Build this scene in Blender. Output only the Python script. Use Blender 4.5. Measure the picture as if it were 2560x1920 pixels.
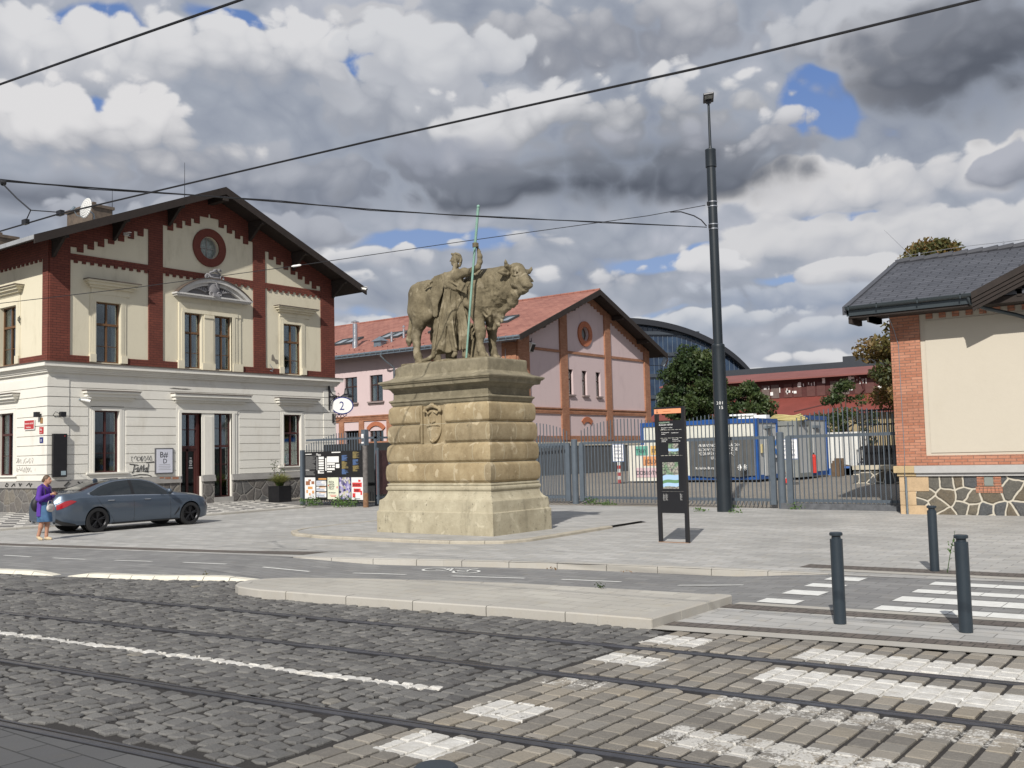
import bpy, bmesh, math, random
import numpy as np
from mathutils import Vector, Matrix
for o in list(bpy.data.objects): bpy.data.objects.remove(o)
scene = bpy.context.scene
COL = scene.collection
PI = math.pi
def R(a): return math.radians(a)

# ---------------------------------------------------------------- camera
CAMH = 1.9
TH, PITCH, ROLL, FPX = R(37.36), R(4.03), R(-1.42), 2466.0
f0 = Vector((math.cos(TH), math.sin(TH), 0)); r0 = Vector((math.sin(TH), -math.cos(TH), 0)); zz = Vector((0, 0, 1))
fw = f0*math.cos(PITCH) + zz*math.sin(PITCH); u0 = zz*math.cos(PITCH) - f0*math.sin(PITCH)
crt = r0*math.cos(ROLL) + u0*math.sin(ROLL); cup = u0*math.cos(ROLL) - r0*math.sin(ROLL)
cam = bpy.data.cameras.new('camera'); camo = bpy.data.objects.new('camera', cam); COL.objects.link(camo)
cam.sensor_width = 36; cam.lens = FPX/2560*36; cam.clip_end = 3000; cam.clip_start = 0.1
camo.matrix_world = Matrix(((crt.x, cup.x, -fw.x, 0), (crt.y, cup.y, -fw.y, 0), (crt.z, cup.z, -fw.z, CAMH), (0, 0, 0, 1)))
scene.camera = camo
scene.render.resolution_x, scene.render.resolution_y = 1024, 768
scene.view_settings.view_transform = 'Standard'; scene.view_settings.look = 'None'
scene.view_settings.exposure = 0.05; scene.view_settings.gamma = 1.0

# ---------------------------------------------------------------- sun
SUN_AZ, SUN_EL = 22.0, 37.0     # direction the light travels (degrees from +X), elevation
ld = Vector((math.cos(R(SUN_AZ))*math.cos(R(SUN_EL)), math.sin(R(SUN_AZ))*math.cos(R(SUN_EL)), -math.sin(R(SUN_EL))))
sun = bpy.data.lights.new('sun', 'SUN'); sun.energy = 4.7; sun.angle = R(0.6); sun.color = (1.0, 0.955, 0.885)
suno = bpy.data.objects.new('sun', sun); COL.objects.link(suno)
suno.rotation_euler = ld.to_track_quat('-Z', 'Y').to_euler(); suno.location = (-20, -10, 30)

# ---------------------------------------------------------------- node helper
class NT:
    def __init__(s, tree): s.t = tree; s.n = tree.nodes; s.l = tree.links
    def node(s, typ, **kw):
        n = s.n.new(typ)
        for k, v in kw.items():
            if k == 'ins':
                for i, x in v.items(): s.put(n.inputs[i], x)
            else: setattr(n, k, v)
        return n
    def put(s, inp, x):
        if hasattr(x, 'is_output'): s.l.new(x, inp)
        elif isinstance(x, bpy.types.Node): s.l.new(x.outputs[0], inp)
        else:
            if hasattr(inp.default_value, '__len__') and not hasattr(x, '__len__'): x = (x, x, x, 1)[:len(inp.default_value)]
            if hasattr(inp.default_value, '__len__') and len(inp.default_value) == 4 and len(x) == 3: x = tuple(x)+(1,)
            inp.default_value = x
    def m(s, op, a, b=0.0, c=0.0, clamp=False):
        n = s.n.new('ShaderNodeMath'); n.operation = op; n.use_clamp = clamp
        for i, x in enumerate((a, b, c)):
            s.put(n.inputs[i], x)
        return n.outputs[0]
    def vm(s, op, a, b=(0, 0, 0)):
        n = s.n.new('ShaderNodeVectorMath'); n.operation = op; s.put(n.inputs[0], a)
        if op == 'SCALE': s.put(n.inputs[3], b)
        else: s.put(n.inputs[1], b)
        return n.outputs['Value'] if op in ('DOT_PRODUCT', 'LENGTH', 'DISTANCE') else n.outputs[0]
    def noise(s, vec, scale, detail=4, rough=.55, dist=0.0, out=0):
        n = s.node('ShaderNodeTexNoise', ins={'Scale': scale, 'Detail': detail, 'Roughness': rough, 'Distortion': dist})
        if vec is not None: s.put(n.inputs['Vector'], vec)
        return n.outputs[out]
    def ramp(s, fac, pts, interp='LINEAR'):
        n = s.n.new('ShaderNodeValToRGB'); n.color_ramp.interpolation = interp; e = n.color_ramp.elements
        while len(e) < len(pts): e.new(.5)
        for i, (p, c) in enumerate(pts):
            e[i].position = p
            e[i].color = (c, c, c, 1) if not hasattr(c, '__len__') else tuple(c)+(1,)*(4-len(c))
        s.put(n.inputs[0], fac); return n.outputs[0]
    def mix(s, fac, a, b, blend='MIX'):
        n = s.n.new('ShaderNodeMix'); n.data_type = 'RGBA'; n.blend_type = blend
        s.put(n.inputs[0], fac); s.put(n.inputs[6], a); s.put(n.inputs[7], b); return n.outputs[2]
    def sep(s, v):
        n = s.n.new('ShaderNodeSeparateXYZ'); s.put(n.inputs[0], v); return n.outputs
    def comb(s, x, y, z):
        n = s.n.new('ShaderNodeCombineXYZ')
        for i, v in enumerate((x, y, z)): s.put(n.inputs[i], v)
        return n.outputs[0]
    def smooth(s, x, a, b):
        n = s.n.new('ShaderNodeMapRange'); n.interpolation_type = 'SMOOTHSTEP'
        s.put(n.inputs[0], x); n.inputs[1].default_value = a; n.inputs[2].default_value = b; return n.outputs[0]

# ---------------------------------------------------------------- sky
world = bpy.data.worlds.new('World'); scene.world = world; world.use_nodes = True
world.cycles.sampling_method = 'MANUAL'; world.cycles.sample_map_resolution = 256
def sky_ae(x, y):      # photograph position -> azimuth and elevation of that piece of sky
    a = math.atan((x-1280)/FPX); return a, math.atan((1134-.0247*(x-1280)-y)/FPX*math.cos(a))
def build_sky():
    w = NT(world.node_tree); w.n.clear()
    out = w.node('ShaderNodeOutputWorld'); bg = w.node('ShaderNodeBackground')
    sky = w.node('ShaderNodeTexSky', sky_type='NISHITA', sun_disc=False)
    sky.sun_elevation = R(SUN_EL); sky.sun_rotation = R(90-(SUN_AZ+180)); sky.air_density = 1.0; sky.dust_density = 0.6
    d = w.node('ShaderNodeTexCoord').outputs['Generated']
    cp = w.vm('DOT_PRODUCT', d, tuple(r0)); cf = w.vm('DOT_PRODUCT', d, tuple(f0)); cz = w.sep(d)[2]
    az = w.m('ARCTAN2', cp, cf); el = w.m('ARCSINE', cz)
    ang = w.comb(az, w.m('MULTIPLY', el, 1.35), 0.0)
    def n2(vec, sc, det, rough=.55, out_=0):
        n = w.node('ShaderNodeTexNoise', noise_dimensions='2D', ins={'Scale': sc, 'Detail': det, 'Roughness': rough}); w.put(n.inputs['Vector'], vec); return n.outputs[out_]
    def v2(vec, sc):
        n = w.node('ShaderNodeTexVoronoi', voronoi_dimensions='2D', feature='F1', ins={'Scale': sc}); w.put(n.inputs['Vector'], vec); return n.outputs['Distance']
    wob = n2(ang, 6.5, 2, .6, 1)
    aw = w.vm('ADD', ang, w.vm('SCALE', w.vm('SUBTRACT', wob, (.5, .5, .5)), .055))
    big = n2(aw, 6.0, 6, .58)
    bil = w.m('SUBTRACT', .42, w.m('ADD', w.m('MULTIPLY', v2(aw, 15.0), .55), w.m('MULTIPLY', v2(aw, 41.0), .45)))
    nz = w.m('ADD', w.m('MULTIPLY', w.m('SUBTRACT', big, .5), 1.5), w.m('MULTIPLY', bil, .85))
    sa = w.sep(aw); px, py = sa[0], w.m('DIVIDE', sa[1], 1.35)
    # thin cloud sheet with blue gaps
    hz = w.ramp(cz, [(0.0, (.52, .57, .66)), (.12, (.40, .49, .66)), (.35, (.19, .31, .62)), (1.0, (.16, .27, .55))])
    blue = w.mix(.8, w.mix(1.0, sky.outputs[0], (.075, .105, .16), 'MULTIPLY'), hz)
    gap = None
    for (x, y, rx, ry, k) in SKY_GAPS:
        a_, e_ = sky_ae(x, y); dx = w.m('DIVIDE', w.m('SUBTRACT', px, a_), rx/FPX); dy = w.m('DIVIDE', w.m('SUBTRACT', py, e_), ry/FPX)
        q = w.m('MULTIPLY', w.m('POWER', 2.718, w.m('MULTIPLY', w.m('ADD', w.m('MULTIPLY', dx, dx), w.m('MULTIPLY', dy, dy)), -1.0)), k); gap = q if gap is None else w.m('MAXIMUM', gap, q)
    sheet = w.ramp(w.m('ADD', .5, w.m('MULTIPLY', nz, .9)), [(.0, (.33, .37, .46)), (.35, (.44, .48, .56)), (.65, (.55, .58, .66)), (1.0, (.68, .70, .75))])
    open_ = w.smooth(w.m('ADD', w.m('MULTIPLY', nz, -.9), w.m('SUBTRACT', w.m('MULTIPLY', gap, 1.5), .46)), .0, .45)
    col = w.mix(open_, sheet, blue)
    for (x, y, rx, ry, base, top, lift) in SKY_CLOUDS:
        a_, e_ = sky_ae(x, y)
        dx = w.m('DIVIDE', w.m('SUBTRACT', px, a_), rx/FPX); dy = w.m('DIVIDE', w.m('SUBTRACT', py, e_), ry/FPX)
        q = w.m('ADD', w.m('MULTIPLY', dx, dx), w.m('MULTIPLY', dy, dy))
        dk = sum(base) < .75; dd = w.m('ADD', w.m('SUBTRACT', 1.1 if dk else 1.0, q), w.m('MULTIPLY', nz, 1.5 if dk else 2.2))
        soft = w.m('ADD', 1.05 if dk else .36, w.m('MULTIPLY', w.m('MAXIMUM', w.m('MULTIPLY', dy, -1.0), 0.0), 1.3))
        mask = w.m('DIVIDE', dd, soft, clamp=True); mask = w.m('MULTIPLY', mask, w.m('MULTIPLY', mask, w.m('SUBTRACT', 3.0, w.m('MULTIPLY', mask, 2.0))))
        sh = w.m('ADD', w.m('ADD', .5+lift, w.m('MULTIPLY', dy, .55)), w.m('ADD', w.m('MULTIPLY', nz, .75), w.m('MULTIPLY', dx, -.06)), clamp=True)
        c = w.mix(w.smooth(sh, .12, .95), base, top)
        col = w.mix(mask, col, c)
    w.put(bg.inputs[0], col); bg.inputs[1].default_value = SKY_STRENGTH
    w.l.new(bg.outputs[0], out.inputs[0])
W_, LG, MG, DG, VD = (.86, .86, .88), (.52, .545, .61), (.30, .325, .39), (.165, .185, .235), (.10, .115, .15)
SKY_GAPS = [(240, 30, 130, 45, 1.1), (1090, 590, 190, 34, 1.0), (2075, 245, 80, 66, 1.6), (575, 18, 90, 26, .9), (300, 250, 80, 26, .9), (1680, 645, 160, 26, .9), (2150, 520, 120, 18, .8), (2330, 612, 140, 22, .8), (950, 150, 80, 30, .7), (1190, 195, 60, 24, .6), (1800, 612, 90, 18, .7), (40, 250, 50, 34, .5), (1560, 790, 200, 16, .5), (2050, 700, 160, 20, .6), (900, 800, 160, 26, .5)]
SKY_CLOUDS = [   # x, y, half width, half height, base colour, top colour, brightness shift
    (120, 120, 330, 120, LG, W_, -.05), (1450, 70, 560, 120, MG, (.66, .67, .71), .0), (1050, 260, 380, 150, (.36, .39, .46), (.70, .72, .77), .0), (2150, 60, 200, 120, MG, (.66, .68, .73), .1),
    (640, 150, 300, 125, (.40, .43, .50), W_, .06), (1120, 130, 240, 110, LG, (.80, .81, .84), .0), (2240, 590, 420, 80, LG, (.80, .80, .82), .05), (930, 640, 200, 40, LG, W_, .10), (700, 440, 420, 110, (.26, .29, .36), LG, .0),
    (280, 330, 330, 125, MG, (.90, .89, .90), .20), (60, 480, 380, 60, DG, (.40, .43, .50), -.05), (480, 560, 420, 60, MG, LG, .0), (2260, 440, 360, 90, LG, (.86, .85, .86), .12),
    (1560, 280, 420, 120, (.29, .315, .37), W_, .03), (1130, 405, 260, 70, DG, (.42, .45, .53), .0), (1640, 390, 500, 110, (.15, .17, .21), (.50, .52, .59), -.10), (1960, 330, 130, 75, MG, (.80, .80, .83), .1), (1480, 465, 600, 66, VD, (.24, .265, .32), -.1),
    (2330, 190, 250, 140, DG, (.74, .74, .77), .0), (2480, 150, 340, 170, VD, (.26, .28, .33), -.1), (2560, 400, 90, 50, MG, (.55, .57, .64), 0),
    (1500, 690, 230, 52, LG, W_, .12), (1790, 655, 100, 38, LG, W_, .22), (870, 700, 90, 45, LG, W_, .25), (1300, 600, 160, 40, LG, (.78, .79, .82), .1), (1950, 760, 330, 60, (.36, .42, .54), (.62, .66, .74), .0), (2040, 905, 120, 22, LG, W_, .3), (1700, 820, 300, 40, (.40, .46, .57), (.78, .80, .84), .1), (2150, 680, 200, 36, LG, (.82, .82, .84), .1),
    (2200, 840, 260, 34, (.38, .44, .55), (.70, .73, .79), 0), (1350, 760, 160, 40, (.40, .45, .55), (.74, .76, .81), .05), (980, 860, 200, 60, LG, (.80, .81, .84), .1), (560, 700, 500, 60, (.36, .41, .50), (.66, .69, .75), 0), (1850, 960, 300, 26, LG, (.84, .85, .87), .15)]
SKY_STRENGTH = .78
build_sky()

# ---------------------------------------------------------------- materials
MATS = {}
def new_mat(name):
    m = bpy.data.materials.new(name); m.use_nodes = True; MATS[name] = m
    t = NT(m.node_tree); b = t.n.get('Principled BSDF'); return m, t, b
def wpos(t): return t.node('ShaderNodeNewGeometry').outputs['Position']
def opos(t): return t.node('ShaderNodeTexCoord').outputs['Object']
def wallvec(t):
    s = t.sep(wpos(t)); return t.comb(t.m('ADD', s[0], s[1]), s[2], 0.0)
def bump(t, b, h, strength=.4, dist=.01):
    n = t.node('ShaderNodeBump', ins={'Strength': strength, 'Distance': dist}); t.put(n.inputs['Height'], h); t.put(b.inputs['Normal'], n.outputs[0]); return n
def simple(name, col, rough=.6, metal=0.0, var=.12, scale=3.0, bmp=0.0, spec=.5, obj=False, coat=0):
    m, t, b = new_mat(name); p = opos(t) if obj else wpos(t)
    n = t.noise(p, scale, 5, .6); n2 = t.noise(p, scale*9, 3, .6)
    f = t.m('ADD', t.m('MULTIPLY', n, .7), t.m('MULTIPLY', n2, .3))
    c = t.ramp(f, [(.25, [max(0, x*(1-var)) for x in col]), (.75, [min(1, x*(1+var)) for x in col])])
    t.put(b.inputs['Base Color'], c); b.inputs['Roughness'].default_value = rough; b.inputs['Metallic'].default_value = metal
    b.inputs['Specular IOR Level'].default_value = spec
    if coat: b.inputs['Coat Weight'].default_value = coat; b.inputs['Coat Roughness'].default_value = .05
    if bmp: bump(t, b, n2, bmp, .01)
    return m
def plaster(name, col, stain=(.5, .47, .4), amt=.35, grime=.5):
    m, t, b = new_mat(name); p = wpos(t); s = t.sep(p)
    st = t.comb(t.m('MULTIPLY', t.m('ADD', s[0], s[1]), 1.3), t.m('MULTIPLY', s[2], .35), 0.0)
    n = t.noise(st, 1.4, 6, .62); n2 = t.noise(p, 9, 4, .6); n3 = t.noise(p, .7, 4, .5)
    c = t.mix(t.m('MULTIPLY', t.smooth(n, .50, .78), amt), col, tuple(a*b_ for a, b_ in zip(col, stain)))
    c = t.mix(t.m('MULTIPLY', t.smooth(n3, .35, .7), .16), c, tuple(x*.86 for x in col))
    c = t.mix(t.m('MULTIPLY', t.smooth(n2, .3, .75), .12), c, tuple(min(1, x*1.12) for x in col))
    t.put(b.inputs['Base Color'], c); b.inputs['Roughness'].default_value = .9; bump(t, b, n2, .25, .012); return m
def brickmat(name, c1, c2, mortar, w=.26, h=.085, gap=.010, bias=0.0, vec=None, offs=.5, bmp=.6, rough=.85):
    m, t, b = new_mat(name)
    v = wallvec(t) if vec is None else vec(t)
    n = t.node('ShaderNodeTexBrick', offset=offs, ins={'Scale': 1.0, 'Mortar Size': gap, 'Mortar Smooth': .3, 'Bias': bias, 'Brick Width': w, 'Row Height': h, 'Color1': c1, 'Color2': c2, 'Mortar': mortar})
    t.put(n.inputs['Vector'], v)
    p = wpos(t); no = t.noise(p, 1.1, 6, .65); no2 = t.noise(p, 14, 3, .6)
    c = t.mix(t.m('MULTIPLY', t.smooth(no, .35, .75), .45), n.outputs[0], tuple(x*.55 for x in c1))
    c = t.mix(t.m('MULTIPLY', t.smooth(no2, .4, .8), .25), c, tuple(min(1, x*1.35) for x in c2))
    t.put(b.inputs['Base Color'], c); b.inputs['Roughness'].default_value = rough
    hh = t.m('SUBTRACT', t.m('MULTIPLY', no2, .3), n.outputs[1]); bump(t, b, hh, bmp, .012); return m
def pavers(name, c1, c2, mortar, w, h, gap, blotch=.3, rot=0.0, rough=.85, bmp=.3, tint=(.8, .74, .64)):
    m, t, b = new_mat(name); p = wpos(t)
    mp = t.node('ShaderNodeMapping', ins={'Rotation': (0, 0, rot)}); t.put(mp.inputs[0], p)
    n = t.node('ShaderNodeTexBrick', offset=.5, ins={'Scale': 1.0, 'Mortar Size': gap, 'Mortar Smooth': .2, 'Brick Width': w, 'Row Height': h, 'Color1': c1, 'Color2': c2, 'Mortar': mortar})
    t.put(n.inputs['Vector'], mp.outputs[0])
    a = t.noise(p, .35, 6, .65); a2 = t.noise(p, 4.0, 6, .7); a3 = t.noise(p, 45, 3, .7); a4 = t.noise(p, 1.3, 4, .6)
    c = t.mix(t.m('MULTIPLY', t.smooth(a, .35, .7), blotch), n.outputs[0], tuple(x*.62 for x in c1))
    c = t.mix(t.m('MULTIPLY', t.smooth(a2, .48, .72), blotch), c, tuple(x*y*1.05 for x, y in zip(c2, tint)))
    c = t.mix(t.m('MULTIPLY', t.smooth(a4, .62, .70), blotch*.8), c, tuple(x*.5 for x in c1))
    c = t.mix(t.m('MULTIPLY', t.smooth(a3, .5, .8), .3), c, tuple(x*.6 for x in c1))
    t.put(b.inputs['Base Color'], c); b.inputs['Roughness'].default_value = rough
    bump(t, b, t.m('SUBTRACT', t.m('MULTIPLY', a3, .4), n.outputs[1]), bmp, .008); return m
CREAM = plaster('cream_plaster', (.64, .59, .455), amt=.45)
WHITE = plaster('white_plaster', (.70, .68, .62), (.6, .55, .46), amt=.38)
PINK = plaster('pink_plaster', (.57, .455, .455), (.72, .7, .72), amt=.45)
BEIGE = plaster('beige_plaster', (.51, .465, .385), (.85, .82, .78), amt=.2)
REDBRICK = brickmat('dark_red_brick', (.135, .034, .022), (.17, .045, .028), (.05, .014, .010), .30, .10, .010)
BRICK = brickmat('orange_brick', (.33, .135, .072), (.42, .20, .115), (.18, .12, .09), .27, .082, .010)
BRICKN = brickmat('sharp_orange_brick', (.40, .115, .05), (.50, .18, .09), (.16, .10, .07), .27, .079, .007, bmp=.9)
RINGB = simple('round_brick_surround', (.135, .034, .022), .85, var=.2, scale=6)
RINGO = simple('orange_brick_surround', (.38, .13, .065), .85, var=.25, scale=6)
WOODF = simple('brown_window_wood', (.13, .065, .028), .55, var=.3)
WOODR = simple('dark_red_window_wood', (.055, .014, .012), .45, var=.2)
WOODD = simple('dark_roof_timber', (.022, .015, .012), .8, var=.4)
TRIMG = simple('grey_stone_trim', (.30, .29, .275), .85, var=.2, scale=2, bmp=.2)
RELIEF = simple('weathered_relief_stucco', (.24, .235, .245), .8, var=.35, scale=5, bmp=.3)
METB = simple('slate_blue_painted_metal', (.085, .105, .128), .5, var=.18, scale=4)
METD = simple('dark_pole_paint', (.014, .020, .026), .42, var=.25, scale=2)
BLACKM = simple('black_metal', (.010, .010, .012), .45, var=.2)
BLACKP = simple('black_panel', (.012, .012, .014), .35, var=.2)
ZINC = simple('zinc_sheet', (.26, .31, .35), .38, .7, var=.25, scale=3)
STEEL = simple('bright_steel', (.55, .56, .58), .3, .9, var=.1)
RAIL = simple('worn_rail_steel', (.115, .115, .125), .36, .75, var=.4, scale=2.5)
RAILD = simple('rail_groove', (.018, .016, .015), .7, var=.3)
PAINTW = simple('road_paint', (.66, .66, .63), .75, var=.16, scale=7, bmp=.3)
WHITEP = simple('white_paint', (.78, .78, .76), .5, var=.05)
CURTAIN = simple('white_curtain', (.62, .64, .66), .9, var=.15)
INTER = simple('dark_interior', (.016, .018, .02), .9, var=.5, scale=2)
RUBBER = simple('tyre_rubber', (.012, .012, .013), .75, var=.2)
GRANITE = pavers('granite_kerb', (.40, .38, .34), (.46, .44, .40), (.12, .11, .10), 6, 6, .001, .35, rough=.8)
def glassmat():
    m, t, b = new_mat('window_glass'); t.n.remove(b)
    out = t.n.get('Material Output'); tr = t.node('ShaderNodeBsdfTransparent', ins={0: (.72, .76, .75)}); gl = t.node('ShaderNodeBsdfGlossy', ins={0: (.9, .93, .95), 1: .03})
    fr = t.node('ShaderNodeFresnel', ins={0: 1.9}); mx = t.node('ShaderNodeMixShader')
    t.put(mx.inputs[0], t.m('MULTIPLY', fr.outputs[0], .62)); t.l.new(tr.outputs[0], mx.inputs[1]); t.l.new(gl.outputs[0], mx.inputs[2]); t.l.new(mx.outputs[0], out.inputs[0]); return m
GLASS = glassmat()
def glassblue():
    m, t, b = new_mat('blue_facade_glass'); b.inputs['Base Color'].default_value = (.03, .07, .13, 1); b.inputs['Roughness'].default_value = .12; b.inputs['Specular IOR Level'].default_value = .8
    n = t.noise(wpos(t), .4, 4, .6); t.put(b.inputs['Base Color'], t.ramp(n, [(.3, (.010, .020, .045)), (.7, (.03, .06, .11))])); return m
GLASSB = glassblue()

# ---------------------------------------------------------------- mesh builder
class MB:
    def __init__(s): s.v = []; s.f = []; s.m = []
    def add(s, vs, fs, mi=0):
        o = len(s.v); s.v += [tuple(p) for p in vs]; s.f += [tuple(i+o for i in f) for f in fs]; s.m += [mi]*len(fs); return s
    def box(s, x0, x1, y0, y1, z0, z1, mi=0):
        x0, x1 = sorted((x0, x1)); y0, y1 = sorted((y0, y1)); z0, z1 = sorted((z0, z1))
        return s.add([(x0, y0, z0), (x1, y0, z0), (x1, y1, z0), (x0, y1, z0), (x0, y0, z1), (x1, y0, z1), (x1, y1, z1), (x0, y1, z1)],
            [(0, 3, 2, 1), (4, 5, 6, 7), (0, 1, 5, 4), (1, 2, 6, 5), (2, 3, 7, 6), (3, 0, 4, 7)], mi)
    def prism(s, pts, ex, mi=0):
        n = len(pts); ex = Vector(ex); a = [Vector(p) for p in pts]; nr = Vector((0, 0, 0))
        for i in range(n): nr += a[i].cross(a[(i+1) % n])
        if nr.dot(ex) > 0: a.reverse()
        b = [p+ex for p in a]
        return s.add(a+b, [tuple(range(n)), tuple(range(2*n-1, n-1, -1))]+[(i, i+n, (i+1) % n+n, (i+1) % n) for i in range(n)], mi)
    def quad(s, *p, mi=0): return s.add(p, [tuple(range(len(p)))], mi)
    def cyl(s, p0, p1, r0_, r1_=None, n=16, mi=0, cap=True):
        r1_ = r0_ if r1_ is None else r1_; p0 = Vector(p0); p1 = Vector(p1); d = (p1-p0).normalized()
        a = d.orthogonal().normalized(); b = d.cross(a); vs = []
        for p, r in ((p0, r0_), (p1, r1_)):
            for i in range(n):
                t = 2*PI*i/n; vs.append(p+(a*math.cos(t)+b*math.sin(t))*r)
        fs = [(i, (i+1) % n, (i+1) % n+n, i+n) for i in range(n)]
        if cap: fs += [tuple(range(n-1, -1, -1)), tuple(range(n, 2*n))]
        return s.add(vs, fs, mi)
    def tube(s, pts, r, n=8, mi=0):
        pts = [Vector(p) for p in pts]; k = len(pts); rr = r if hasattr(r, '__len__') else [r]*k; vs = []; a = None
        for i, p in enumerate(pts):
            d = (pts[min(i+1, k-1)]-pts[max(i-1, 0)]).normalized()
            a = d.orthogonal().normalized() if a is None else (a-d*a.dot(d)).normalized()
            b = d.cross(a)
            for j in range(n):
                t = 2*PI*j/n; vs.append(p+(a*math.cos(t)+b*math.sin(t))*rr[i])
        fs = [(i*n+j, i*n+(j+1) % n, (i+1)*n+(j+1) % n, (i+1)*n+j) for i in range(k-1) for j in range(n)]
        fs += [tuple(range(n-1, -1, -1)), tuple(range((k-1)*n, k*n))]
        return s.add(vs, fs, mi)
    def lathe(s, prof, c=(0, 0, 0), n=24, mi=0):
        vs = [(c[0]+r*math.cos(2*PI*j/n), c[1]+r*math.sin(2*PI*j/n), c[2]+z) for r, z in prof for j in range(n)]; k = len(prof)
        fs = [(i*n+j, i*n+(j+1) % n, (i+1)*n+(j+1) % n, (i+1)*n+j) for i in range(k-1) for j in range(n)]
        fs += [tuple(range(n-1, -1, -1)), tuple(range((k-1)*n, k*n))]
        return s.add(vs, fs, mi)
    def sphere(s, c, r, n=12, m=8, mi=0, sc=(1, 1, 1)):
        prof = [(math.sin(PI*i/m), -math.cos(PI*i/m)) for i in range(m+1)]
        vs = [(c[0]+r*sc[0]*a*math.cos(2*PI*j/n), c[1]+r*sc[1]*a*math.sin(2*PI*j/n), c[2]+r*sc[2]*b) for a, b in prof for j in range(n)]
        return s.add(vs, [(i*n+j, i*n+(j+1) % n, (i+1)*n+(j+1) % n, (i+1)*n+j) for i in range(m) for j in range(n)], mi)
    def build(s, name, mats, parent=None, smooth=False, local=False, bevel=0, loc=None):
        if not isinstance(mats, (list, tuple)): mats = [mats]
        me = bpy.data.meshes.new(name)
        off = Vector((0, 0, 0)) if (parent is None or local) else parent_world(parent)
        if loc is not None: off = Vector(loc)
        me.from_pydata([(x-off.x, y-off.y, z-off.z) for x, y, z in s.v], [], s.f)
        for mt in mats: me.materials.append(mt)
        if len(mats) > 1: me.polygons.foreach_set('material_index', s.m)
        me.update()
        o = bpy.data.objects.new(name, me); COL.objects.link(o)
        if loc is not None and parent is None: o.location = loc
        if parent is not None: o.parent = parent
        if smooth: shade(o, 40 if smooth is True else smooth)
        if bevel:
            md = o.modifiers.new('bevel', 'BEVEL'); md.width = bevel; md.segments = 2; md.limit_method = 'ANGLE'; md.angle_limit = R(40)
        return o
def parent_world(p):
    v = Vector((0, 0, 0))
    while p is not None: v = v+p.location; p = p.parent
    return v
def shade(o, ang=40):
    me = o.data; me.polygons.foreach_set('use_smooth', [True]*len(me.polygons))
    if ang < 180: me.set_sharp_from_angle(angle=R(ang))
def tag(o, label=None, cat=None, group=None, kind=None):
    if label: o['label'] = label
    if cat: o['category'] = cat
    if group: o['group'] = group
    if kind: o['kind'] = kind
    return o
def thing(name, label, cat, loc=(0, 0, 0), group=None, rz=0):
    o = bpy.data.objects.new(name, None); COL.objects.link(o); o.location = loc; o.rotation_euler = (0, 0, rz); o.empty_display_size = .2
    return tag(o, label, cat, group)
def copy_tree(o, label=None, loc=None, rz=None, parent=None):
    c = o.copy(); COL.objects.link(c); c.parent = parent
    if label: c['label'] = label
    if loc is not None: c.location = loc
    if rz is not None: c.rotation_euler = (0, 0, rz)
    for ch in list(o.children): copy_tree(ch, parent=c)
    return c
def text_mesh(body, size, loc, rot, mat, name, parent, extrude=.002, align='LEFT', sx=1.0):
    cu = bpy.data.curves.new(name, 'FONT'); cu.body = body; cu.size = size; cu.extrude = extrude; cu.align_x = align; cu.resolution_u = 2
    tmp = bpy.data.objects.new(name, cu); COL.objects.link(tmp); dg = bpy.context.evaluated_depsgraph_get(); dg.update()
    me = bpy.data.meshes.new_from_object(tmp.evaluated_get(dg)); bpy.data.objects.remove(tmp)
    M = Matrix.Translation(Vector(loc)-(parent_world(parent) if parent else Vector())) @ rot.to_4x4() @ Matrix.Diagonal((sx, 1, 1, 1))
    me.transform(M); me.materials.clear(); me.materials.append(mat); me.name = name
    o = bpy.data.objects.new(name, me); COL.objects.link(o)
    if parent: o.parent = parent
    return o
def basis(right, up):
    r = Vector(right).normalized(); u = Vector(up).normalized(); n = r.cross(u)
    return Matrix(((r.x, u.x, n.x), (r.y, u.y, n.y), (r.z, u.z, n.z)))
FACE_X = basis((0, -1, 0), (0, 0, 1))    # writing on a face that looks towards -X
FACE_Y = basis((1, 0, 0), (0, 0, 1))     # writing on a face that looks towards -Y
rnd = random.Random(7)
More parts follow.
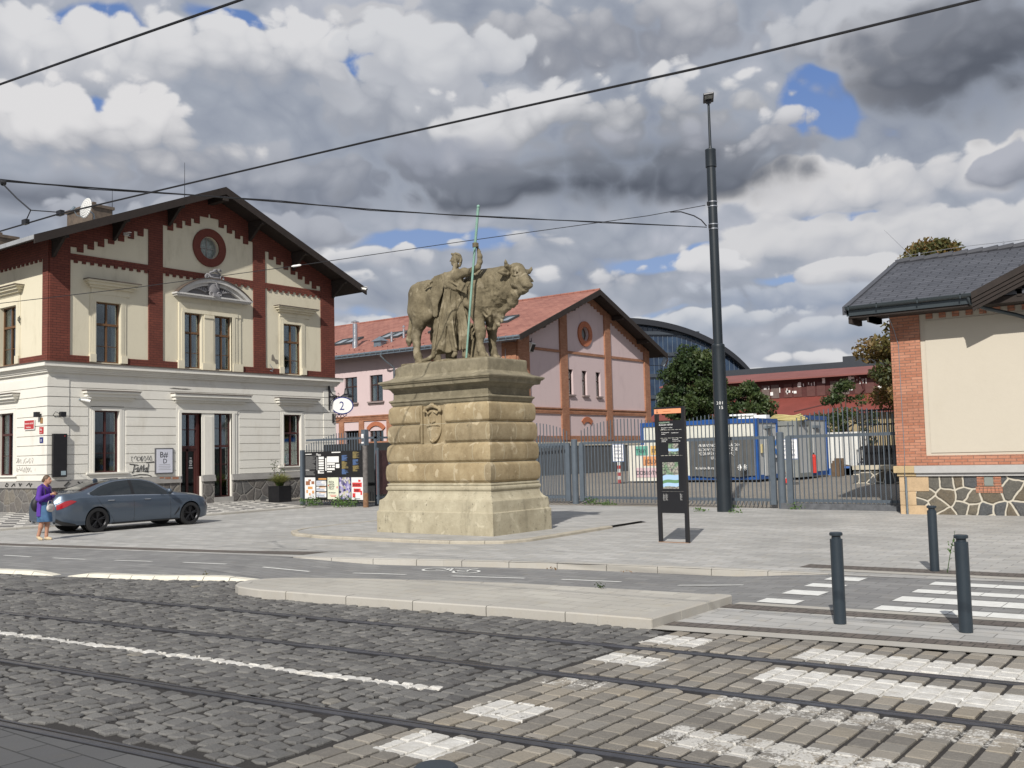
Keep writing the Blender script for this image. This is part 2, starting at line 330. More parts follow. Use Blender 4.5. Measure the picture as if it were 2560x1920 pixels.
# ================================================================ sculpting by signed distances
class Sculpt:
    def __init__(s, lo, hi, h):
        s.lo = np.array(lo, float); s.h = h; s.n = np.ceil((np.array(hi)-s.lo)/h).astype(int)+1
        s.ax = [s.lo[i]+h*np.arange(s.n[i]) for i in range(3)]; s.d = np.full(s.n, .35, np.float32)
    def sub(s, lo, hi, pad):
        sl = []
        for i in range(3):
            a = int(max(0, math.floor((lo[i]-pad-s.lo[i])/s.h))); b = int(min(s.n[i], math.ceil((hi[i]+pad-s.lo[i])/s.h)+1))
            if a >= b: return None, None
            sl.append(slice(a, b))
        return tuple(sl), np.meshgrid(*[s.ax[i][sl[i]] for i in range(3)], indexing='ij', sparse=True)
    def put(s, sl, v, k, op='+'):
        d = s.d[sl]; v = v.astype(np.float32)
        if op == '+':
            hh = np.clip(.5+.5*(d-v)/k, 0, 1); s.d[sl] = d*(1-hh)+v*hh-k*hh*(1-hh)
        else:
            hh = np.clip(.5-.5*(d+v)/k, 0, 1); s.d[sl] = d*(1-hh)-v*hh+k*hh*(1-hh)
    def cone(s, a, b, ra, rb, k=.06, op='+', flat=None):
        a = np.array(a, float); b = np.array(b, float); r = max(ra, rb); pad = r+k+.05
        sl, g = s.sub(np.minimum(a, b), np.maximum(a, b), pad)
        if sl is None: return
        ab = b-a; L2 = max(ab.dot(ab), 1e-9)
        t = np.clip(((g[0]-a[0])*ab[0]+(g[1]-a[1])*ab[1]+(g[2]-a[2])*ab[2])/L2, 0, 1)
        dx, dy, dz = g[0]-a[0]-ab[0]*t, g[1]-a[1]-ab[1]*t, g[2]-a[2]-ab[2]*t
        q = np.sqrt(dx*dx+dy*dy+dz*dz)
        if flat is not None:     # flatten along a direction
            nv, f = np.array(flat[0], float), flat[1]; nv /= np.linalg.norm(nv); p = dx*nv[0]+dy*nv[1]+dz*nv[2]; q = np.sqrt(np.maximum(q*q-p*p, 0)+(p*f)**2)
        s.put(sl, q-(ra+(rb-ra)*t), k, op)
    def chain(s, pts, k=.06, op='+', **kw):
        for p, q in zip(pts, pts[1:]): s.cone(p[:3], q[:3], p[3], q[3], k, op, **kw)
    def ell(s, c, r, k=.08, op='+', rot=None):
        c = np.array(c, float); r = np.array(r, float); m = max(r); sl, g = s.sub(c-m, c+m, k+.05)
        if sl is None: return
        p = [g[0]-c[0], g[1]-c[1], g[2]-c[2]]
        if rot is not None:
            Rm = np.array(rot, float); p = [Rm[i][0]*p[0]+Rm[i][1]*p[1]+Rm[i][2]*p[2] for i in range(3)]
        k0 = np.sqrt((p[0]/r[0])**2+(p[1]/r[1])**2+(p[2]/r[2])**2); k1 = np.sqrt((p[0]/r[0]**2)**2+(p[1]/r[1]**2)**2+(p[2]/r[2]**2)**2)+1e-6
        s.put(sl, k0*(k0-1)/k1, k, op)
    def func(s, lo, hi, fn, k=.04, op='+'):
        sl, g = s.sub(lo, hi, 0)
        if sl is not None: s.put(sl, fn(*g), k, op)
    def displace(s, lo, hi, fn):
        sl, g = s.sub(lo, hi, 0)
        if sl is not None: s.d[sl] += fn(*g).astype(np.float32)
    def mesh(s, name, mat_, parent=None, smooth_it=1):
        d = s.d; ins = d < 0; c = np.zeros(tuple(s.n-1), np.uint8)
        for i in (0, 1):
            for j in (0, 1):
                for k in (0, 1): c += ins[i:s.n[0]-1+i, j:s.n[1]-1+j, k:s.n[2]-1+k]
        act = (c > 0) & (c < 8); idx = -np.ones(act.shape, np.int64); cells = np.argwhere(act); idx[act] = np.arange(len(cells))
        acc = np.zeros((len(cells), 3)); cnt = np.zeros(len(cells)); I, J, K = cells.T
        co = [(i, j, k) for i in (0, 1) for j in (0, 1) for k in (0, 1)]
        for p in co:
            for ax in range(3):
                if p[ax]: continue
                q = list(p); q[ax] = 1
                a = d[I+p[0], J+p[1], K+p[2]]; b = d[I+q[0], J+q[1], K+q[2]]; m = (a < 0) != (b < 0)
                t = np.where(m, a/(a-b+1e-12*(~m)+1e-9*np.sign(a-b+1e-12)), 0); pos = np.tile(np.array(p, float), (len(cells), 1)); pos[:, ax] += t
                acc[m] += pos[m]; cnt[m] += 1
        V = s.lo+(cells+acc/cnt[:, None])*s.h; F = []
        for ax in range(3):
            u, v = (ax+1) % 3, (ax+2) % 3; sh = [slice(None)]*3; sh2 = [slice(None)]*3; sh[ax] = slice(0, -1); sh2[ax] = slice(1, None)
            cr = np.argwhere(ins[tuple(sh)] != ins[tuple(sh2)]); cr = cr[(cr[:, u] > 0) & (cr[:, v] > 0) & (cr[:, u] < s.n[u]-1) & (cr[:, v] < s.n[v]-1)]
            qs = []
            for du, dv in ((0, 0), (1, 0), (1, 1), (0, 1)):
                e = cr.copy(); e[:, u] -= du; e[:, v] -= dv; qs.append(idx[e[:, 0], e[:, 1], e[:, 2]])
            qs = np.array(qs).T; fl = ins[tuple(cr.T)]; qs[fl] = qs[fl][:, ::-1]; F.append(qs)
        F = np.concatenate(F); F = F[(F >= 0).all(1)]; F = F[:, ::-1]
        # relax slightly to hide the lattice
        for _ in range(smooth_it):
            S = np.zeros_like(V); N = np.zeros(len(V))
            for k in range(4):
                a, b = F[:, k], F[:, (k+1) % 4]
                for ax in range(3): S[:, ax] += np.bincount(a, V[b, ax], len(V))+np.bincount(b, V[a, ax], len(V))
                N += np.bincount(a, minlength=len(V))+np.bincount(b, minlength=len(V))
            V = V*.5+.5*S/np.maximum(N, 1)[:, None]
        off = np.array(parent_world(parent)) if parent is not None else np.zeros(3)
        me = bpy.data.meshes.new(name); me.from_pydata((V-off).tolist(), [], F.tolist()); me.materials.append(mat_)
        me.polygons.foreach_set('use_smooth', [True]*len(me.polygons)); me.update()
        o = bpy.data.objects.new(name, me); COL.objects.link(o)
        if parent is not None: o.parent = parent
        return o
_ng = np.random.default_rng(11).random((24, 24, 24)).astype(np.float32)
def vnoise(x, y, z, sc):
    x, y, z = np.broadcast_arrays(x*sc, y*sc, z*sc); xi, yi, zi = np.floor(x).astype(int), np.floor(y).astype(int), np.floor(z).astype(int)
    fx, fy, fz = x-xi, y-yi, z-zi; fx, fy, fz = [f*f*(3-2*f) for f in (fx, fy, fz)]; r = 0
    for i in (0, 1):
        for j in (0, 1):
            for k in (0, 1): r = r+_ng[(xi+i) % 24, (yi+j) % 24, (zi+k) % 24]*(fx if i else 1-fx)*(fy if j else 1-fy)*(fz if k else 1-fz)
    return r-.5
def window_fn(v, a, b, s_): return np.clip((v-a)/s_, 0, 1)*np.clip((b-v)/s_, 0, 1)
# ================================================================ ground
def structure(mb, name, mat_, **k):
    o = mb.build(name, mat_, **k); o['kind'] = 'structure'; return o
def lerp_poly(pts, y):
    # pts: list of (y, x), increasing y
    if y <= pts[0][0]: p, q = pts[0], pts[1]
    elif y >= pts[-1][0]: p, q = pts[-2], pts[-1]
    else:
        for p, q in zip(pts, pts[1:]):
            if p[0] <= y <= q[0]: break
    t = (y-p[0])/(q[0]-p[0]); return p[1]+(q[1]-p[1])*t
def curve_x(pts):
    ys = [p[0] for p in pts]; xs = [p[1] for p in pts]; c = np.polyfit(ys, xs, 2); return lambda y: float(np.polyval(c, y))
RAIL_X = [curve_x([(15.3, 7.56), (11.51, 7.84), (8.65, 8.06), (6.43, 8.28), (4.83, 8.42), (3.31, 8.51), (1.64, 8.63)]),
          curve_x([(13.29, 6.27), (9.37, 6.67), (6.82, 6.90), (5.46, 7.05), (4.11, 7.15), (2.81, 7.24), (1.4, 7.31)]),
          curve_x([(10.06, 4.75), (7.06, 5.02), (5.12, 5.21), (4.14, 5.32), (3.31, 5.41), (2.84, 5.46)]),
          curve_x([(10.5, 3.30), (7.62, 3.60), (6.33, 3.74), (5.28, 3.85), (3.3, 4.03)])]
# edge between tram cobbles and what lies behind them
COB_E = [(-30, 12.6), (1.84, 9.75), (3.24, 9.61), (5.34, 9.33), (7.14, 9.24), (8.64, 9.06), (10.15, 8.9), (11.31, 8.82), (11.96, 9.06), (12.74, 10.0), (14.38, 9.36), (16.57, 8.78), (18.07, 8.52), (30, 6.2), (60, 1.0)]
BIKE_L = [(-30, 15.0), (2.2, 11.55), (5.34, 11.3), (7.1, 11.2), (8.5, 11.03), (12.0, 10.0), (12.74, 10.0), (14.38, 9.36), (16.57, 8.78), (18.07, 8.52), (30, 6.2), (60, 1.0)]
BIKE_R = [(-30, 18.2), (2.8, 14.85), (4.22, 14.6), (5.52, 14.52), (7.25, 14.41), (9.43, 14.16), (10.71, 13.88), (12.86, 13.3), (14.92, 12.78), (17.3, 12.5), (24.5, 11.3), (30, 10.3), (60, 5.5)]
DARK_R = [(-30, 18.9), (2.82, 15.31), (5.91, 15.21)]
def strip(mb, fa, fb, y0, y1, n, z, mi=0):
    zf = z if callable(z) else (lambda y: z)
    for i in range(n):
        a = y0+(y1-y0)*i/n; b = y0+(y1-y0)*(i+1)/n
        mb.quad((fa(a), a, zf(a)), (fb(a), a, zf(a)), (fb(b), b, zf(b)), (fa(b), b, zf(b)), mi=mi)
L = lambda pts: (lambda y: lerp_poly(pts, y))
def off(f, d): return lambda y: f(y)+d
def dip(y):   # the bike lane lies a little lower than the pavement beside the island
    def s(a, b, x): t = min(1, max(0, (x-a)/(b-a))); return t*t*(3-2*t)
    return -.10*s(5.2, 7.0, y)*(1-s(13.0, 15.6, y))

ASPH = pavers('old_asphalt', (.16, .155, .15), (.19, .18, .17), (.14, .14, .13), 9, 9, .0, .3)
g = MB(); g.quad((-900, -900, -.13), (900, -900, -.13), (900, 900, -.13), (-900, 900, -.13)); structure(g, 'ground', ASPH)
PAVL = pavers('light_concrete_pavers', (.345, .34, .325), (.46, .45, .43), (.17, .165, .155), .50, .22, .007, .5, rot=R(90))
PAVM = pavers('grey_bike_lane_pavers', (.185, .184, .183), (.25, .248, .242), (.10, .10, .10), .42, .21, .006, .35, rot=R(90))
PAVD = pavers('dark_band_pavers', (.105, .09, .08), (.14, .12, .105), (.05, .045, .04), .11, .23, .008, .25, rot=R(90))
PAVI = pavers('island_pavers', (.40, .38, .34), (.46, .44, .39), (.20, .19, .17), .52, .25, .005, .4, rot=R(90))
PAVN = pavers('near_dark_pavers', (.085, .085, .088), (.11, .11, .11), (.03, .03, .03), .45, .22, .008, .3, rot=R(90))
# plaza and pavement between the bike lane and the fence
g = MB(); strip(g, L(BIKE_R), lambda y: 31.5, -30, 60, 90, 0.0)
structure(g, 'plaza_pavement', PAVL)
g = MB(); strip(g, off(L(BIKE_L), -.02), off(L(BIKE_R), .002), -30, 60, 260, lambda y: dip(y)-.004); structure(g, 'bike_lane', PAVM)
# light pavers between cobbles and bike lane at the crossing
g = MB(); strip(g, L(COB_E), off(L(BIKE_L), .0), -30, 5.36, 40, -.001); structure(g, 'crossing_pavement', PAVL)
g = MB()
cf_, bl_ = L(COB_E), L(BIKE_L)
strip(g, off(cf_, .27), off(cf_, .52), -30, 5.34, 40, .004)
strip(g, off(bl_, -.32), off(bl_, -.04), -30, 5.34, 40, .004)
strip(g, L(DARK_R), off(L(DARK_R), .45), -30, 6.0, 40, .004)
f24 = L([(15.3, 13.1), (17.2, 12.73), (24.4, 11.5), (60, 5.7)]); f24b = L([(15.3, 13.75), (17.4, 13.10), (24.9, 11.82), (60, 6.07)])
strip(g, f24, f24b, 15.3, 60, 40, .004)
structure(g, 'dark_paver_band', PAVD)
g = MB(); strip(g, off(cf_, .0), off(cf_, .25), -30, 5.34, 40, .0045); strip(g, off(bl_, 0), off(bl_, .18), -30, 5.3, 40, .0045); strip(g, off(L(DARK_R), -.28), off(L(DARK_R), -.02), -30, 5.6, 40, .0045)
structure(g, 'flush_kerb_strip', GRANITE)

# kerb stones: one prism each, along a line, top flush with zt
def kerb_run(name, pts, w, zb, zt, step, side=1, mat_=GRANITE, ch=.02, gap=.006):
    g = MB(); pts = [Vector((p[0], p[1], 0)) for p in pts]
    ds = [0]
    for a, b in zip(pts, pts[1:]): ds.append(ds[-1]+(b-a).length)
    def P(d):
        for i in range(len(ds)-1):
            if d <= ds[i+1] or i == len(ds)-2: return pts[i].lerp(pts[i+1], (d-ds[i])/(ds[i+1]-ds[i]))
    n = max(1, round(ds[-1]/step)); d = 0
    for i in range(n):
        a = ds[-1]*i/n+gap; b = ds[-1]*(i+1)/n-gap; k = 4; prev = None
        for j in range(k+1):
            t = a+(b-a)*j/k; p = P(t); tg = (P(min(ds[-1], t+.05))-P(max(0, t-.05))).normalized(); nr = Vector((-tg.y, tg.x, 0))*side
            zt_ = zt(p.y) if callable(zt) else zt; zb_ = zb(p.y) if callable(zb) else zb
            jit = .003*math.sin(i*7.3)
            sec = [p+Vector((0, 0, zb_)), p+Vector((0, 0, zt_-ch+jit)), p+nr*ch+Vector((0, 0, zt_+jit)), p+nr*w+Vector((0, 0, zt_+jit)), p+nr*w+Vector((0, 0, zb_))]
            o = len(g.v); g.v += [tuple(q) for q in sec]
            if prev is not None:
                for q in range(5): g.f.append((prev+q, prev+(q+1) % 5, o+(q+1) % 5, o+q)); g.m.append(0)
            else: g.f.append((o+4, o+3, o+2, o+1, o)); g.m.append(0)
            prev = o
        g.f.append((prev, prev+1, prev+2, prev+3, prev+4)); g.m.append(0)
    o = structure(g, name, mat_)
    bm = bmesh.new(); bm.from_mesh(o.data); bmesh.ops.recalc_face_normals(bm, faces=bm.faces); bm.to_mesh(o.data); bm.free()
    return o
# kerb between bike lane and pavement
kerb_run('pavement_kerb', [(lerp_poly(BIKE_R, y), y) for y in np.linspace(5.3, 15.2, 40)], .16, lambda y: dip(y)-.05, .006, .95, side=-1)
# central island between cobbles and bike lane
isl_f = [(9.35, 5.34), (9.24, 7.14), (9.06, 8.64), (8.9, 10.15), (8.81, 11.3), (8.87, 11.75), (9.06, 12.1), (9.36, 12.3), (9.7, 12.2)]
isl_b = [(9.98, 11.95), (10.3, 11.1), (10.7, 9.8), (11.02, 8.5), (11.18, 7.1), (11.33, 5.38)]
loop = isl_f+isl_b
g = MB()
inner = [(x+.1*0, y) for x, y in loop]
g.quad(*[(x+(.12 if i < 7 else (-.05 if i > 8 else 0)), y+(-.1 if 5 < i < 9 else (.12 if i in (0, len(loop)-1) else 0)), .102) for i, (x, y) in enumerate(loop)][::-1])
o = structure(g, 'island_surface', PAVI)
o.data.flip_normals() if o.data.polygons[0].normal.z < 0 else None
kerb_run('island_kerb', isl_f[::-1], .2, -.1, .106, 1.1, side=1, ch=.015)
kerb_run('island_kerb', isl_f[-1:]+isl_b, .12, -.12, .104, 1.1, side=-1, ch=.015)
kerb_run('island_kerb', [(11.33, 5.34), (9.35, 5.34)], .2, -.1, .108, .68, side=-1, ch=.015)
# sloping white separator stones between cobbles and bike lane
WK = simple('white_painted_kerb', (.62, .59, .50), .8, var=.2, scale=4, bmp=.3)
kerb_run('white_separator_kerb', [(lerp_poly(COB_E, y), y) for y in np.linspace(12.8, 16.4, 12)], .22, -.05, lambda y: .05*min(1, max(0.02, (y-12.8)/.6))*min(1, max(0.02, (16.4-y)/.4)), .5, side=-1, mat_=WK, ch=.05)
kerb_run('white_separator_kerb', [(lerp_poly(COB_E, y), y) for y in np.linspace(16.75, 27, 20)], .22, -.05, lambda y: .05*min(1, max(0.02, (y-16.75)/.5)), .5, side=-1, mat_=WK, ch=.05)
# low kerb and slab round the monument
mk = [(20.9, 12.95), (18.3, 12.78), (17.2, 12.75), (16.55, 12.95), (16.2, 13.5), (15.98, 14.3), (15.92, 15.7), (15.95, 18.0), (16.2, 19.3), (16.8, 20.1), (17.6, 20.5), (19, 20.7), (24, 20.7)]
mzt = lambda y: .062
g = MB(); g.quad(*[(x+(.1 if 1 < i < 11 else 0), y+(.12 if i < 4 else (-.1 if i > 9 else 0)), .058) for i, (x, y) in enumerate(mk)]+[(24.2, 14.5, .058), (23, 13.2, .058)])
o = structure(g, 'monument_slab', PAVL); o.data.flip_normals() if o.data.polygons[0].normal.z < 0 else None
kerb_run('monument_kerb', mk, .16, -.05, .066, .8, side=-1, ch=.02, gap=.004, mat_=simple('pale_yellow_kerb', (.38, .345, .28), .85, var=.22, scale=3, bmp=.3))
# black-and-white mosaic pavement by the corner house
def mosaic():
    m, t, b = new_mat('mosaic_pavement'); p = wpos(t); s = t.sep(p)
    a = t.m('ADD', t.m('MULTIPLY', s[0], 1.0), t.m('MULTIPLY', s[1], .55)); c = t.m('SUBTRACT', t.m('MULTIPLY', s[0], 1.0), t.m('MULTIPLY', s[1], .55))
    def band(x): return t.m('LESS_THAN', t.m('ABSOLUTE', t.m('SUBTRACT', t.m('FRACT', t.m('DIVIDE', x, 1.5)), .5)), .17)
    def ins(x): return t.m('LESS_THAN', t.m('ABSOLUTE', t.m('SUBTRACT', t.m('FRACT', t.m('ADD', t.m('DIVIDE', x, 1.5), .5)), .5)), .14)
    ba, bc = band(a), band(c)
    dark = t.m('MAXIMUM', t.m('MULTIPLY', t.m('ABSOLUTE', t.m('SUBTRACT', ba, bc)), 1.0), t.m('MULTIPLY', ins(a), ins(c)))
    vo = t.node('ShaderNodeTexVoronoi', feature='DISTANCE_TO_EDGE', ins={'Scale': 14.0}); t.put(vo.inputs['Vector'], p)
    vj = t.m('LESS_THAN', vo.outputs[0], .06); n = t.noise(p, 5, 5, .6)
    wc = t.ramp(n, [(.3, (.52, .50, .46)), (.7, (.64, .62, .57))]); dc = t.ramp(n, [(.3, (.09, .09, .09)), (.7, (.15, .14, .14))])
    t.put(b.inputs['Base Color'], t.mix(t.m('MULTIPLY', vj, .5), t.mix(dark, wc, dc), (.2, .19, .17))); b.inputs['Roughness'].default_value = .9; return m
MOS = mosaic()
g = MB(); mp = [(14.0, 60), (14.0, 29.9), (21.5, 29.45), (25.5, 29.75), (28.3, 36.9), (34, 36.9), (34, 60)]
g.prism([(x, y, -.05) for x, y in mp], (0, 0, .12)); structure(g, 'mosaic_pavement', MOS)
kerb_run('mosaic_kerb', [(13.9, 60), (13.9, 29.85), (21.5, 29.35), (25.6, 29.7), (28.1, 36.0)], .18, -.05, .076, 1.0, side=1)
g = MB(); g.prism([(x, y, -.05) for x, y in [(25.7, 29.3), (28.4, 36.9), (31.4, 36.9), (31.4, 29.3)]], (0, 0, .054)); structure(g, 'side_asphalt', ASPH)

# yard behind the fence, a little higher, with low stone edging under the fence
YARD = pavers('yard_cobbles', (.27, .245, .21), (.34, .31, .265), (.09, .08, .07), .19, .14, .02, .5, rot=R(80), bmp=.8, tint=(.75, .62, .42))
g = MB(); xs = [29.4, 30.0, 33, 37, 200]; zs = [.0, .02, .14, .33, .35]
for i in range(4): g.quad((xs[i], -60, zs[i]), (xs[i+1], -60, zs[i+1]), (xs[i+1], 160, zs[i+1]), (xs[i], 160, zs[i]))
structure(g, 'yard', YARD)

# ---------------------------------------------------------------- tram cobbles, each sett modelled
def sett_mat(name, cols, painted=False, rough=.75):
    m, t, b = new_mat(name); p = wpos(t)
    at = t.node('ShaderNodeAttribute', attribute_name='tone'); f = at.outputs['Fac']
    c = t.ramp(f, [(i/(len(cols)-1), c_) for i, c_ in enumerate(cols)])
    n = t.noise(p, 22, 5, .7); n2 = t.noise(p, 70, 3, .6); n3 = t.noise(p, .8, 4, .6)
    c = t.mix(t.m('MULTIPLY', t.smooth(n, .45, .7), .35), c, tuple(x*1.45 for x in cols[1]))
    c = t.mix(t.m('MULTIPLY', t.smooth(n2, .5, .75), .25), c, tuple(x*.5 for x in cols[0]))
    c = t.mix(t.m('MULTIPLY', t.smooth(n3, .45, .7), .35), c, tuple(x*.66 for x in cols[1]))
    s = t.sep(p)
    # grime gathers beside the rails
    if painted:
        acc = None
        wob = t.m('MULTIPLY', t.m('SUBTRACT', t.noise(p, 18, 3, .6), .5), .05)
        px = t.m('ADD', s[0], wob); py = t.m('ADD', s[1], wob)
        for (x0, x1, y0, y1, wear) in PAINT:
            e = t.m('MULTIPLY', t.m('LESS_THAN', t.m('ABSOLUTE', t.m('SUBTRACT', px, (x0+x1)/2)), (x1-x0)/2), t.m('LESS_THAN', t.m('ABSOLUTE', t.m('SUBTRACT', py, (y0+y1)/2)), (y1-y0)/2))
            e = t.m('MULTIPLY', e, wear); acc = e if acc is None else t.m('MAXIMUM', acc, e)
        # long thin painted line between the tracks
        lx = t.m('SUBTRACT', px, t.m('ADD', t.m('MULTIPLY', s[1], -.097), 6.655))
        ln = t.m('MULTIPLY', t.m('LESS_THAN', t.m('ABSOLUTE', lx), .055), t.m('GREATER_THAN', py, 5.5))
        acc = t.m('MAXIMUM', acc, t.m('MULTIPLY', ln, .70))
        w1 = t.noise(p, 6, 6, .75); w2 = t.noise(p, 40, 4, .7)
        wn = t.m('ADD', t.m('MULTIPLY', w1, .65), t.m('MULTIPLY', w2, .35))
        on = t.smooth(t.m('SUBTRACT', acc, wn), .0, .09)
        on = t.m('MULTIPLY', on, t.m('GREATER_THAN', acc, .01))
        c = t.mix(on, c, t.ramp(w1, [(.3, (.42, .40, .36)), (.7, (.66, .65, .62))]))
    t.put(b.inputs['Base Color'], c); b.inputs['Roughness'].default_value = rough
    bump(t, b, t.m('ADD', n, t.m('MULTIPLY', n2, .5)), .8, .012); return m
PAINT = [(8.68, 9.12, 4.5, 5.12, .66), (7.70, 8.08, 4.45, 5.05, .62), (6.72, 7.10, 4.42, 4.98, .52), (5.66, 6.12, 4.35, 4.9, .62), (4.66, 5.16, 4.28, 4.78, .70),
         (8.68, 9.2, -9, 3.53, .64), (7.74, 8.26, -9, 3.50, .74), (6.80, 7.16, -9, 3.46, .53), (5.76, 6.20, -9, 3.36, .56), (4.74, 5.2, -9, 3.25, .6)]
ROUGHS = sett_mat('rough_cobble_stone', [(.085, .082, .080), (.120, .117, .112), (.145, .141, .134), (.175, .170, .160), (.22, .195, .15)], True)
CUTS = sett_mat('cut_sett_stone', [(.15, .138, .122), (.19, .174, .150), (.225, .21, .185), (.26, .228, .18), (.29, .268, .235)], True)
def near_rail(x, y, d):
    return any(abs(x-f(y)) < d for f in RAIL_X)
def setts(name, mat_, xr, yr, cut):
    rg = random.Random(3 if cut else 5); V = []; F = []; T = []
    xlo, xhi = xr
    y = yr[0]; row = 0
    while y < yr[1]:
        far = y > 15
        pitch = (.186 if cut else rg.uniform(.150, .18)) * (1.0 if not far else 1.6)
        x = xlo(y)+rg.uniform(0, .18); wob = [rg.uniform(-.02, .02) for _ in range(60)]; row += 1
        while x < xhi(y):
            ln = rg.uniform(.17, .23) if cut else rg.uniform(.13, .21)*(1.5 if far else 1)
            gx = .006 if cut else rg.uniform(.009, .017); gy = .018 if cut else rg.uniform(.010, .017)
            x0, x1, y0, y1 = x+gx, x+ln-gx, y+gy, y+pitch-gy
            cx_, cy_ = (x0+x1)/2, (y0+y1)/2
            if cut: skip = False
            else: skip = False
            # trim against the rails
            for f in RAIL_X:
                rx = f(cy_)
                if x0 < rx+.10 and x1 > rx-.08:
                    if cx_ > rx: x0 = max(x0, rx+.10)
                    else: x1 = min(x1, rx-.08)
            if x1-x0 < .05: skip = True
            if x1 > xhi(cy_)+.02: x1 = xhi(cy_)
            if x1-x0 < .05: skip = True
            if not skip:
                j = 0.004 if cut else .017
                wy = 0 if cut else .018*math.sin(x*2.1)+.010*math.sin(x*4.3)
                cs = [(x0, y0), (x1, y0), (x1, y1), (x0, y1)]
                if not cut:   # knock the corners in so the outline is irregular
                    pts = []
                    for k in range(4):
                        a, b_ = cs[k], cs[(k+1) % 4]; pts.append((a[0]+(cx_-a[0])*rg.uniform(.0, .13), a[1]+(cy_-a[1])*rg.uniform(.0, .13)))
                        t_ = rg.uniform(.35, .65); pts.append((a[0]+(b_[0]-a[0])*t_, a[1]+(b_[1]-a[1])*t_))
                else:
                    pts = []
                    for k in range(4):
                        a, b_, p_ = cs[k], cs[(k+1) % 4], cs[k-1]; e = .10
                        pts.append((a[0]+(p_[0]-a[0])*e*.5, a[1]+(p_[1]-a[1])*e*.5)); pts.append((a[0]+(b_[0]-a[0])*e*.5, a[1]+(b_[1]-a[1])*e*.5))
                pts = [(px+rg.uniform(-j, j), py+rg.uniform(-j, j)+wy) for px, py in pts]
                n = len(pts); o = len(V); h = rg.uniform(-.005, .005) if not cut else rg.uniform(-.002, .003); tx, ty = rg.uniform(-.05, .05)*(0.3 if cut else 1), rg.uniform(-.05, .05)*(0.3 if cut else 1)
                sh = .93 if cut else .86; crown = .002 if cut else .004
                for px, py in pts: V.append((px, py, -.035))
                for px, py in pts: V.append((px, py, h-(.006 if cut else .010)+(px-cx_)*tx+(py-cy_)*ty))
                for px, py in pts: V.append((cx_+(px-cx_)*sh, cy_+wy+(py-cy_-wy)*sh, h+(px-cx_)*tx+(py-cy_)*ty))
                V.append((cx_, cy_+wy, h+crown))
                for k in range(n):
                    k2 = (k+1) % n; F += [(o+k, o+k2, o+n+k2, o+n+k), (o+n+k, o+n+k2, o+2*n+k2, o+2*n+k), (o+2*n+k, o+2*n+k2, o+3*n)]
                tone = rg.random(); tone = tone**1.3 if not cut else tone
                if not cut and rg.random() > .04: tone *= .72
                T += [tone]*(3*n+1)
            x += ln
        y += pitch
    me = bpy.data.meshes.new(name); me.from_pydata(V, [], F); a = me.attributes.new('tone', 'FLOAT', 'POINT'); a.data.foreach_set('value', T)
    me.materials.append(mat_); o = bpy.data.objects.new(name, me); COL.objects.link(o); o['kind'] = 'structure'; shade(o, 26 if not cut else 30); return o
cut_edge = lambda x: 5.1+.0*(x)      # the cut setts of the crossing start here
setts('cobblestone_roadway', ROUGHS, (lambda y: RAIL_X[3](y)+.05 if y < 12 else 2.0, lambda y: lerp_poly(COB_E, y)-.01), (5.12, 34), False)
setts('crossing_setts', CUTS, (lambda y: RAIL_X[3](y)+.05, lambda y: lerp_poly(COB_E, y)-.01), (-2.0, 5.06), True)
TAR = sett_mat('bitumen_joint', [(.026, .023, .021), (.034, .030, .027), (.045, .04, .035)], True, .85)
g = MB(); strip(g, lambda y: -20 if y > 15 else 2, L(COB_E), -30, 60, 120, -.016)
structure(g, 'tram_roadbed', TAR)
g = MB(); strip(g, lambda y: -8, lambda y: RAIL_X[3](y)-.07, -10, 14, 40, -.002)
structure(g, 'near_pavement', PAVN)
# grooved tram rails
rl = ['worn tram rail farthest from the camera, nearest the island kerb', 'dark grooved tram rail on the camera side of the far track', 'bright tram rail on the far side of the near track', 'wide grooved tram rail nearest the camera, bordering dark pavers']
for f, lab in zip(RAIL_X, rl):
    g = MB(); ys = np.linspace(-6, 34, 90)
    # head, groove and guard lip swept along the track
    sec = [(-.050, -.03), (-.050, .0), (-.044, .004), (.006, .005), (.012, .0), (.014, -.022), (.040, -.022), (.042, -.001), (.046, .002), (.066, .002), (.068, -.03)]
    for i, y in enumerate(ys):
        for sx, sz in sec: g.v.append((f(y)+sx, y, sz))
        if i:
            for k in range(len(sec)-1):
                a = (i-1)*len(sec)+k; b = i*len(sec)+k; g.f.append((a, b, b+1, a+1)); g.m.append(1 if 4 <= k <= 6 else 0)
    o = g.build('tram_rail', [RAIL, RAILD], loc=(f(5), 5, 0)); tag(o, lab, 'tram rail', 'tram rails in the cobbles')
    bm = bmesh.new(); bm.from_mesh(o.data); bmesh.ops.recalc_face_normals(bm, faces=bm.faces); bm.to_mesh(o.data); bm.free()

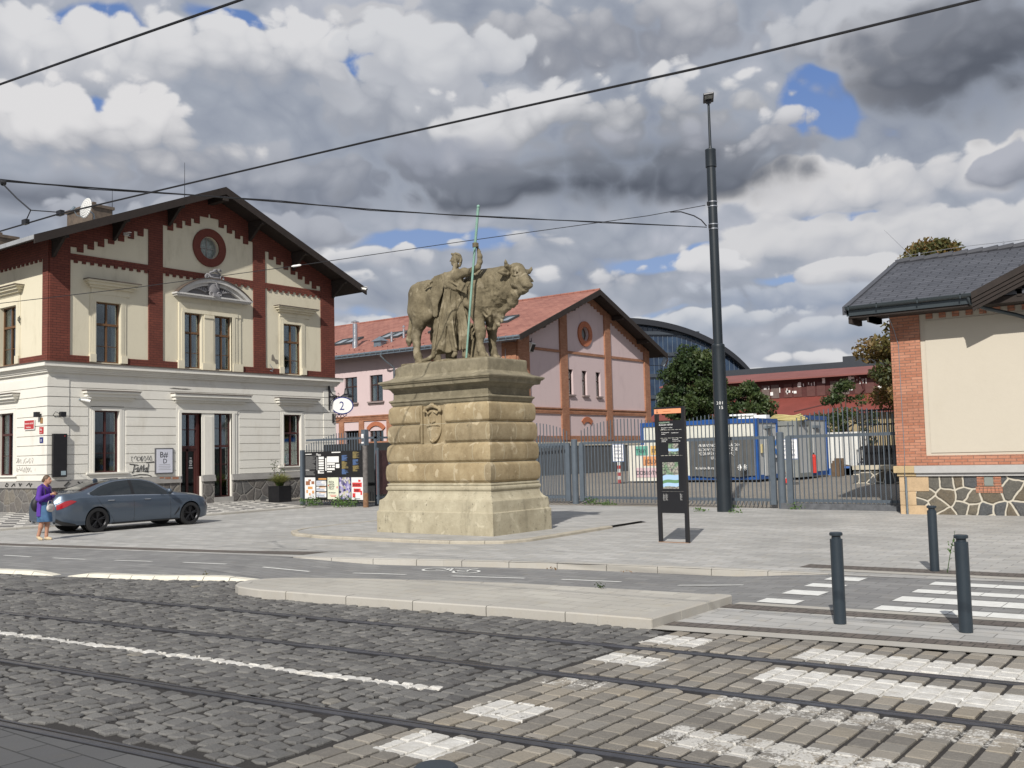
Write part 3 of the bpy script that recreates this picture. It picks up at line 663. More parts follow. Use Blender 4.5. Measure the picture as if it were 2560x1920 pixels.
# painted markings on the bike lane: sheets 4 mm above it
g = MB()
def mark(x0, x1, y0, y1): 
    z = dip((y0+y1)/2)+.002; sk = .05*(y1-y0)
    g.quad((x0, y1, z), (x0+sk, y0, z), (x1+sk, y0, z), (x1, y1, z))
    g.f[-1] = tuple(reversed(g.f[-1]))
for x0, x1 in ((13.95, 14.36), (13.18, 13.52), (12.4, 12.79), (11.6, 11.94)): mark(x0, x1, 4.67, 5.15)
for x0, x1 in ((14.05, 14.39), (13.24, 13.56), (12.42, 12.85), (11.68, 12.01)):
    for k in range(14):
        mark(x0+.05*(.4*k), x1+.05*(.4*k), 3.36-.4*k+.004, 3.76-.4*k-.004)
for (xa, ya), (xb, yb) in [((10.23, 21.61), (10.31, 20.63)), ((10.40, 19.90), (10.56, 18.91)), ((10.73, 18.14), (10.94, 17.19)), ((11.12, 16.44), (11.31, 15.39)), ((11.49, 14.56), (11.72, 13.57)), ((11.99, 12.75), (12.25, 11.73)), ((12.45, 10.89), (12.75, 9.6)), ((12.91, 8.99), (13.07, 8.00)), ((13.11, 7.05), (13.2, 6.06)), ((9.9, 23.6), (10.05, 22.6)), ((9.5, 25.6), (9.7, 24.6))]:
    za, zb = dip(ya)+.002, dip(yb)+.002; g.quad((xa, ya, za), (xb, yb, zb), (xb+.07, yb, zb), (xa+.07, ya, za))
    if False: pass
o = structure(g, 'road_marking', PAINTW)
bm = bmesh.new(); bm.from_mesh(o.data); [f.normal_flip() for f in bm.faces if f.normal.z < 0]; bm.to_mesh(o.data); bm.free()
# small bicycle sign painted in the lane
g = MB(); bz = dip(11.3)+.003
def ring2(cx, cy, r, w):
    n = 20
    for i in range(n):
        a, b = 2*PI*i/n, 2*PI*(i+1)/n
        g.quad((cx+r*math.cos(a), cy+r*math.sin(a), bz), (cx+r*math.cos(b), cy+r*math.sin(b), bz), (cx+(r-w)*math.cos(b), cy+(r-w)*math.sin(b), bz), (cx+(r-w)*math.cos(a), cy+(r-w)*math.sin(a), bz))
def bar2(a, b, w=.04):
    a = Vector((a[0], a[1], bz)); b = Vector((b[0], b[1], bz)); d = (b-a).normalized(); n = Vector((-d.y, d.x, 0))*w/2; g.quad(a-n, b-n, b+n, a+n)
ring2(13.05, 11.75, .25, .05); ring2(13.05, 11.05, .25, .05)
for a, b in (((13.05, 11.75), (13.35, 11.6)), ((13.35, 11.6), (13.35, 11.2)), ((13.35, 11.2), (13.05, 11.05)), ((13.35, 11.6), (13.02, 11.4)), ((13.02, 11.4), (13.05, 11.05)), ((13.35, 11.2), (13.5, 11.15))): bar2(a, b)
o = structure(g, 'bicycle_marking', PAINTW)
bm = bmesh.new(); bm.from_mesh(o.data); [f.normal_flip() for f in bm.faces if f.normal.z < 0]; bm.to_mesh(o.data); bm.free()
# ================================================================ building kit
class FB(MB):
    """mesh builder that draws on a facade: u along it, z up, d outwards"""
    def __init__(s, kind, plane):
        super().__init__(); s.kind = kind; s.plane = plane
    def P(s, u, z, d):
        return (u, s.plane-d, z) if s.kind == 'Y' else (s.plane-d, u, z)
    def bx(s, u0, u1, z0, z1, d0, d1, mi=0):
        a = s.P(u0, z0, d0); b = s.P(u1, z1, d1); return s.box(a[0], b[0], a[1], b[1], a[2], b[2], mi)
    def q(s, pts, d, mi=0): return s.add([s.P(u, z, d) for u, z in pts], [tuple(range(len(pts)))], mi)
    def poly(s, pts, d0, d1, mi=0):
        a = [s.P(u, z, d0) for u, z in pts]; e = Vector(s.P(0, 0, d1))-Vector(s.P(0, 0, d0)); return s.prism(a, e, mi)
    def ring(s, cu, cz, ri, ro, d0, d1, n=40, mi=0, a0=0, a1=2*PI):
        full = abs(a1-a0-2*PI) < 1e-6
        for i in range(n):
            a = a0+(a1-a0)*i/n; b = a0+(a1-a0)*(i+1)/n
            pts = [(cu+r*math.cos(t), cz+r*math.sin(t)) for r, t in ((ri, a), (ro, a), (ro, b), (ri, b))]
            s.q(pts, d1, mi)
            for k in ((0, 3), (1, 2)) + ((() if full else (((0, 1),) if i == 0 else ()) + (((3, 2),) if i == n-1 else ()))):
                p, q_ = pts[k[0]], pts[k[1]]; s.add([s.P(*p, d0), s.P(*q_, d0), s.P(*q_, d1), s.P(*p, d1)], [(0, 1, 2, 3)], mi)
    def wall(s, u0, u1, z0, z1, ops=(), d=0.0, rev=.28, mi=0, rmi=None):
        us = sorted({u0, u1, *[min(max(x, u0), u1) for o in ops for x in o[:2]]}); zs = sorted({z0, z1, *[min(max(x, z0), z1) for o in ops for x in o[2:4]]})
        for a, b in zip(us, us[1:]):
            for c, e in zip(zs, zs[1:]):
                if any(o[0] < (a+b)/2 < o[1] and o[2] < (c+e)/2 < o[3] for o in ops): continue
                s.q([(a, c), (b, c), (b, e), (a, e)], d, mi)
        if rev:
            for o in ops:
                a, b, c, e = max(o[0], u0), min(o[1], u1), max(o[2], z0), min(o[3], z1)
                if a >= b or c >= e: continue
                r = mi if rmi is None else rmi
                for p, q_ in (((a, c), (a, e)), ((b, c), (b, e)), ((a, e), (b, e)), ((a, c), (b, c))):
                    if (p[1] == q_[1] and p[1] not in (o[2], o[3])): continue
                    s.add([s.P(*p, d), s.P(*q_, d), s.P(*q_, d-rev), s.P(*p, d-rev)], [(0, 1, 2, 3)], r)
    def fin(s, name, mats, parent, **k):
        o = s.build(name, mats, parent, **k)
        bm = bmesh.new(); bm.from_mesh(o.data); bmesh.ops.recalc_face_normals(bm, faces=bm.faces); bm.to_mesh(o.data); bm.free(); return o
def window(parent, kind, plane, u0, u1, z0, z1, mat_, trans=None, depth=.2, mull=1, bars=(), curtain=True, fw_=.055, sill=None, name='window'):
    depth = depth*.65
    """casement window: wooden frame, glass and a curtained dark room behind, set back in its opening"""
    f = FB(kind, plane); d = -depth
    for a, b, c, e in ((u0, u0+fw_, z0, z1), (u1-fw_, u1, z0, z1), (u0+fw_, u1-fw_, z0, z0+fw_), (u0+fw_, u1-fw_, z1-fw_, z1)): f.bx(a, b, c, e, d-.05, d+.02)
    if trans: f.bx(u0+fw_, u1-fw_, trans-.045, trans+.045, d-.05, d+.045)
    for k in range(mull):
        um = u0+(u1-u0)*(k+1)/(mull+1); f.bx(um-.035, um+.035, z0+fw_, z1-fw_, d-.05, d+.018)
    for zb in bars: f.bx(u0+fw_, u1-fw_, zb-.012, zb+.012, d-.03, d+.008)
    w = f.fin(name, mat_, parent)
    g = FB(kind, plane); g.bx(u0+.02, u1-.02, z0+.02, z1-.02, d-.03, d-.024); g.fin('pane', GLASS, w)
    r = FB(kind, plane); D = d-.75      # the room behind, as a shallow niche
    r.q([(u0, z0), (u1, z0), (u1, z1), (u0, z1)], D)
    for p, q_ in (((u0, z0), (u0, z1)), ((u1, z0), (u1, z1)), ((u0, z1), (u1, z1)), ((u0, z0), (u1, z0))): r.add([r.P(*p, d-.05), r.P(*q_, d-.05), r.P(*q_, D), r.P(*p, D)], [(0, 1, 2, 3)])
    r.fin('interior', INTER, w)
    if curtain:
        c = FB(kind, plane)
        for a, b in ((u0+.03, u0+(u1-u0)*.20), (u1-(u1-u0)*.22, u1-.03)):
            n = 8
            for i in range(n):
                t0, t1 = a+(b-a)*i/n, a+(b-a)*(i+1)/n; da, db = d-.14-.03*(i % 2), d-.14-.03*((i+1) % 2)
                c.add([c.P(t0, z0+.03, da), c.P(t1, z0+.03, db), c.P(t1, z1-.03, db), c.P(t0, z1-.03, da)], [(0, 1, 2, 3)])
        c.fin('curtain', CURTAIN, w)
    return w
def surround(w, kind, plane, u0, u1, z0, z1, ou0, ou1, oz, mat_, hood=None, sill=False, name='window_surround'):
    s = FB(kind, plane)
    for k, (t, dd) in enumerate(((1.0, .030), (.66, .045), (.33, .058))):
        a, b, c = u0-(u0-ou0)*t, u1+(ou1-u1)*t, z1+(oz-z1)*t
        t2 = max(0, t-.34); a2, b2, c2 = u0-(u0-ou0)*t2, u1+(ou1-u1)*t2, z1+(oz-z1)*t2
        s.bx(a, a2, z0, c, 0, dd); s.bx(b2, b, z0, c, 0, dd); s.bx(a2, b2, c2, c, 0, dd)
    if sill: s.bx(ou0-.08, ou1+.08, z0-.06, z0, 0, .13); s.bx(ou0, ou1, z0-.26, z0-.06, 0, .05)
    else: s.bx(ou0-.03, u0-.01, z0, z0+.32, .0, .11); s.bx(u1+.01, ou1+.03, z0, z0+.32, .0, .11)
    s.fin(name, mat_, w)
    if hood:
        a, b, c, e = hood; h = FB(kind, plane)
        h.bx(a+.3, b-.3, oz+.0, c-.06, 0, .05); h.bx(a+.18, b-.18, c-.10, c, 0, .16); h.bx(a+.08, b-.08, c, c+(e-c)*.55, 0, .27); h.bx(a, b, c+(e-c)*.55, e-.03, 0, .36)
        h.bx(a-.03, b+.03, e-.03, e, 0, .40, 1)
        h.fin('hood_mould', [mat_, simple_cache('brown_sheet_flashing', (.10, .075, .06))], w)
_sc = {}
def simple_cache(n, c, **k):
    if n not in _sc: _sc[n] = simple(n, c, **k)
    return _sc[n]
def stair(u0, u1, z0, up, step=.44, rise=.18, cw=.18, drop=.17, start=.28):
    """stepped corbel line with hanging teeth from u0 (low) to u1 when up, as (u,z) points"""
    pts = []; u = u0; z = z0; first = start; d = 1 if u1 > u0 else -1
    pts.append((u, z)); u += d*first; pts.append((u, z))
    tw = step-cw
    while True:
        if (u+d*(tw+cw*.6)-u1)*d > 0: break
        pts += [(u, z-drop)]; u += d*tw; pts += [(u, z-drop)]
        z += rise; pts += [(u, z)]; u2 = u+d*cw
        if (u2-u1)*d > -.05: u2 = u1
        u = u2; pts += [(u, z)]
        if u == u1: break
    if abs(u-u1) > 1e-4: pts.append((u1, z))
    return pts

# ================================================================ the corner house on the left
HX0, HX1, HY = 19.18, 33.80, 37.0
SX = 18.95+.23
house = thing('corner_house', 'cream corner house with dark red brick framing, round gable window and white rusticated ground floor', 'house', (HX0, HY, 0))
SLOPE = .413; PKX = (HX0+HX1)/2; PKZ = 13.95
def roofz(x, pk=PKX, pz=PKZ): return pz-SLOPE*abs(x-pk)
# --- upper wall (front with window openings, gable) and side
OPU = [(21.08, 22.15, 5.95, 8.40), (25.12, 26.01, 5.95, 8.36), (26.70, 27.60, 5.95, 8.36), (30.57, 31.65, 5.95, 8.36)]
RC, RZ, RI, RO = 26.44, 11.38, .50, .86
f = FB('Y', HY); zE = roofz(HX0)-.16
f.wall(HX0, HX1, 5.87, 9.9, OPU)
zr = lambda x: roofz(x)-.16
f.q([(HX0, 9.9), (RC-RO, 9.9), (RC-RO, zr(RC-RO)), (HX0, zr(HX0))], 0); f.q([(RC+RO, 9.9), (HX1, 9.9), (HX1, zr(HX1)), (RC+RO, zr(RC+RO))], 0)
f.q([(RC-RO, 9.9), (RC+RO, 9.9), (RC+RO, RZ-RO), (RC-RO, RZ-RO)], 0); f.q([(RC-RO, RZ+RO), (RC+RO, RZ+RO), (RC+RO, zr(RC+RO)), (PKX, zr(PKX)), (RC-RO, zr(RC-RO))], 0)
n = 40
for i in range(n):   # square with a round hole
    a, b = 2*PI*i/n, 2*PI*(i+1)/n
    def sq(t): c, s_ = math.cos(t), math.sin(t); k = RO/max(abs(c), abs(s_)); return (RC+c*k, RZ+s_*k)
    f.q([(RC+RI*math.cos(a), RZ+RI*math.sin(a)), sq(a), sq(b), (RC+RI*math.cos(b), RZ+RI*math.sin(b))], 0)
    p, q_ = (RC+RI*math.cos(a), RZ+RI*math.sin(a)), (RC+RI*math.cos(b), RZ+RI*math.sin(b))
    f.add([f.P(*p, .0), f.P(*q_, .0), f.P(*q_, -.3), f.P(*p, -.3)], [(0, 1, 2, 3)])
# far sides so that the house is closed
f.add([(HX1, HY, 0), (HX1, 62, 0), (HX1, 62, zr(HX1)), (HX1, HY, zr(HX1))], [(0, 1, 2, 3)])
f.add([(HX0, 62, 0), (HX1, 62, 0), (HX1, 62, zr(HX1)), (PKX, 62, zr(PKX)), (HX0, 62, zr(HX0))], [(0, 1, 2, 3, 4)])
f.fin('upper_wall', CREAM, house)
f = FB('X', HX0)
SOPU = [(39.50+k*3.6, 40.85+k*3.6, 5.95, 8.33) for k in range(6)]
f.wall(HY, 62, 5.87, zr(HX0), SOPU); f.fin('side_wall', CREAM, house)
# --- brick frame
f = FB('Y', HY); B0, B1 = .0, .055
piers = [(HX0, 20.0), (23.42, 24.09), (28.82, 29.50), (32.92, HX1)]
def zr2(x): return roofz(x)-.17
for a, b in piers:
    pts = [(a, 5.87), (b, 5.87), (b, zr2(b)), (a, zr2(a))]
    if a < PKX < b: pts.insert(3, (PKX, zr2(PKX)))
    f.poly(pts, B0, B1)
bays = [(20.0, 23.42), (24.09, 28.82), (29.50, 32.92)]
lowops = {0: [(20.82, 22.42)], 1: [(24.87, 28.13)], 2: [(30.30, 31.93)]}
for i, (a, b) in enumerate(bays):
    f.bx(a, b, 9.94, 10.19, B0, B1-.003)
    nt = 10 if i != 1 else 14; st = (b-a)/nt
    for k in range(nt): f.bx(a+st*(k+.45), a+st*(k+.45)+.15, 9.84, 9.94, B0, B1-.003)
    x = a
    for c, e in lowops[i]+[(b, b)]: 
        if c > x: f.bx(x, c, 5.87, 6.17, B0, B1-.003)
        x = e
st = stair(20.0, 23.42, 10.46, True); f.poly(st+[(23.42, zr2(23.42)), (20.0, zr2(20.0))], B0, B1-.003)
st = stair(24.09, 26.38, 12.02, True, start=.24, step=.445); st2 = stair(28.82, 26.50, 12.03, False, start=.28, step=.445)
f.poly(st+[(26.38, 12.90), (26.50, 12.90)]+st2[::-1]+[(28.82, zr2(28.82)), (PKX, zr2(PKX)), (24.09, zr2(24.09))], B0, B1-.003)
st = stair(32.92, 29.50, 10.43, False, start=.28); f.poly(st[::-1]+[(32.92, zr2(32.92)), (29.50, zr2(29.50))], B0, B1-.003)
f.fin('brick_frame', REDBRICK, house)
f = FB('Y', HY); f.ring(RC, RZ, RI-.0, RO, 0, .07, 48); f.fin('round_surround', RINGB, house)
# round window
f = FB('Y', HY); f.ring(RC, RZ, RI-.05, RI, -.24, -.16, 40); f.bx(RC-RI, RC+RI, RZ-.015, RZ+.015, -.22, -.18); f.bx(RC-.015, RC+.015, RZ-RI, RZ+RI, -.22, -.18)
w = f.fin('round_window', TRIMG, house)
f = FB('Y', HY); f.q([(RC+RI*math.cos(2*PI*i/32), RZ+RI*math.sin(2*PI*i/32)) for i in range(32)], -.21); f.fin('pane', simple('old_lace_glass', (.20, .23, .21), .18, var=.6, scale=9, spec=.7), w)
# side brick
f = FB('X', HX0)
for k in range(7):
    a = HY if k == 0 else 37.42+3.6*k+.25; b = a+(.42 if k == 0 else .6); f.bx(a, b, 5.87, zr(HX0)-.0, B0, B1)
    if k < 6:
        c = 37.42+3.6*(k+1)+.25; f.bx(b, c, 9.92, zr(HX0), B0, B1-.003)
        nt = 11; s_ = (c-b)/nt
        for j in range(nt): f.bx(b+s_*(j+.4), b+s_*(j+.4)+.15, 9.82, 9.92, B0, B1-.003)
        o = SOPU[k]; f.bx(b, o[0]-.27, 5.87, 6.15, B0, B1-.003); f.bx(o[1]+.27, c, 5.87, 6.15, B0, B1-.003)
f.fin('brick_frame', REDBRICK, house)
# --- ground floor, rusticated
OPL = [(21.04, 22.11, 1.55, 4.02), (24.97, 26.01, .10, 4.00), (26.64, 27.57, .30, 4.00), (30.53, 31.58, 1.57, 4.01)]
BLK = [(20.77, 22.40, 1.29, 4.29), (24.73, 28.0, .0, 4.24), (30.30, 31.83, 1.29, 4.25)]
f = FB('Y', HY); f.wall(HX0, HX1, 0, 5.9, OPL, d=0)
f.add([(HX0, HY, 5.9), (HX1, HY, 5.9), (HX1, HY+1, 5.9), (HX0, HY+1, 5.9)], [(0, 1, 2, 3)])
grv = [1.29]+[1.53+.374*k for k in range(11)]
def courses(f, u0, u1, blk, d1=.045):
    for z0, z1 in zip(grv, grv[1:]):
        a0, a1 = z0+.013, z1-.013; x = u0
        bs = sorted([(b[0], b[1]) for b in blk if b[2] < (z0+z1)/2 < b[3]])
        for c, e in bs+[(u1, u1)]:
            if c-x > .02: f.bx(x, c, a0, a1, 0, d1)
            x = e
courses(f, HX0+.0, HX1, BLK)
courses(f, HX0-.075, 19.97, [], .075); courses(f, 33.0, HX1, [], .075)
f.bx(26.01, 26.64, 1.25, 4.0, -.28, .055); f.bx(26.11, 26.54, 1.3, 3.85, .05, .075)
f.fin('ground_floor_wall', WHITE, house)
f = FB('X', HX0)
SOPL = [(39.62+k*3.6, 40.9+k*3.6, 1.52, 4.01) for k in range(6)]
f.wall(HY, 62, 0, 5.9, SOPL)
courses(f, HY, 62, [(o[0]-.25, o[1]+.25, 1.25, 4.26) for o in SOPL]); courses(f, HY, 37.8, [], .075)
f.fin('side_ground_floor_wall', WHITE, house)
# --- string cornice between the storeys
f = MB()
for (d, z0, z1, mi) in ((.10, 5.46, 5.53, 0), (.15, 5.53, 5.60, 0), (.20, 5.60, 5.68, 0), (.32, 5.68, 5.84, 0), (.36, 5.84, 5.872, 1)):
    f.box(HX0-d, HX1+d, HY-d, HY+.5, z0, z1, mi); f.box(HX0-d, HX0+.5, HY+.5, 62, z0, z1, mi)
f.build('cornice', [WHITE, simple_cache('brown_sheet_flashing', (.10, .075, .06))], house)
# --- plinth
def rubble(name, cols, mortar, scale, bmp=.9, mw=.045):
    m, t, b = new_mat(name); v = wallvec(t); wob = t.noise(v, 3, 2, .5, out=1); vv = t.vm('ADD', v, t.vm('SCALE', t.vm('SUBTRACT', wob, (.5, .5, .5)), .10))
    e = t.node('ShaderNodeTexVoronoi', voronoi_dimensions='2D', feature='DISTANCE_TO_EDGE', ins={'Scale': scale}); t.put(e.inputs['Vector'], vv)
    c = t.node('ShaderNodeTexVoronoi', voronoi_dimensions='2D', feature='F1', ins={'Scale': scale}); t.put(c.inputs['Vector'], vv)
    r = t.sep(c.outputs['Color'])[0]; col = t.ramp(r, [(i/(len(cols)-1), x) for i, x in enumerate(cols)], 'CONSTANT' if len(cols) > 4 else 'LINEAR')
    n = t.noise(v, 9, 6, .7); col = t.mix(t.m('MULTIPLY', t.smooth(n, .35, .7), .5), col, (.045, .043, .042)); col = t.mix(t.m('MULTIPLY', t.smooth(t.noise(v, 24, 3, .6), .5, .7), .2), col, (.3, .28, .24))
    k = t.smooth(e.outputs[0], mw, mw+.035); t.put(b.inputs['Base Color'], t.mix(k, mortar, col)); b.inputs['Roughness'].default_value = .85
    bump(t, b, t.m('ADD', t.m('MULTIPLY', t.smooth(e.outputs[0], mw*.5, .16), .8), t.m('MULTIPLY', n, .5)), bmp, .03); return m
PLINTH = rubble('grey_rubble_plinth', [(.10, .10, .10), (.15, .14, .13), (.12, .11, .105), (.19, .17, .14)], (.20, .19, .175), 2.3, .8, .02)
f = FB('Y', HY)
for a, b in ((HX0-.09, 24.88), (26.05, 26.62), (27.62, HX1+.09)): f.bx(a, b, -.05, 1.02, 0, .09)
g2 = FB('X', HX0); g2.bx(HY-.05, 62, -.05, 1.02, 0, .09); f.v += g2.v; n0 = len(f.v)-len(g2.v); f.f += [tuple(i+n0 for i in q) for q in g2.f]; f.m += g2.m
f.fin('plinth', PLINTH, house)
f = FB('Y', HY)
for a, b in ((HX0-.13, 24.93), (26.0, 26.66), (27.58, HX1+.13)): f.bx(a, b, 1.02, 1.16, 0, .15); f.bx(a-.0, b+.0, 1.16, 1.29, 0, .11)
g2 = FB('X', HX0); g2.bx(HY-.14, 62, 1.02, 1.16, 0, .15); g2.bx(HY-.10, 62, 1.16, 1.285, 0, .11); n0 = len(f.v); f.v += g2.v; f.f += [tuple(i+n0 for i in q) for q in g2.f]; f.m += g2.m
f.fin('plinth_ledge', TRIMG, house)
f = FB('Y', HY)
for a, b, c, e in ((24.15, 24.42, 1.19, 1.27), (24.5, 24.8, 1.17, 1.27), (23.9, 24.1, 1.22, 1.28)): f.bx(a, b, c, e, .10, .116)
f.fin('bare_brick_patch', BRICK, house)
# --- windows
for i, (a, b, c, e) in enumerate(OPU):
    w = window(house, 'Y', HY, a, b, c, e, WOODF, trans=7.50, bars=(6.62,))
    if i in (0, 3):
        oz = 8.70; hd = (20.58, 22.86, 9.05, 9.26) if i == 0 else (30.05, 32.50, 9.0, 9.18)
        surround(w, 'Y', HY, a, b, c, e, a-.24, b+.25, oz, CREAM, hood=hd)
s = FB('Y', HY)
for a, b, dd in ((24.87, 25.12, .06), (24.97, 25.12, .09), (26.01, 26.70, .05), (26.12, 26.60, .08), (27.60, 28.11, .04), (27.60, 27.90, .07), (27.60, 27.75, .095)): s.bx(a, b, 5.9, 8.36, 0, dd)
s.bx(24.87, 28.11, 8.36, 8.78, 0, .062); s.bx(25.0, 27.9, 8.36, 8.52, .06, .093)
s.bx(24.80, 25.1, 5.9, 6.25, 0, .13); s.bx(27.62, 28.16, 5.9, 6.25, 0, .13); s.bx(26.03, 26.68, 5.9, 6.2, 0, .11); s.bx(26.10, 26.62, 8.20, 8.33, .08, .12)
s.fin('paired_window_surround', CREAM, house)
for k, (a, b, c, e) in enumerate(SOPU[:3]):
    w = window(house, 'X', HX0, a, b, c, e, WOODF, trans=7.50, bars=(6.62,)); surround(w, 'X', HX0, a, b, c, e, a-.27, b+.27, 8.72, CREAM, hood=(a-.55, b+.55, 8.92, 9.10))
for k, (a, b, c, e) in enumerate(SOPL[:3]):
    w = window(house, 'X', HX0, a, b, c, e, WOODR, trans=3.15, bars=(2.3,)); surround(w, 'X', HX0, a, b, c, e, a-.25, b+.25, 4.26, WHITE, hood=(a-.5, b+.5, 4.55, 4.78), sill=True)
for i in (0, 3):
    a, b, c, e = OPL[i]; w = window(house, 'Y', HY, a, b, c, e, WOODR, trans=3.13, bars=(2.32,), curtain=True)
    hd = (20.53, 22.87, 4.55, 4.81) if i == 0 else (30.02, 32.53, 4.56, 4.80)
    surround(w, 'Y', HY, a, b, c, e, a-.27, b+.30 if i == 0 else b+.27, 4.28, WHITE, hood=hd, sill=True)
# centre: door and tall window
s = FB('Y', HY)
for a, b, dd in ((24.73, 24.97, .05), (24.83, 24.97, .09), (27.57, 28.0, .04), (27.57, 27.84, .07), (27.57, 27.70, .10)): s.bx(a, b, 1.29, 4.0, 0, dd)
s.bx(24.73, 28.0, 4.0, 4.26, 0, .055); s.bx(24.85, 27.84, 4.0, 4.12, .05, .09)
s.bx(24.8, 28.1, 4.26, 4.46, 0, .05); s.bx(24.66, 28.24, 4.44, 4.54, 0, .16); s.bx(24.56, 28.34, 4.54, 4.67, 0, .27); s.bx(24.48, 28.44, 4.67, 4.80, 0, .36); s.bx(24.45, 28.47, 4.80, 4.83, 0, .40, 1)
s.fin('door_surround', [WHITE, simple_cache('brown_sheet_flashing', (0, 0, 0))], house)
w = window(house, 'Y', HY, 26.64, 27.57, .30, 4.0, WOODR, trans=2.55, bars=(3.35, 1.75, 1.05), curtain=False, name='tall_window')
# potted reeds seen through the tall window
LEAFI = simple('houseplant_leaf', (.10, .20, .05), .6, var=.4)
g = MB()
for i in range(46):
    x = rnd.uniform(26.72, 27.5); y = HY+rnd.uniform(.28, .6); h = rnd.uniform(.8, 1.7); dx = rnd.uniform(-.25, .25)
    g.quad((x-.02, y, .45), (x+.02, y, .45), (x+dx*.6+.015, y+.02, .45+h*.7), (x+dx*.6-.015, y+.02, .45+h*.7)); g.quad((x+dx*.6-.015, y+.02, .45+h*.7), (x+dx*.6+.015, y+.02, .45+h*.7), (x+dx, y+.02, .45+h))
g.build('reeds', LEAFI, w)
f = FB('Y', HY); d = -.2
for a, b, c, e in ((24.97, 25.05, .1, 4.0), (25.86, 26.01, .1, 4.0), (25.05, 25.86, 3.92, 4.0), (25.05, 25.86, 2.44, 2.58), (25.44, 25.50, 2.58, 3.92), (25.05, 25.86, 3.26, 3.29)): f.bx(a, b, c, e, d-.06, d+.05)
dr = f.fin('door', WOODR, house)
f = FB('Y', HY)
for a, b, c, e in ((25.05, 25.13, .12, 2.44), (25.37, 25.47, .12, 2.44), (25.78, 25.86, .12, 2.44), (25.13, 25.78, 2.34, 2.44), (25.13, 25.78, .12, .34)): f.bx(a, b, c, e, d-.05, d+.02)
f.fin('door_leaf', WOODR, dr)
f = FB('Y', HY); f.bx(25.06, 25.85, .2, 3.95, d-.03, d-.024); f.fin('pane', GLASS, dr)
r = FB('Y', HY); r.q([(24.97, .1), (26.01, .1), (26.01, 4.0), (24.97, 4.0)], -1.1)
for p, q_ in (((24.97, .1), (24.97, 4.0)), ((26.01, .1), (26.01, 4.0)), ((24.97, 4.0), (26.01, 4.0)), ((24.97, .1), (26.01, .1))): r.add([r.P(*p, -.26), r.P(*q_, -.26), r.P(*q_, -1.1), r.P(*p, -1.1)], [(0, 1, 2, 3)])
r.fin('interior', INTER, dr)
f = FB('Y', HY); f.bx(25.12, 25.15, 1.0, 1.35, d+.02, d+.06); f.fin('handle', STEEL, dr)
f = FB('Y', HY); f.bx(24.9, 26.1, -.05, .10, -.3, .32); f.bx(26.6, 27.62, -.05, .3, -.28, .10); f.fin('doorstep', TRIMG, house)
f = FB('Y', HY)
for k, (z, wd) in enumerate(((2.05, .10), (1.95, .13), (1.88, .16), (1.80, .12), (1.72, .15), (1.62, .2))): f.bx(25.62-wd/2, 25.62+wd/2, z-.02, z+.02, d-.02, d-.018)
f.fin('door_lettering', WHITEP, dr)
# --- segmental pediment with cartouche
R_ = (1.94**2+.80**2)/(2*.80); cz = 9.15+.80-R_; aa = math.acos(1.94/R_)
f = FB('Y', HY); CU = 26.55
f.bx(24.61, 28.49, 9.03, 9.13, 0, .30); f.bx(24.55, 28.55, 9.10, 9.17, 0, .36)
f.ring(CU, cz, R_-.16, R_, 0, .32, 28, a0=aa, a1=PI-aa); f.ring(CU, cz, R_-.30, R_-.16, 0, .20, 28, a0=aa+.03, a1=PI-aa-.03)
tym = [(CU+(R_-.3)*math.cos(t), cz+(R_-.3)*math.sin(t)) for t in np.linspace(aa+.05, PI-aa-.05, 24)]
f.poly([(u, max(z, 9.17)) for u, z in tym], 0, .04, 1)
pd = f.fin('pediment', [simple('pale_grey_stucco', (.50, .49, .47), .8, var=.2, scale=4, bmp=.2), simple('dark_grey_stucco', (.17, .165, .17), .9, var=.3)], house)
f = FB('Y', HY); f.ring(CU, cz, R_, R_+.03, 0, .38, 28, a0=aa, a1=PI-aa); f.fin('pediment_flashing', simple_cache('brown_sheet_flashing', (0, 0, 0)), pd)
g = MB()
def leafspray(g, side):
    for k in range(9):
        t = k/8; bu = CU+side*(.35+.95*t); bz = 9.34+.12*math.sin(t*3)-.04*t; ang = PI/2-side*(.5+.5*t)
        for q_ in (-1, 1):
            a = (PI/2-side*(.9+.3*t))+q_*.45*side; ln = .22-.09*t
            pts = []; rs = []
            for j in range(6):
                s_ = j/5; pts.append((bu+math.cos(a)*ln*s_, HY-.10-.05*math.sin(PI*s_), bz+math.sin(a)*ln*s_+.03*s_)); rs.append(.004+.032*math.sin(PI*min(.95, s_*.9+.08)))
            g.tube(pts, rs, 6)
for side in (-1, 1): g = MB(); leafspray(g, side); g.build('laurel_relief', RELIEF, pd, smooth=True)
g = MB()
sh = []      # shield: convex escutcheon
nz, nu = 16, 12; base = len(g.v)
def halfw(t): return .43*(1-.12*math.sin(PI*t))*(1.0 if t < .45 else math.cos((t-.45)/.55*PI/2)**.62)
for i in range(nz+1):
    t = i/nz; z = 10.20-1.0*t; hw = max(.03, halfw(t))*.88
    for j in range(nu+1):
        s_ = -1+2*j/nu; g.v.append((CU+hw*s_, HY-.16-.14*math.sqrt(max(0, 1-s_*s_))*math.sin(PI*min(1, t*.85+.12))**.5, z))
for i in range(nz):
    for j in range(nu): a = base+i*(nu+1)+j; g.f.append((a, a+1, a+nu+2, a+nu+1)); g.m.append(0)
g.box(CU-.30, CU+.30, HY-.18, HY, 9.4, 10.15)
for side in (-1, 1):     # scrolls
    pts = [(CU+side*(.38+.10*math.cos(a)*(1-.08*a)), HY-.24, 10.04+.10*math.sin(a)*(1-.08*a)) for a in np.linspace(-1.2, 6.5, 22)]; g.tube(pts, [.036-.001*i for i in range(22)], 8)
    pts = [(CU+side*(.20+.10*math.cos(a)), HY-.30, 9.28+.09*math.sin(a)) for a in np.linspace(-1, 5, 14)]; g.tube(pts, .035, 8)
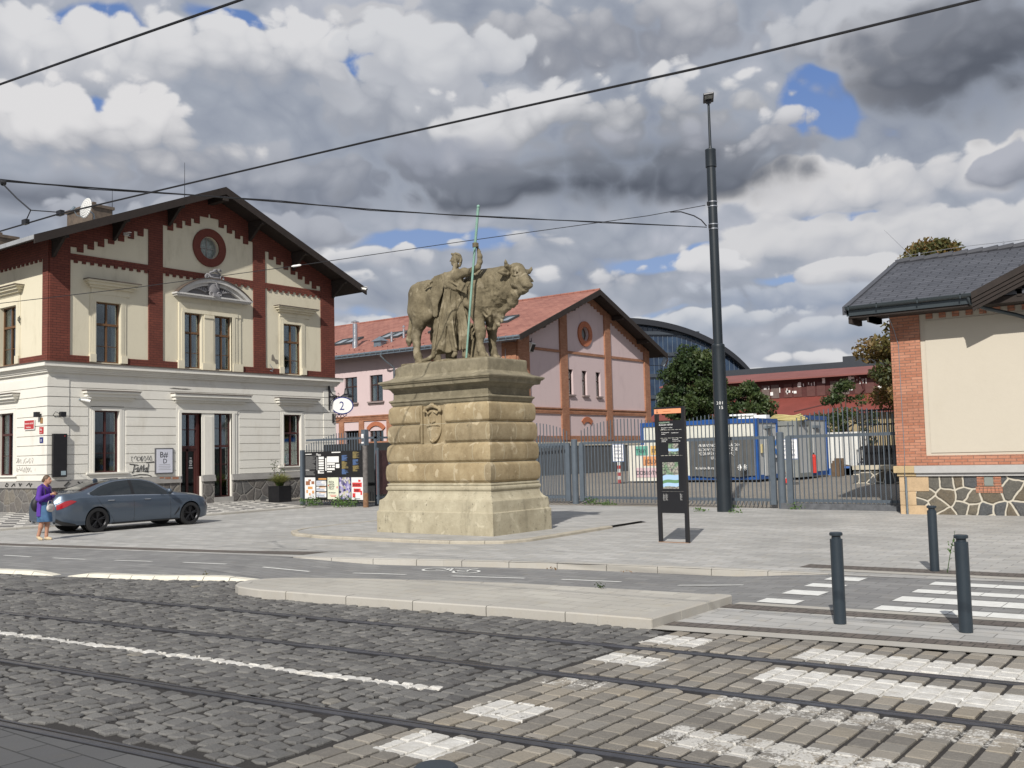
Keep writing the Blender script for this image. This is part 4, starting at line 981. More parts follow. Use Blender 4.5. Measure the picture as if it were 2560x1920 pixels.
g.tube([(CU-.30+.07*i, HY-.28-.05*math.sin(i*.6), 10.20+.10*math.sin(PI*i/9)) for i in range(10)], .04, 8)
g.tube([(CU+.10, HY-.4, 10.36), (CU+.2, HY-.32, 10.40), (CU+.30, HY-.3, 10.35)], .045, 8); g.tube([(CU-.12, HY-.3, 10.32), (CU+.02, HY-.32, 10.38), (CU+.10, HY-.3, 10.34)], .04, 8)
g.tube([(CU-.25, HY-.40, 9.85), (CU, HY-.44, 9.80), (CU+.25, HY-.40, 9.86)], .022, 6); g.tube([(CU-.05, HY-.43, 9.78), (CU-.02, HY-.44, 9.6), (CU+.08, HY-.43, 9.5)], .03, 6)
g.box(CU-.16, CU+.16, HY-.40, HY-.1, 9.16, 9.30)
g.build('cartouche', RELIEF, pd, smooth=50)
# --- roof
YF, YB = 35.85, 62.6
g = MB()
for sgn in (-1, 1):
    xe = PKX+sgn*(PKX-18.02); th = .16
    g.prism([(PKX, YF, PKZ), (xe, YF, roofz(xe)), (xe, YF, roofz(xe)-th), (PKX, YF, PKZ-th)], (0, YB-YF, 0))
ROOFM = brickmat('grey_sheet_roof', (.30, .31, .32), (.34, .35, .36), (.2, .2, .21), .6, .5, .01, bmp=.2, rough=.4)
rf = g.build('roof', ROOFM, house)
g = MB()     # barge boards, eaves boards and purlin ends
for sgn in (-1, 1):
    xe = PKX+sgn*(PKX-18.02); xe2 = xe+sgn*.02
    g.prism([(PKX, YF-.04, PKZ+.0), (xe2, YF-.04, roofz(xe2)+.0), (xe2, YF-.04, roofz(xe2)-.34), (PKX, YF-.04, PKZ-.34)], (0, .07, 0))
    g.prism([(PKX, YF+.03, PKZ-.16), (xe, YF+.03, roofz(xe)-.16), (xe, YF+.03, roofz(xe)-.19), (PKX, YF+.03, PKZ-.19)], (0, YB-YF-.1, 0))
    for t in (.25, .55, .85):
        xp = PKX+sgn*(PKX-18.02)*t; g.box(xp-.09, xp+.09, YF+.05, HY+.05, roofz(xp)-.42, roofz(xp)-.19); g.prism([(xp-.06, YF+.25, roofz(xp)-.42), (xp-.06, HY, roofz(xp)-.42), (xp-.06, HY, roofz(xp)-1.05), (xp-.06, HY-.12, roofz(xp)-1.05)], (.12, 0, 0))
g.box(PKX-.09, PKX+.09, YF+.05, HY, PKZ-.42, PKZ-.17); g.box(PKX-.14, PKX+.14, YF-.02, HY, PKZ-.62, PKZ-.42)
g.build('barge_board', WOODD, rf)
def chim(x0, x1, y0, y1, z1):
    g = MB(); g.box(x0, x1, y0, y1, roofz(max(x0, x1) if x1 < PKX else x0)-.6, z1-.12); g.box(x0-.08, x1+.08, y0-.08, y1+.08, z1-.12, z1); g.box(x0+.1, x0+.25, y0+.1, y0+.25, z1, z1+.12); g.build('chimney', simple_cache('sooty_chimney_plaster', (.10, .075, .055), var=.6, scale=5, bmp=.5), rf)
chim(21.7, 22.6, 38.4, 40.4, 12.75); chim(19.3, 20.1, 41.5, 43.5, 11.55)
for (x, y, z0, z1) in ((25.6, 37.6, 13.4, 15.2), (23.55, 40.0, 12.6, 14.0)): g = MB(); g.cyl((x, y, z0), (x, y, z1), .018, .008, 6); g.build('lightning_rod', BLACKM, rf)
# --- black shade on the cornice wires, small fittings on the house: things of their own
g = MB(); c = Vector((0, 0, 0))
nseg = 24
for i in range(5):
    for j in range(nseg):
        r0_, r1_ = .42*i/5, .42*(i+1)/5; a, b = 2*PI*j/nseg, 2*PI*(j+1)/nseg
        P_ = lambda r, t: (-.12+.5*r*r*1.2, r*math.cos(t)*.95, r*math.sin(t))
        g.quad(P_(r1_, a), P_(r1_, b), P_(r0_, b), P_(r0_, a))
g2 = MB(); g2.tube([(-.1, 0, -.40), (-.35, 0, -.42), (-.55, 0, -.22)], .018, 6); g2.cyl((-.62, 0, -.30), (-.5, 0, -.12), .05, .06, 10); g2.tube([(.02, 0, 0), (.4, .1, -.1), (.45, .1, -.3)], .03, 6)
dish = thing('satellite_dish', 'white satellite dish beside the sooty chimney on the corner house roof', 'satellite dish', (20.95, 37.5, 12.25)); dish.rotation_euler = (0, R(8), R(2))
o = g.build('reflector', simple('dish_white', (.62, .62, .60), .5, var=.05), dish, local=True, smooth=180); md = o.modifiers.new('s', 'SOLIDIFY'); md.thickness = .02
g2.build('feed_arm', ZINC, dish, local=True)
# ================================================================ monument
def stonemat(name, c_lo, c_mid, c_hi, joints=None, crust=.3, patch=.3, bmp=.6, sc=1.0, crustcol=(.05, .045, .035)):
    m, t, b = new_mat(name); p = wpos(t); s = t.sep(p)
    n = t.noise(p, 2.2*sc, 7, .65); n2 = t.noise(p, 9*sc, 6, .7); n3 = t.noise(p, 38, 4, .7); n4 = t.noise(t.comb(t.m('MULTIPLY', s[0], 5), t.m('MULTIPLY', s[1], 5), t.m('MULTIPLY', s[2], .9)), 1.0, 5, .6); n5 = t.noise(p, 3.6, 3, .45, .6)
    c = t.ramp(t.m('ADD', t.m('MULTIPLY', n, .65), t.m('MULTIPLY', n2, .35)), [(.33, c_lo), (.5, c_mid), (.66, c_hi)])
    hgt = t.m('ADD', t.m('MULTIPLY', n2, .6), t.m('MULTIPLY', n3, .5))
    if joints:
        w, h, cj = joints
        br = t.node('ShaderNodeTexBrick', offset=.42, offset_frequency=2, ins={'Scale': 1.0, 'Mortar Size': .007, 'Mortar Smooth': .4, 'Brick Width': w, 'Row Height': h, 'Color1': (.8, .8, .8), 'Color2': (1.2, 1.15, 1.05), 'Mortar': (1, 1, 1)})
        t.put(br.inputs['Vector'], t.comb(t.m('ADD', s[0], s[1]), t.m('ADD', s[2], -1.245), 0.0))
        c = t.mix(.85, c, t.mix(1.0, c, br.outputs[0], 'MULTIPLY')); c = t.mix(t.m('MULTIPLY', br.outputs[1], .8), c, cj); hgt = t.m('SUBTRACT', hgt, t.m('MULTIPLY', br.outputs[1], .5))
    c = t.mix(t.m('MULTIPLY', t.smooth(n5, .60, .66), patch), c, tuple(min(1, x*1.3+.04) for x in c_hi))
    c = t.mix(t.m('MULTIPLY', t.smooth(t.m('ADD', t.m('MULTIPLY', n4, .6), t.m('MULTIPLY', n2, .4)), .5, .72), crust), c, tuple(x*.45 for x in c_lo))
    cr = t.m('MULTIPLY', t.smooth(t.m('ADD', t.m('MULTIPLY', n2, .5), t.m('MULTIPLY', t.noise(p, 16, 4, .8), .5)), .575, .62), crust)
    c = t.mix(cr, c, crustcol)
    t.put(b.inputs['Base Color'], c); b.inputs['Roughness'].default_value = .92; b.inputs['Specular IOR Level'].default_value = .25; bump(t, b, hgt, bmp, .02); return m
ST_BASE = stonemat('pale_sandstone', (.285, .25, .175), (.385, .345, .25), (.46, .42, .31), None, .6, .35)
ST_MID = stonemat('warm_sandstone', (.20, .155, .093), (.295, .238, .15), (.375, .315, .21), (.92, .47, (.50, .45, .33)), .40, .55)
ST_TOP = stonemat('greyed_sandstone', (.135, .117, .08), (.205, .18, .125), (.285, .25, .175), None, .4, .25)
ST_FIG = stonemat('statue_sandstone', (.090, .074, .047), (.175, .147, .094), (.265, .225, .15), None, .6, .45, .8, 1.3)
CX0, CX1, CY0, CY1 = 17.39, 19.67, 13.91, 17.57
ped = thing('monument_pedestal', 'tall ochre sandstone pedestal with bulging courses and a carved coat of arms', 'pedestal', ((CX0+CX1)/2, (CY0+CY1)/2, .058))
def ringsweep(prof, name, mat_, gapY=None, jit=0):
    """square rings: prof = [(inset, z)], swept round the pedestal; gapY leaves an opening in the street face"""
    g = MB()
    def loop(d):
        if gapY is None: return [(CX0+d, CY0+d), (CX1-d, CY0+d), (CX1-d, CY1-d), (CX0+d, CY1-d)]
        return [(CX0+d, gapY[0]), (CX0+d, CY0+d), (CX1-d, CY0+d), (CX1-d, CY1-d), (CX0+d, CY1-d), (CX0+d, gapY[1])]
    k = len(loop(0)); 
    for d, z in prof: g.v += [(x, y, z) for x, y in loop(d)]
    for i in range(len(prof)-1):
        for j in range(k if gapY is None else k-1): g.f.append((i*k+j, i*k+(j+1) % k, (i+1)*k+(j+1) % k, (i+1)*k+j)); g.m.append(0)
    if gapY is not None:
        for j in (0, k-1): 
            base = [i*k+j for i in range(len(prof))]; d = .42; o = len(g.v); yy = gapY[0] if j == 0 else gapY[1]
            g.v += [(CX0+d, yy, prof[-1][1]), (CX0+d, yy, prof[0][1])]; g.f.append(tuple(base+[o, o+1])); g.m.append(0)
    else: g.f.append(tuple(range(k-1, -1, -1))); g.f.append(tuple((len(prof)-1)*k+j for j in range(k))); g.m += [0, 0]
    o = g.build(name, mat_, ped)
    bm = bmesh.new(); bm.from_mesh(o.data); bmesh.ops.recalc_face_normals(bm, faces=bm.faces); bm.to_mesh(o.data); bm.free()
    md = o.modifiers.new('bevel', 'BEVEL'); md.width = .012; md.segments = 2; md.limit_method = 'ANGLE'; md.angle_limit = R(60); return o
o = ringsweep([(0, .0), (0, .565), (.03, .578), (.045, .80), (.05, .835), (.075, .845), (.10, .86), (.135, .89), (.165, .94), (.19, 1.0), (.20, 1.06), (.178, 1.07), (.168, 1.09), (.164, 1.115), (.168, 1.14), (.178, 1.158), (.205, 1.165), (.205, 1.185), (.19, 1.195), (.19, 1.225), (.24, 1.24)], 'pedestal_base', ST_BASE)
for m_ in o.modifiers: m_.width = .008
def course(z0, z1, dm, gap=None):
    hh = z1-z0; dg = dm+.075; prof = [(dg, z0), (dg-.012, z0+.018)]
    for t in np.linspace(0, 1, 13): a = t*PI; prof.append((dm+.050*(1-math.sin(a)**.33), z0+.03+(hh-.05)*t))
    prof += [(dg, z1)]
    return ringsweep(prof, 'pedestal_course', ST_MID, gap)
course(1.24, 1.715, .165); course(1.715, 2.18, .185)
AY0, AY1 = 15.50, 16.30
for z0, z1, dm in ((2.18, 2.65, .205), (2.65, 3.12, .225)):
    o = course(z0, z1, dm, (AY0, AY1)); 
g = MB(); d_ = .33; g.box(CX0+d_, CX1-d_, CY0+d_, CY1-d_, 1.2, 3.2); g.box(CX0+.27, CX0+.4, AY0-.02, AY0+.05, 2.19, 3.11); g.box(CX0+.27, CX0+.4, AY1-.05, AY1+.02, 2.19, 3.11); g.build('pedestal_core', ST_MID, ped)
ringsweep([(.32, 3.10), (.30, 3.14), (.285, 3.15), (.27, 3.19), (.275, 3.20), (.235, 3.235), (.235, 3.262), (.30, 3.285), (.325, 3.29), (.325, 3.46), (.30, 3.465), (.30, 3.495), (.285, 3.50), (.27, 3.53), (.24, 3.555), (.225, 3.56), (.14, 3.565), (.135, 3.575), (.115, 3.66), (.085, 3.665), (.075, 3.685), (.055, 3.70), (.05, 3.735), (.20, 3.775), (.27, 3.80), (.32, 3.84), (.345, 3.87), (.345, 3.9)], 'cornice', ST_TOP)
# top block, shoulders slightly rounded off
sc_ = Sculpt((CX0+.2, CY0+.2, 3.78), (CX1-.2, CY1-.2, 4.26), .022)
def blk(x, y, z):
    cx, cy = (CX0+CX1)/2, (CY0+CY1)/2; hx, hy = (CX1-CX0)/2-.345, (CY1-CY0)/2-.345
    qx, qy = np.abs(x-cx)-hx+.05, np.abs(y-cy)-hy+.05; top = 4.165-.09*np.clip((y-(CY1-.9))/.6, 0, 1)**2+.014*vnoise(x, y, z*0, 3.5)
    qz = z-top+.05; return np.sqrt(np.maximum(qx, 0)**2+np.maximum(qy, 0)**2+np.maximum(qz, 0)**2)+np.minimum(np.maximum(np.maximum(qx, qy), qz), 0)-.05+.006*vnoise(x, y, z, 9)
sc_.func((CX0, CY0, 3.0), (CX1, CY1, 5), blk, .01); sc_.mesh('top_block', ST_TOP, ped)
# carved shield
S = Sculpt((17.55, 15.45, 2.12), (17.80, 16.35, 3.2), .011)
SC = 15.90
def shield(x, y, z):
    t = np.clip((3.02-z)/.80, 0, 1); hw = .25*np.sqrt(np.clip(1-np.maximum(t-.45, 0)**2/.31, 0, 1))-.02*np.sin(PI*np.clip(t*1.6, 0, 1))
    dd = np.maximum(np.abs(y-SC)-hw, np.maximum(z-3.0, 2.235-z)); bulge = .055*(1-np.clip(np.abs(y-SC)/.25, 0, 1)**2)
    front = (17.715-bulge)-x; rim = .018*((np.abs(y-SC) > hw-.03) & (z < 3.0)); return np.maximum(dd, front-rim)
S.func((17.5, 15.4, 2.1), (17.85, 16.4, 3.2), shield, .01)
S.chain([(17.66, SC-.24, 3.0, .035), (17.63, SC-.12, 3.06, .04), (17.62, SC, 3.10, .05), (17.63, SC+.12, 3.06, .04), (17.66, SC+.24, 3.0, .035)], .02)
for sg in (-1, 1):
    S.ell((17.64, SC+sg*.25, 2.97), (.05, .045, .055), .02); S.chain([(17.64, SC+sg*.05, 2.95, .022), (17.64, SC+sg*.14, 2.90, .02), (17.65, SC+sg*.2, 2.96, .02)], .015)
S.ell((17.65, SC, 2.24), (.05, .05, .05), .02); S.ell((17.65, SC, 3.13), (.05, .05, .04), .02)
S.chain([(17.65, SC-.2, 2.62, .012), (17.645, SC+.2, 2.62, .012)], .01)
S.func((17.5, SC-.2, 2.3), (17.85, SC+.2, 2.6), lambda x, y, z: np.maximum(np.maximum(np.abs(y-SC)-.18+np.abs(z-2.6)*.3, np.abs(z-2.46)-.13), (17.672-x)+.006*np.sign(np.sin(z*150))), .008)
S.chain([(17.655, SC-.05, 2.85, .02), (17.65, SC-.06, 2.72, .03), (17.65, SC+.02, 2.68, .02)], .012); S.chain([(17.655, SC+.08, 2.83, .02), (17.65, SC+.08, 2.70, .02)], .012)
S.mesh('coat_of_arms', ST_MID, ped)

# ---------------------------------------------------------------- bull
statue = thing('bull_and_herdsman_statue', 'weathered sandstone statue of a bull and a draped herdsman holding a green copper staff', 'statue', (18.5, 15.7, 4.16))
def build_bull():
    B = Sculpt((17.75, 12.95, 4.10), (19.25, 17.62, 6.62), .016)
    yp = lambda x, y: y   # kept for clarity
    # trunk
    B.ell((18.55, 16.78, 5.86), (.42, .50, .50), .1); B.ell((18.55, 16.05, 5.80), (.46, .85, .43), .12); B.ell((18.55, 15.12, 5.76), (.46, .58, .50), .12)
    B.ell((18.55, 14.86, 6.06), (.26, .42, .27), .12); B.chain([(18.55, 17.0, 6.20, .13), (18.55, 16.1, 6.10, .13), (18.55, 15.4, 6.09, .14), (18.53, 14.8, 6.20, .13)], .12)
    B.ell((18.55, 17.05, 6.18), (.20, .20, .16), .1); B.ell((18.20, 16.85, 5.98), (.12, .28, .26), .1)      # hip bones
    B.ell((18.55, 16.2, 5.55), (.34, .55, .20), .12)
    # near shoulder and thigh muscle masses
    for sx in (-1, 1):
        X = 18.55+sx*.24
        B.ell((X, 15.02, 5.72), (.24, .40, .44), .07); B.ell((X+sx*.06, 14.78, 5.50), (.17, .24, .22), .06); B.ell((X, 16.85, 5.62), (.23, .38, .46), .08); B.ell((X+sx*.04, 16.65, 5.42), (.14, .26, .2), .07)
    # neck and chest
    B.cone((18.55, 15.0, 5.92), (18.44, 14.25, 6.02), .46, .34, .12); B.cone((18.5, 14.75, 5.62), (18.42, 14.2, 5.75), .38, .27, .12); B.ell((18.53, 14.72, 5.38), (.30, .32, .32), .09)
    # dewlap: thin, wavy edge down the throat to the chest
    B.chain([(18.36, 13.84, 5.62, .12), (18.42, 13.98, 5.46, .09), (18.46, 14.26, 5.34, .07), (18.49, 14.44, 5.12, .06), (18.52, 14.60, 4.94, .055), (18.54, 14.78, 4.96, .09)], .06, flat=((1, .2, 0), 1.3))
    B.chain([(18.44, 14.36, 5.6, .19), (18.5, 14.60, 5.30, .16), (18.53, 14.72, 5.08, .11)], .1, flat=((1, .2, 0), 1.15))
    for (y, z, r) in ((13.90, 5.47, .055), (14.0, 5.40, .055), (14.12, 5.36, .045), (14.33, 5.16, .045), (14.36, 5.06, .05), (14.46, 4.97, .05), (14.60, 4.90, .045)): B.ell((18.47, y, z), (.04, r, r*1.1), .03)
    for (y, z) in ((14.22, 5.30), (14.42, 5.0)): B.cone((18.2, y-.07, z-.06), (18.7, y-.07, z-.06), .03, .03, .03, '-')
    B.chain([(18.22, 14.78, 5.42, .04), (18.22, 14.66, 5.36, .035), (18.26, 14.56, 5.22, .035), (18.32, 14.60, 5.06, .03)], .03); B.chain([(18.20, 14.70, 5.25, .03), (18.22, 14.62, 5.16, .025)], .02)
    for z in (5.62, 5.52): B.cone((18.12, 15.2, z), (18.16, 14.75, z-.08), .03, .02, .04)
    B.cone((18.09, 15.35, 5.95), (18.11, 15.15, 5.50), .04, .05, .07); B.cone((18.10, 16.45, 6.0), (18.13, 16.62, 5.5), .03, .05, .07, '-')
    # legs, hooves
    def leg(pts, k=.05): B.chain(pts, k)
    leg([(18.27, 14.98, 5.50, .20), (18.25, 14.90, 5.22, .155), (18.25, 14.87, 5.02, .125), (18.25, 14.85, 4.88, .128), (18.25, 14.85, 4.74, .105), (18.25, 14.86, 4.58, .078), (18.25, 14.84, 4.42, .095), (18.24, 14.80, 4.31, .105)])
    leg([(18.83, 15.02, 5.50, .20), (18.84, 14.98, 5.22, .15), (18.84, 14.96, 4.95, .12), (18.84, 14.96, 4.74, .10), (18.84, 14.96, 4.58, .078), (18.84, 14.94, 4.42, .09), (18.84, 14.90, 4.31, .10)])
    leg([(18.30, 16.80, 5.50, .26), (18.29, 16.84, 5.25, .175), (18.29, 16.94, 5.02, .125), (18.29, 16.98, 4.90, .115), (18.28, 16.96, 4.70, .085), (18.27, 16.94, 4.50, .082), (18.26, 16.90, 4.40, .095), (18.25, 16.86, 4.31, .10)])
    leg([(18.80, 16.68, 5.50, .26), (18.81, 16.70, 5.25, .16), (18.81, 16.80, 5.02, .12), (18.81, 16.82, 4.88, .11), (18.81, 16.78, 4.66, .082), (18.81, 16.76, 4.48, .08), (18.81, 16.72, 4.31, .10)])
    for x, y in ((18.24, 14.80), (18.84, 14.90), (18.25, 16.86), (18.81, 16.72)):
        for s_ in (-1, 1): B.ell((x+s_*.052, y-.045, 4.235), (.062, .115, .095), .025)
        B.cone((x-.08, y+.02, 4.36), (x+.08, y+.02, 4.36), .05, .05, .03)
    # sheath, tail
    B.ell((18.48, 16.42, 5.28), (.10, .13, .17), .06); B.ell((18.48, 16.46, 5.10), (.085, .09, .13), .04); B.chain([(18.5, 16.3, 5.42, .07), (18.52, 15.9, 5.40, .05)], .06)
    B.chain([(18.55, 17.12, 6.28, .07), (18.53, 17.34, 6.1, .055), (18.50, 17.36, 5.7, .045), (18.46, 17.30, 5.3, .05), (18.42, 17.30, 5.06, .075), (18.41, 17.33, 4.86, .085), (18.41, 17.34, 4.74, .05)], .04)
    # head
    F = np.array([-.30, -.95, 0]); Sd = np.array([.95, -.30, 0]); U = np.array([0, 0, 1.0]); P0 = np.array([18.40, 13.80, 6.12])
    def H(f, s_, u): return P0+F*f+Sd*s_+U*u-np.array([0, 0, .06])*s_/.4
    dn = (F*.72-U*.69); dn /= np.linalg.norm(dn); nn = np.cross(Sd, dn); rot = [Sd, dn, nn]
    B.ell(H(.0, 0, .03), (.185, .20, .19), .06, rot=rot); B.cone(H(.04, 0, .02), H(.33, 0, -.29), .165, .115, .05); B.cone(H(-.06, 0, -.16), H(.22, 0, -.38), .17, .10, .07)
    B.cone(H(.12, 0, .05), H(.38, 0, -.24), .09, .075, .04)                                    # bridge of the nose
    for s_ in (-1, 1):
        B.ell(H(.05, s_*.115, -.20), (.085, .17, .13), .05, rot=rot)                           # cheek
        B.ell(H(.135, s_*.145, -.045), (.050, .055, .040), .025, '-')
        B.chain([tuple(H(.05, s_*.165, .035))+(.035,), tuple(H(.13, s_*.155, .04))+(.042,), tuple(H(.20, s_*.115, .0))+(.03,)], .02)      # brow
        B.chain([tuple(H(.06, s_*.19, -.08))+(.022,), tuple(H(.13, s_*.175, -.105))+(.024,), tuple(H(.20, s_*.135, -.085))+(.02,)], .015)   # lower lid
        B.ell(H(.128, s_*.153, -.038), (.036, .036, .032), .006)
        B.ell(H(.425, s_*.075, -.315), (.055, .05, .055), .025); B.ell(H(.47, s_*.075, -.315), (.034, .030, .022), .010, '-')
        B.chain([tuple(H(-.02, s_*.14, .10))+(.065,), tuple(H(-.02, s_*.24, .10))+(.060,), tuple(H(.01, s_*.32, .12))+(.046,), tuple(H(.04, s_*.365, .18))+(.030,), tuple(H(.05, s_*.375, .245))+(.012,)], .025)
        e0, e1 = H(-.06, s_*.19, -.03), H(-.08, s_*.50, -.05); em = H(-.06, s_*.34, -.03)
        B.cone(e0, em, .045, .085, .03, flat=(F, 1.6)); B.cone(em, e1, .085, .022, .02, flat=(F, 1.6)); B.cone(H(.0, s_*.28, -.03), H(-.02, s_*.42, -.045), .045, .025, .015, '-', flat=(F, 1.0))
    B.ell(H(.385, 0, -.345), (.125, .095, .095), .04, rot=rot); B.ell(H(.30, 0, -.455), (.095, .09, .05), .03); B.ell(H(.16, 0, -.46), (.08, .12, .08), .06)
    B.chain([tuple(H(.16, -.17, -.375))+(.012,), tuple(H(.30, -.125, -.40))+(.016,), tuple(H(.42, -.09, -.415))+(.016,), tuple(H(.46, 0, -.42))+(.016,), tuple(H(.42, .09, -.415))+(.016,)], .012, '-')
    B.ell(H(-.03, 0, .16), (.17, .15, .09), .05)                                # forelock
    for i in range(70):
        a = rnd.uniform(-1, 1); b = rnd.uniform(-.16, .20); q = H(b, a*.17, .245-1.0*max(0, b-.02)-.10*a*a-.1*abs(min(0, b))); B.ell(q, (.026, .026, .026), .010)
    # curls of the neck and beard, hide relief
    def curls(x, y, z):
        w = window_fn(y, 13.62, 15.2, .3)*window_fn(z, 5.05, 6.45, .25)
        return w*(.050*np.abs(vnoise(x, y+.25*z, z*.6, 14))-.014+.016*vnoise(x, y, z, 27))*np.clip((x-17.0)*0+1, 0, 1)
    B.displace((17.7, 13.5, 5.0), (19.3, 15.2, 6.6), curls)
    B.displace((17.7, 12.9, 4.1), (19.3, 17.7, 6.6), lambda x, y, z: .026*vnoise(x, y, z, 4.2)+.012*vnoise(x, y, z, 11)+.006*vnoise(x, y, z, 24))
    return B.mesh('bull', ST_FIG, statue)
build_bull()
# ---------------------------------------------------------------- herdsman
def build_man():
    M = Sculpt((17.60, 14.42, 4.12), (18.52, 16.70, 7.02), .0125)
    # bare torso
    M.ell((18.04, 15.50, 5.86), (.14, .20, .20), .08); M.ell((18.03, 15.44, 6.12), (.155, .245, .20), .09)
    M.ell((17.94, 15.56, 6.17), (.085, .12, .085), .05); M.ell((17.93, 15.31, 6.17), (.085, .12, .085), .05)
    for z in (6.0, 5.92): M.ell((17.93, 15.50, z), (.05, .05, .03), .03); M.ell((17.93, 15.42, z), (.05, .05, .03), .03)
    M.cone((18.05, 15.72, 6.26), (18.04, 15.14, 6.28), .10, .11, .08); M.cone((18.05, 15.44, 6.28), (18.02, 15.38, 6.48), .085, .07, .06)
    # arm raised to the staff
    M.chain([(18.02, 15.14, 6.25, .10), (17.99, 14.96, 6.255, .085), (17.96, 14.76, 6.29, .072), (17.95, 14.63, 6.33, .062), (17.965, 14.585, 6.45, .062), (17.96, 14.575, 6.58, .055), (17.935, 14.60, 6.74, .040)], .04)
    M.ell((18.0, 15.10, 6.31), (.095, .10, .075), .05)
    # arm resting on the bull's back
    M.chain([(18.06, 15.76, 6.25, .10), (18.10, 15.96, 6.23, .085), (18.14, 16.12, 6.24, .065), (18.17, 16.24, 6.25, .052), (18.18, 16.36, 6.21, .036)], .04)
    M.ell((18.17, 16.41, 6.165), (.04, .05, .035), .02)
    for i, dy in enumerate((-.012, .018, .048, .075)): M.chain([(18.15-.012*i+.03, 16.42+dy*.7, 6.15, .017), (18.12, 16.46+dy*.6, 6.10-.01*i, .015), (18.115, 16.47+dy*.5, 6.045+.006*i, .013)], .008)
    M.chain([(18.15, 16.37, 6.15, .018), (18.11, 16.35, 6.10, .015)], .01)
    # head looking to the left of the picture, hair to the neck
    Fd = np.array([-.66, .75, 0]); Sd = np.array([.75, .66, 0]); C = np.array([18.02, 15.385, 6.635]); U = np.array([0, 0, 1.0])
    def H(f, s_, u): return C+Fd*f+Sd*s_+U*u
    rot = [Sd, Fd, U]
    M.ell(H(-.015, 0, .02), (.088, .115, .115), .03, rot=rot); M.ell(H(.035, 0, -.05), (.064, .074, .098), .03, rot=rot); M.ell(H(.078, 0, -.130), (.030, .028, .026), .02)
    M.chain([tuple(H(.098, 0, .03))+(.010,), tuple(H(.120, 0, -.02))+(.013,), tuple(H(.132, 0, -.048))+(.017,)], .010); M.cone(H(.088, -.045, .034), H(.088, .045, .034), .015, .015, .012)
    for s_ in (-1, 1):
        M.ell(H(.108, s_*.034, .004), (.020, .018, .015), .010, '-'); M.ell(H(.088, s_*.034, .002), (.016, .016, .011), .005); M.ell(H(.070, s_*.046, -.045), (.026, .026, .026), .02)
    M.cone(H(.108, -.018, -.082), H(.108, .018, -.082), .0095, .0095, .006); M.cone(H(.104, -.015, -.100), H(.104, .015, -.100), .0095, .0095, .006)
    M.ell(H(-.035, 0, .045), (.103, .118, .112), .02, rot=rot)
    M.ell(H(.075, .0, .125), (.045, .035, .03), .02); M.ell(H(.085, -.01, .14), (.02, .02, .02), .01)
    for i in range(9):     # strands combed back over the crown
        a = -1.2+2.4*i/8; M.chain([tuple(H(.085-.02*abs(a), .055*a, .105))+(.014,), tuple(H(.0, .085*a, .155-.03*abs(a)))+(.018,), tuple(H(-.09, .085*a, .12-.03*abs(a)))+(.018,), tuple(H(-.14, .05*a, .02))+(.02,), tuple(H(-.12, .04*a, -.08))+(.018,)], .006)
    M.chain([tuple(H(-.12, .0, -.03))+(.05,), tuple(H(-.115, .0, -.11))+(.032,), tuple(H(-.10, 0, -.18))+(.02,)], .02)
    M.chain([tuple(H(.035, -.088, .10))+(.016,), tuple(H(.03, -.098, .0))+(.020,), tuple(H(.02, -.092, -.08))+(.018,), tuple(H(.0, -.08, -.17))+(.015,), tuple(H(-.01, -.07, -.25))+(.012,)], .008)
    M.chain([tuple(H(.01, -.098, .08))+(.018,), tuple(H(.0, -.104, -.02))+(.020,), tuple(H(-.02, -.095, -.12))+(.018,), tuple(H(-.03, -.08, -.2))+(.014,)], .008)
    # legs and feet
    M.chain([(18.0, 15.52, 5.6, .16), (17.93, 15.47, 5.28, .125), (17.90, 15.45, 5.06, .088), (17.92, 15.43, 4.86, .085), (17.94, 15.41, 4.62, .062), (17.95, 15.40, 4.42, .052)], .04); M.ell((17.855, 15.45, 5.07), (.04, .05, .055), .03)
    M.chain([(17.95, 15.40, 4.33, .06), (17.88, 15.425, 4.27, .05), (17.80, 15.45, 4.235, .042), (17.76, 15.465, 4.225, .036)], .03)
    for i in range(5): M.cone((17.79, 15.41+.024*i, 4.225), (17.735+.006*i, 15.425+.026*i, 4.215), .018-.0015*i, .014, .006)
    for z in (4.40, 4.46, 4.52, 4.58): M.func((17.8, 15.25, z-.03), (18.1, 15.55, z+.03), lambda x, y, zz_, z=z: np.sqrt((np.sqrt((x-17.945)**2+(y-15.405)**2)-.058)**2+(zz_-z-.3*(y-15.4))**2)-.012, .008)
    M.chain([(18.05, 15.92, 5.2, .10), (18.03, 16.06, 4.85, .085), (18.0, 16.10, 4.60, .065), (17.98, 16.11, 4.42, .055), (17.97, 16.13, 4.33, .06), (17.93, 16.22, 4.27, .052), (17.88, 16.32, 4.235, .042), (17.86, 16.37, 4.225, .032)], .03)
    for i in range(4): M.cone((17.90-.022*i+.03, 16.34-.01*i, 4.225), (17.88-.026*i+.03, 16.40-.012*i, 4.215), .017, .013, .006)
    # skirt of the robe: pleated cone, open over the forward knee
    def robe(x, y, z):
        t = np.clip((5.98-z)/1.6, 0, 1); cy = 15.53+.20*t; cx = 18.03-.02*t; a = .150+.10*t; b = .195+.12*t
        th = np.arctan2(y-cy, cx-x); fold = (.008+.026*t)*(1-2*np.abs(np.sin(th*3.6+t*1.3+.7*np.sin(th*2+1)))**.7)+(.005+.012*t)*np.sin(th*15-t*3+2*np.sin(th*3))
        q = np.sqrt(((x-cx)/a)**2+((y-cy)/b)**2); d = (q-1)*np.minimum(a, b)-fold
        hem = 4.40+.05*np.sin(th*3+1)
        d = np.maximum(d, hem-z); d = np.maximum(d, z-6.0)
        return d*.8
    M.func((17.62, 15.0, 4.3), (18.5, 16.3, 6.02), robe, .03)
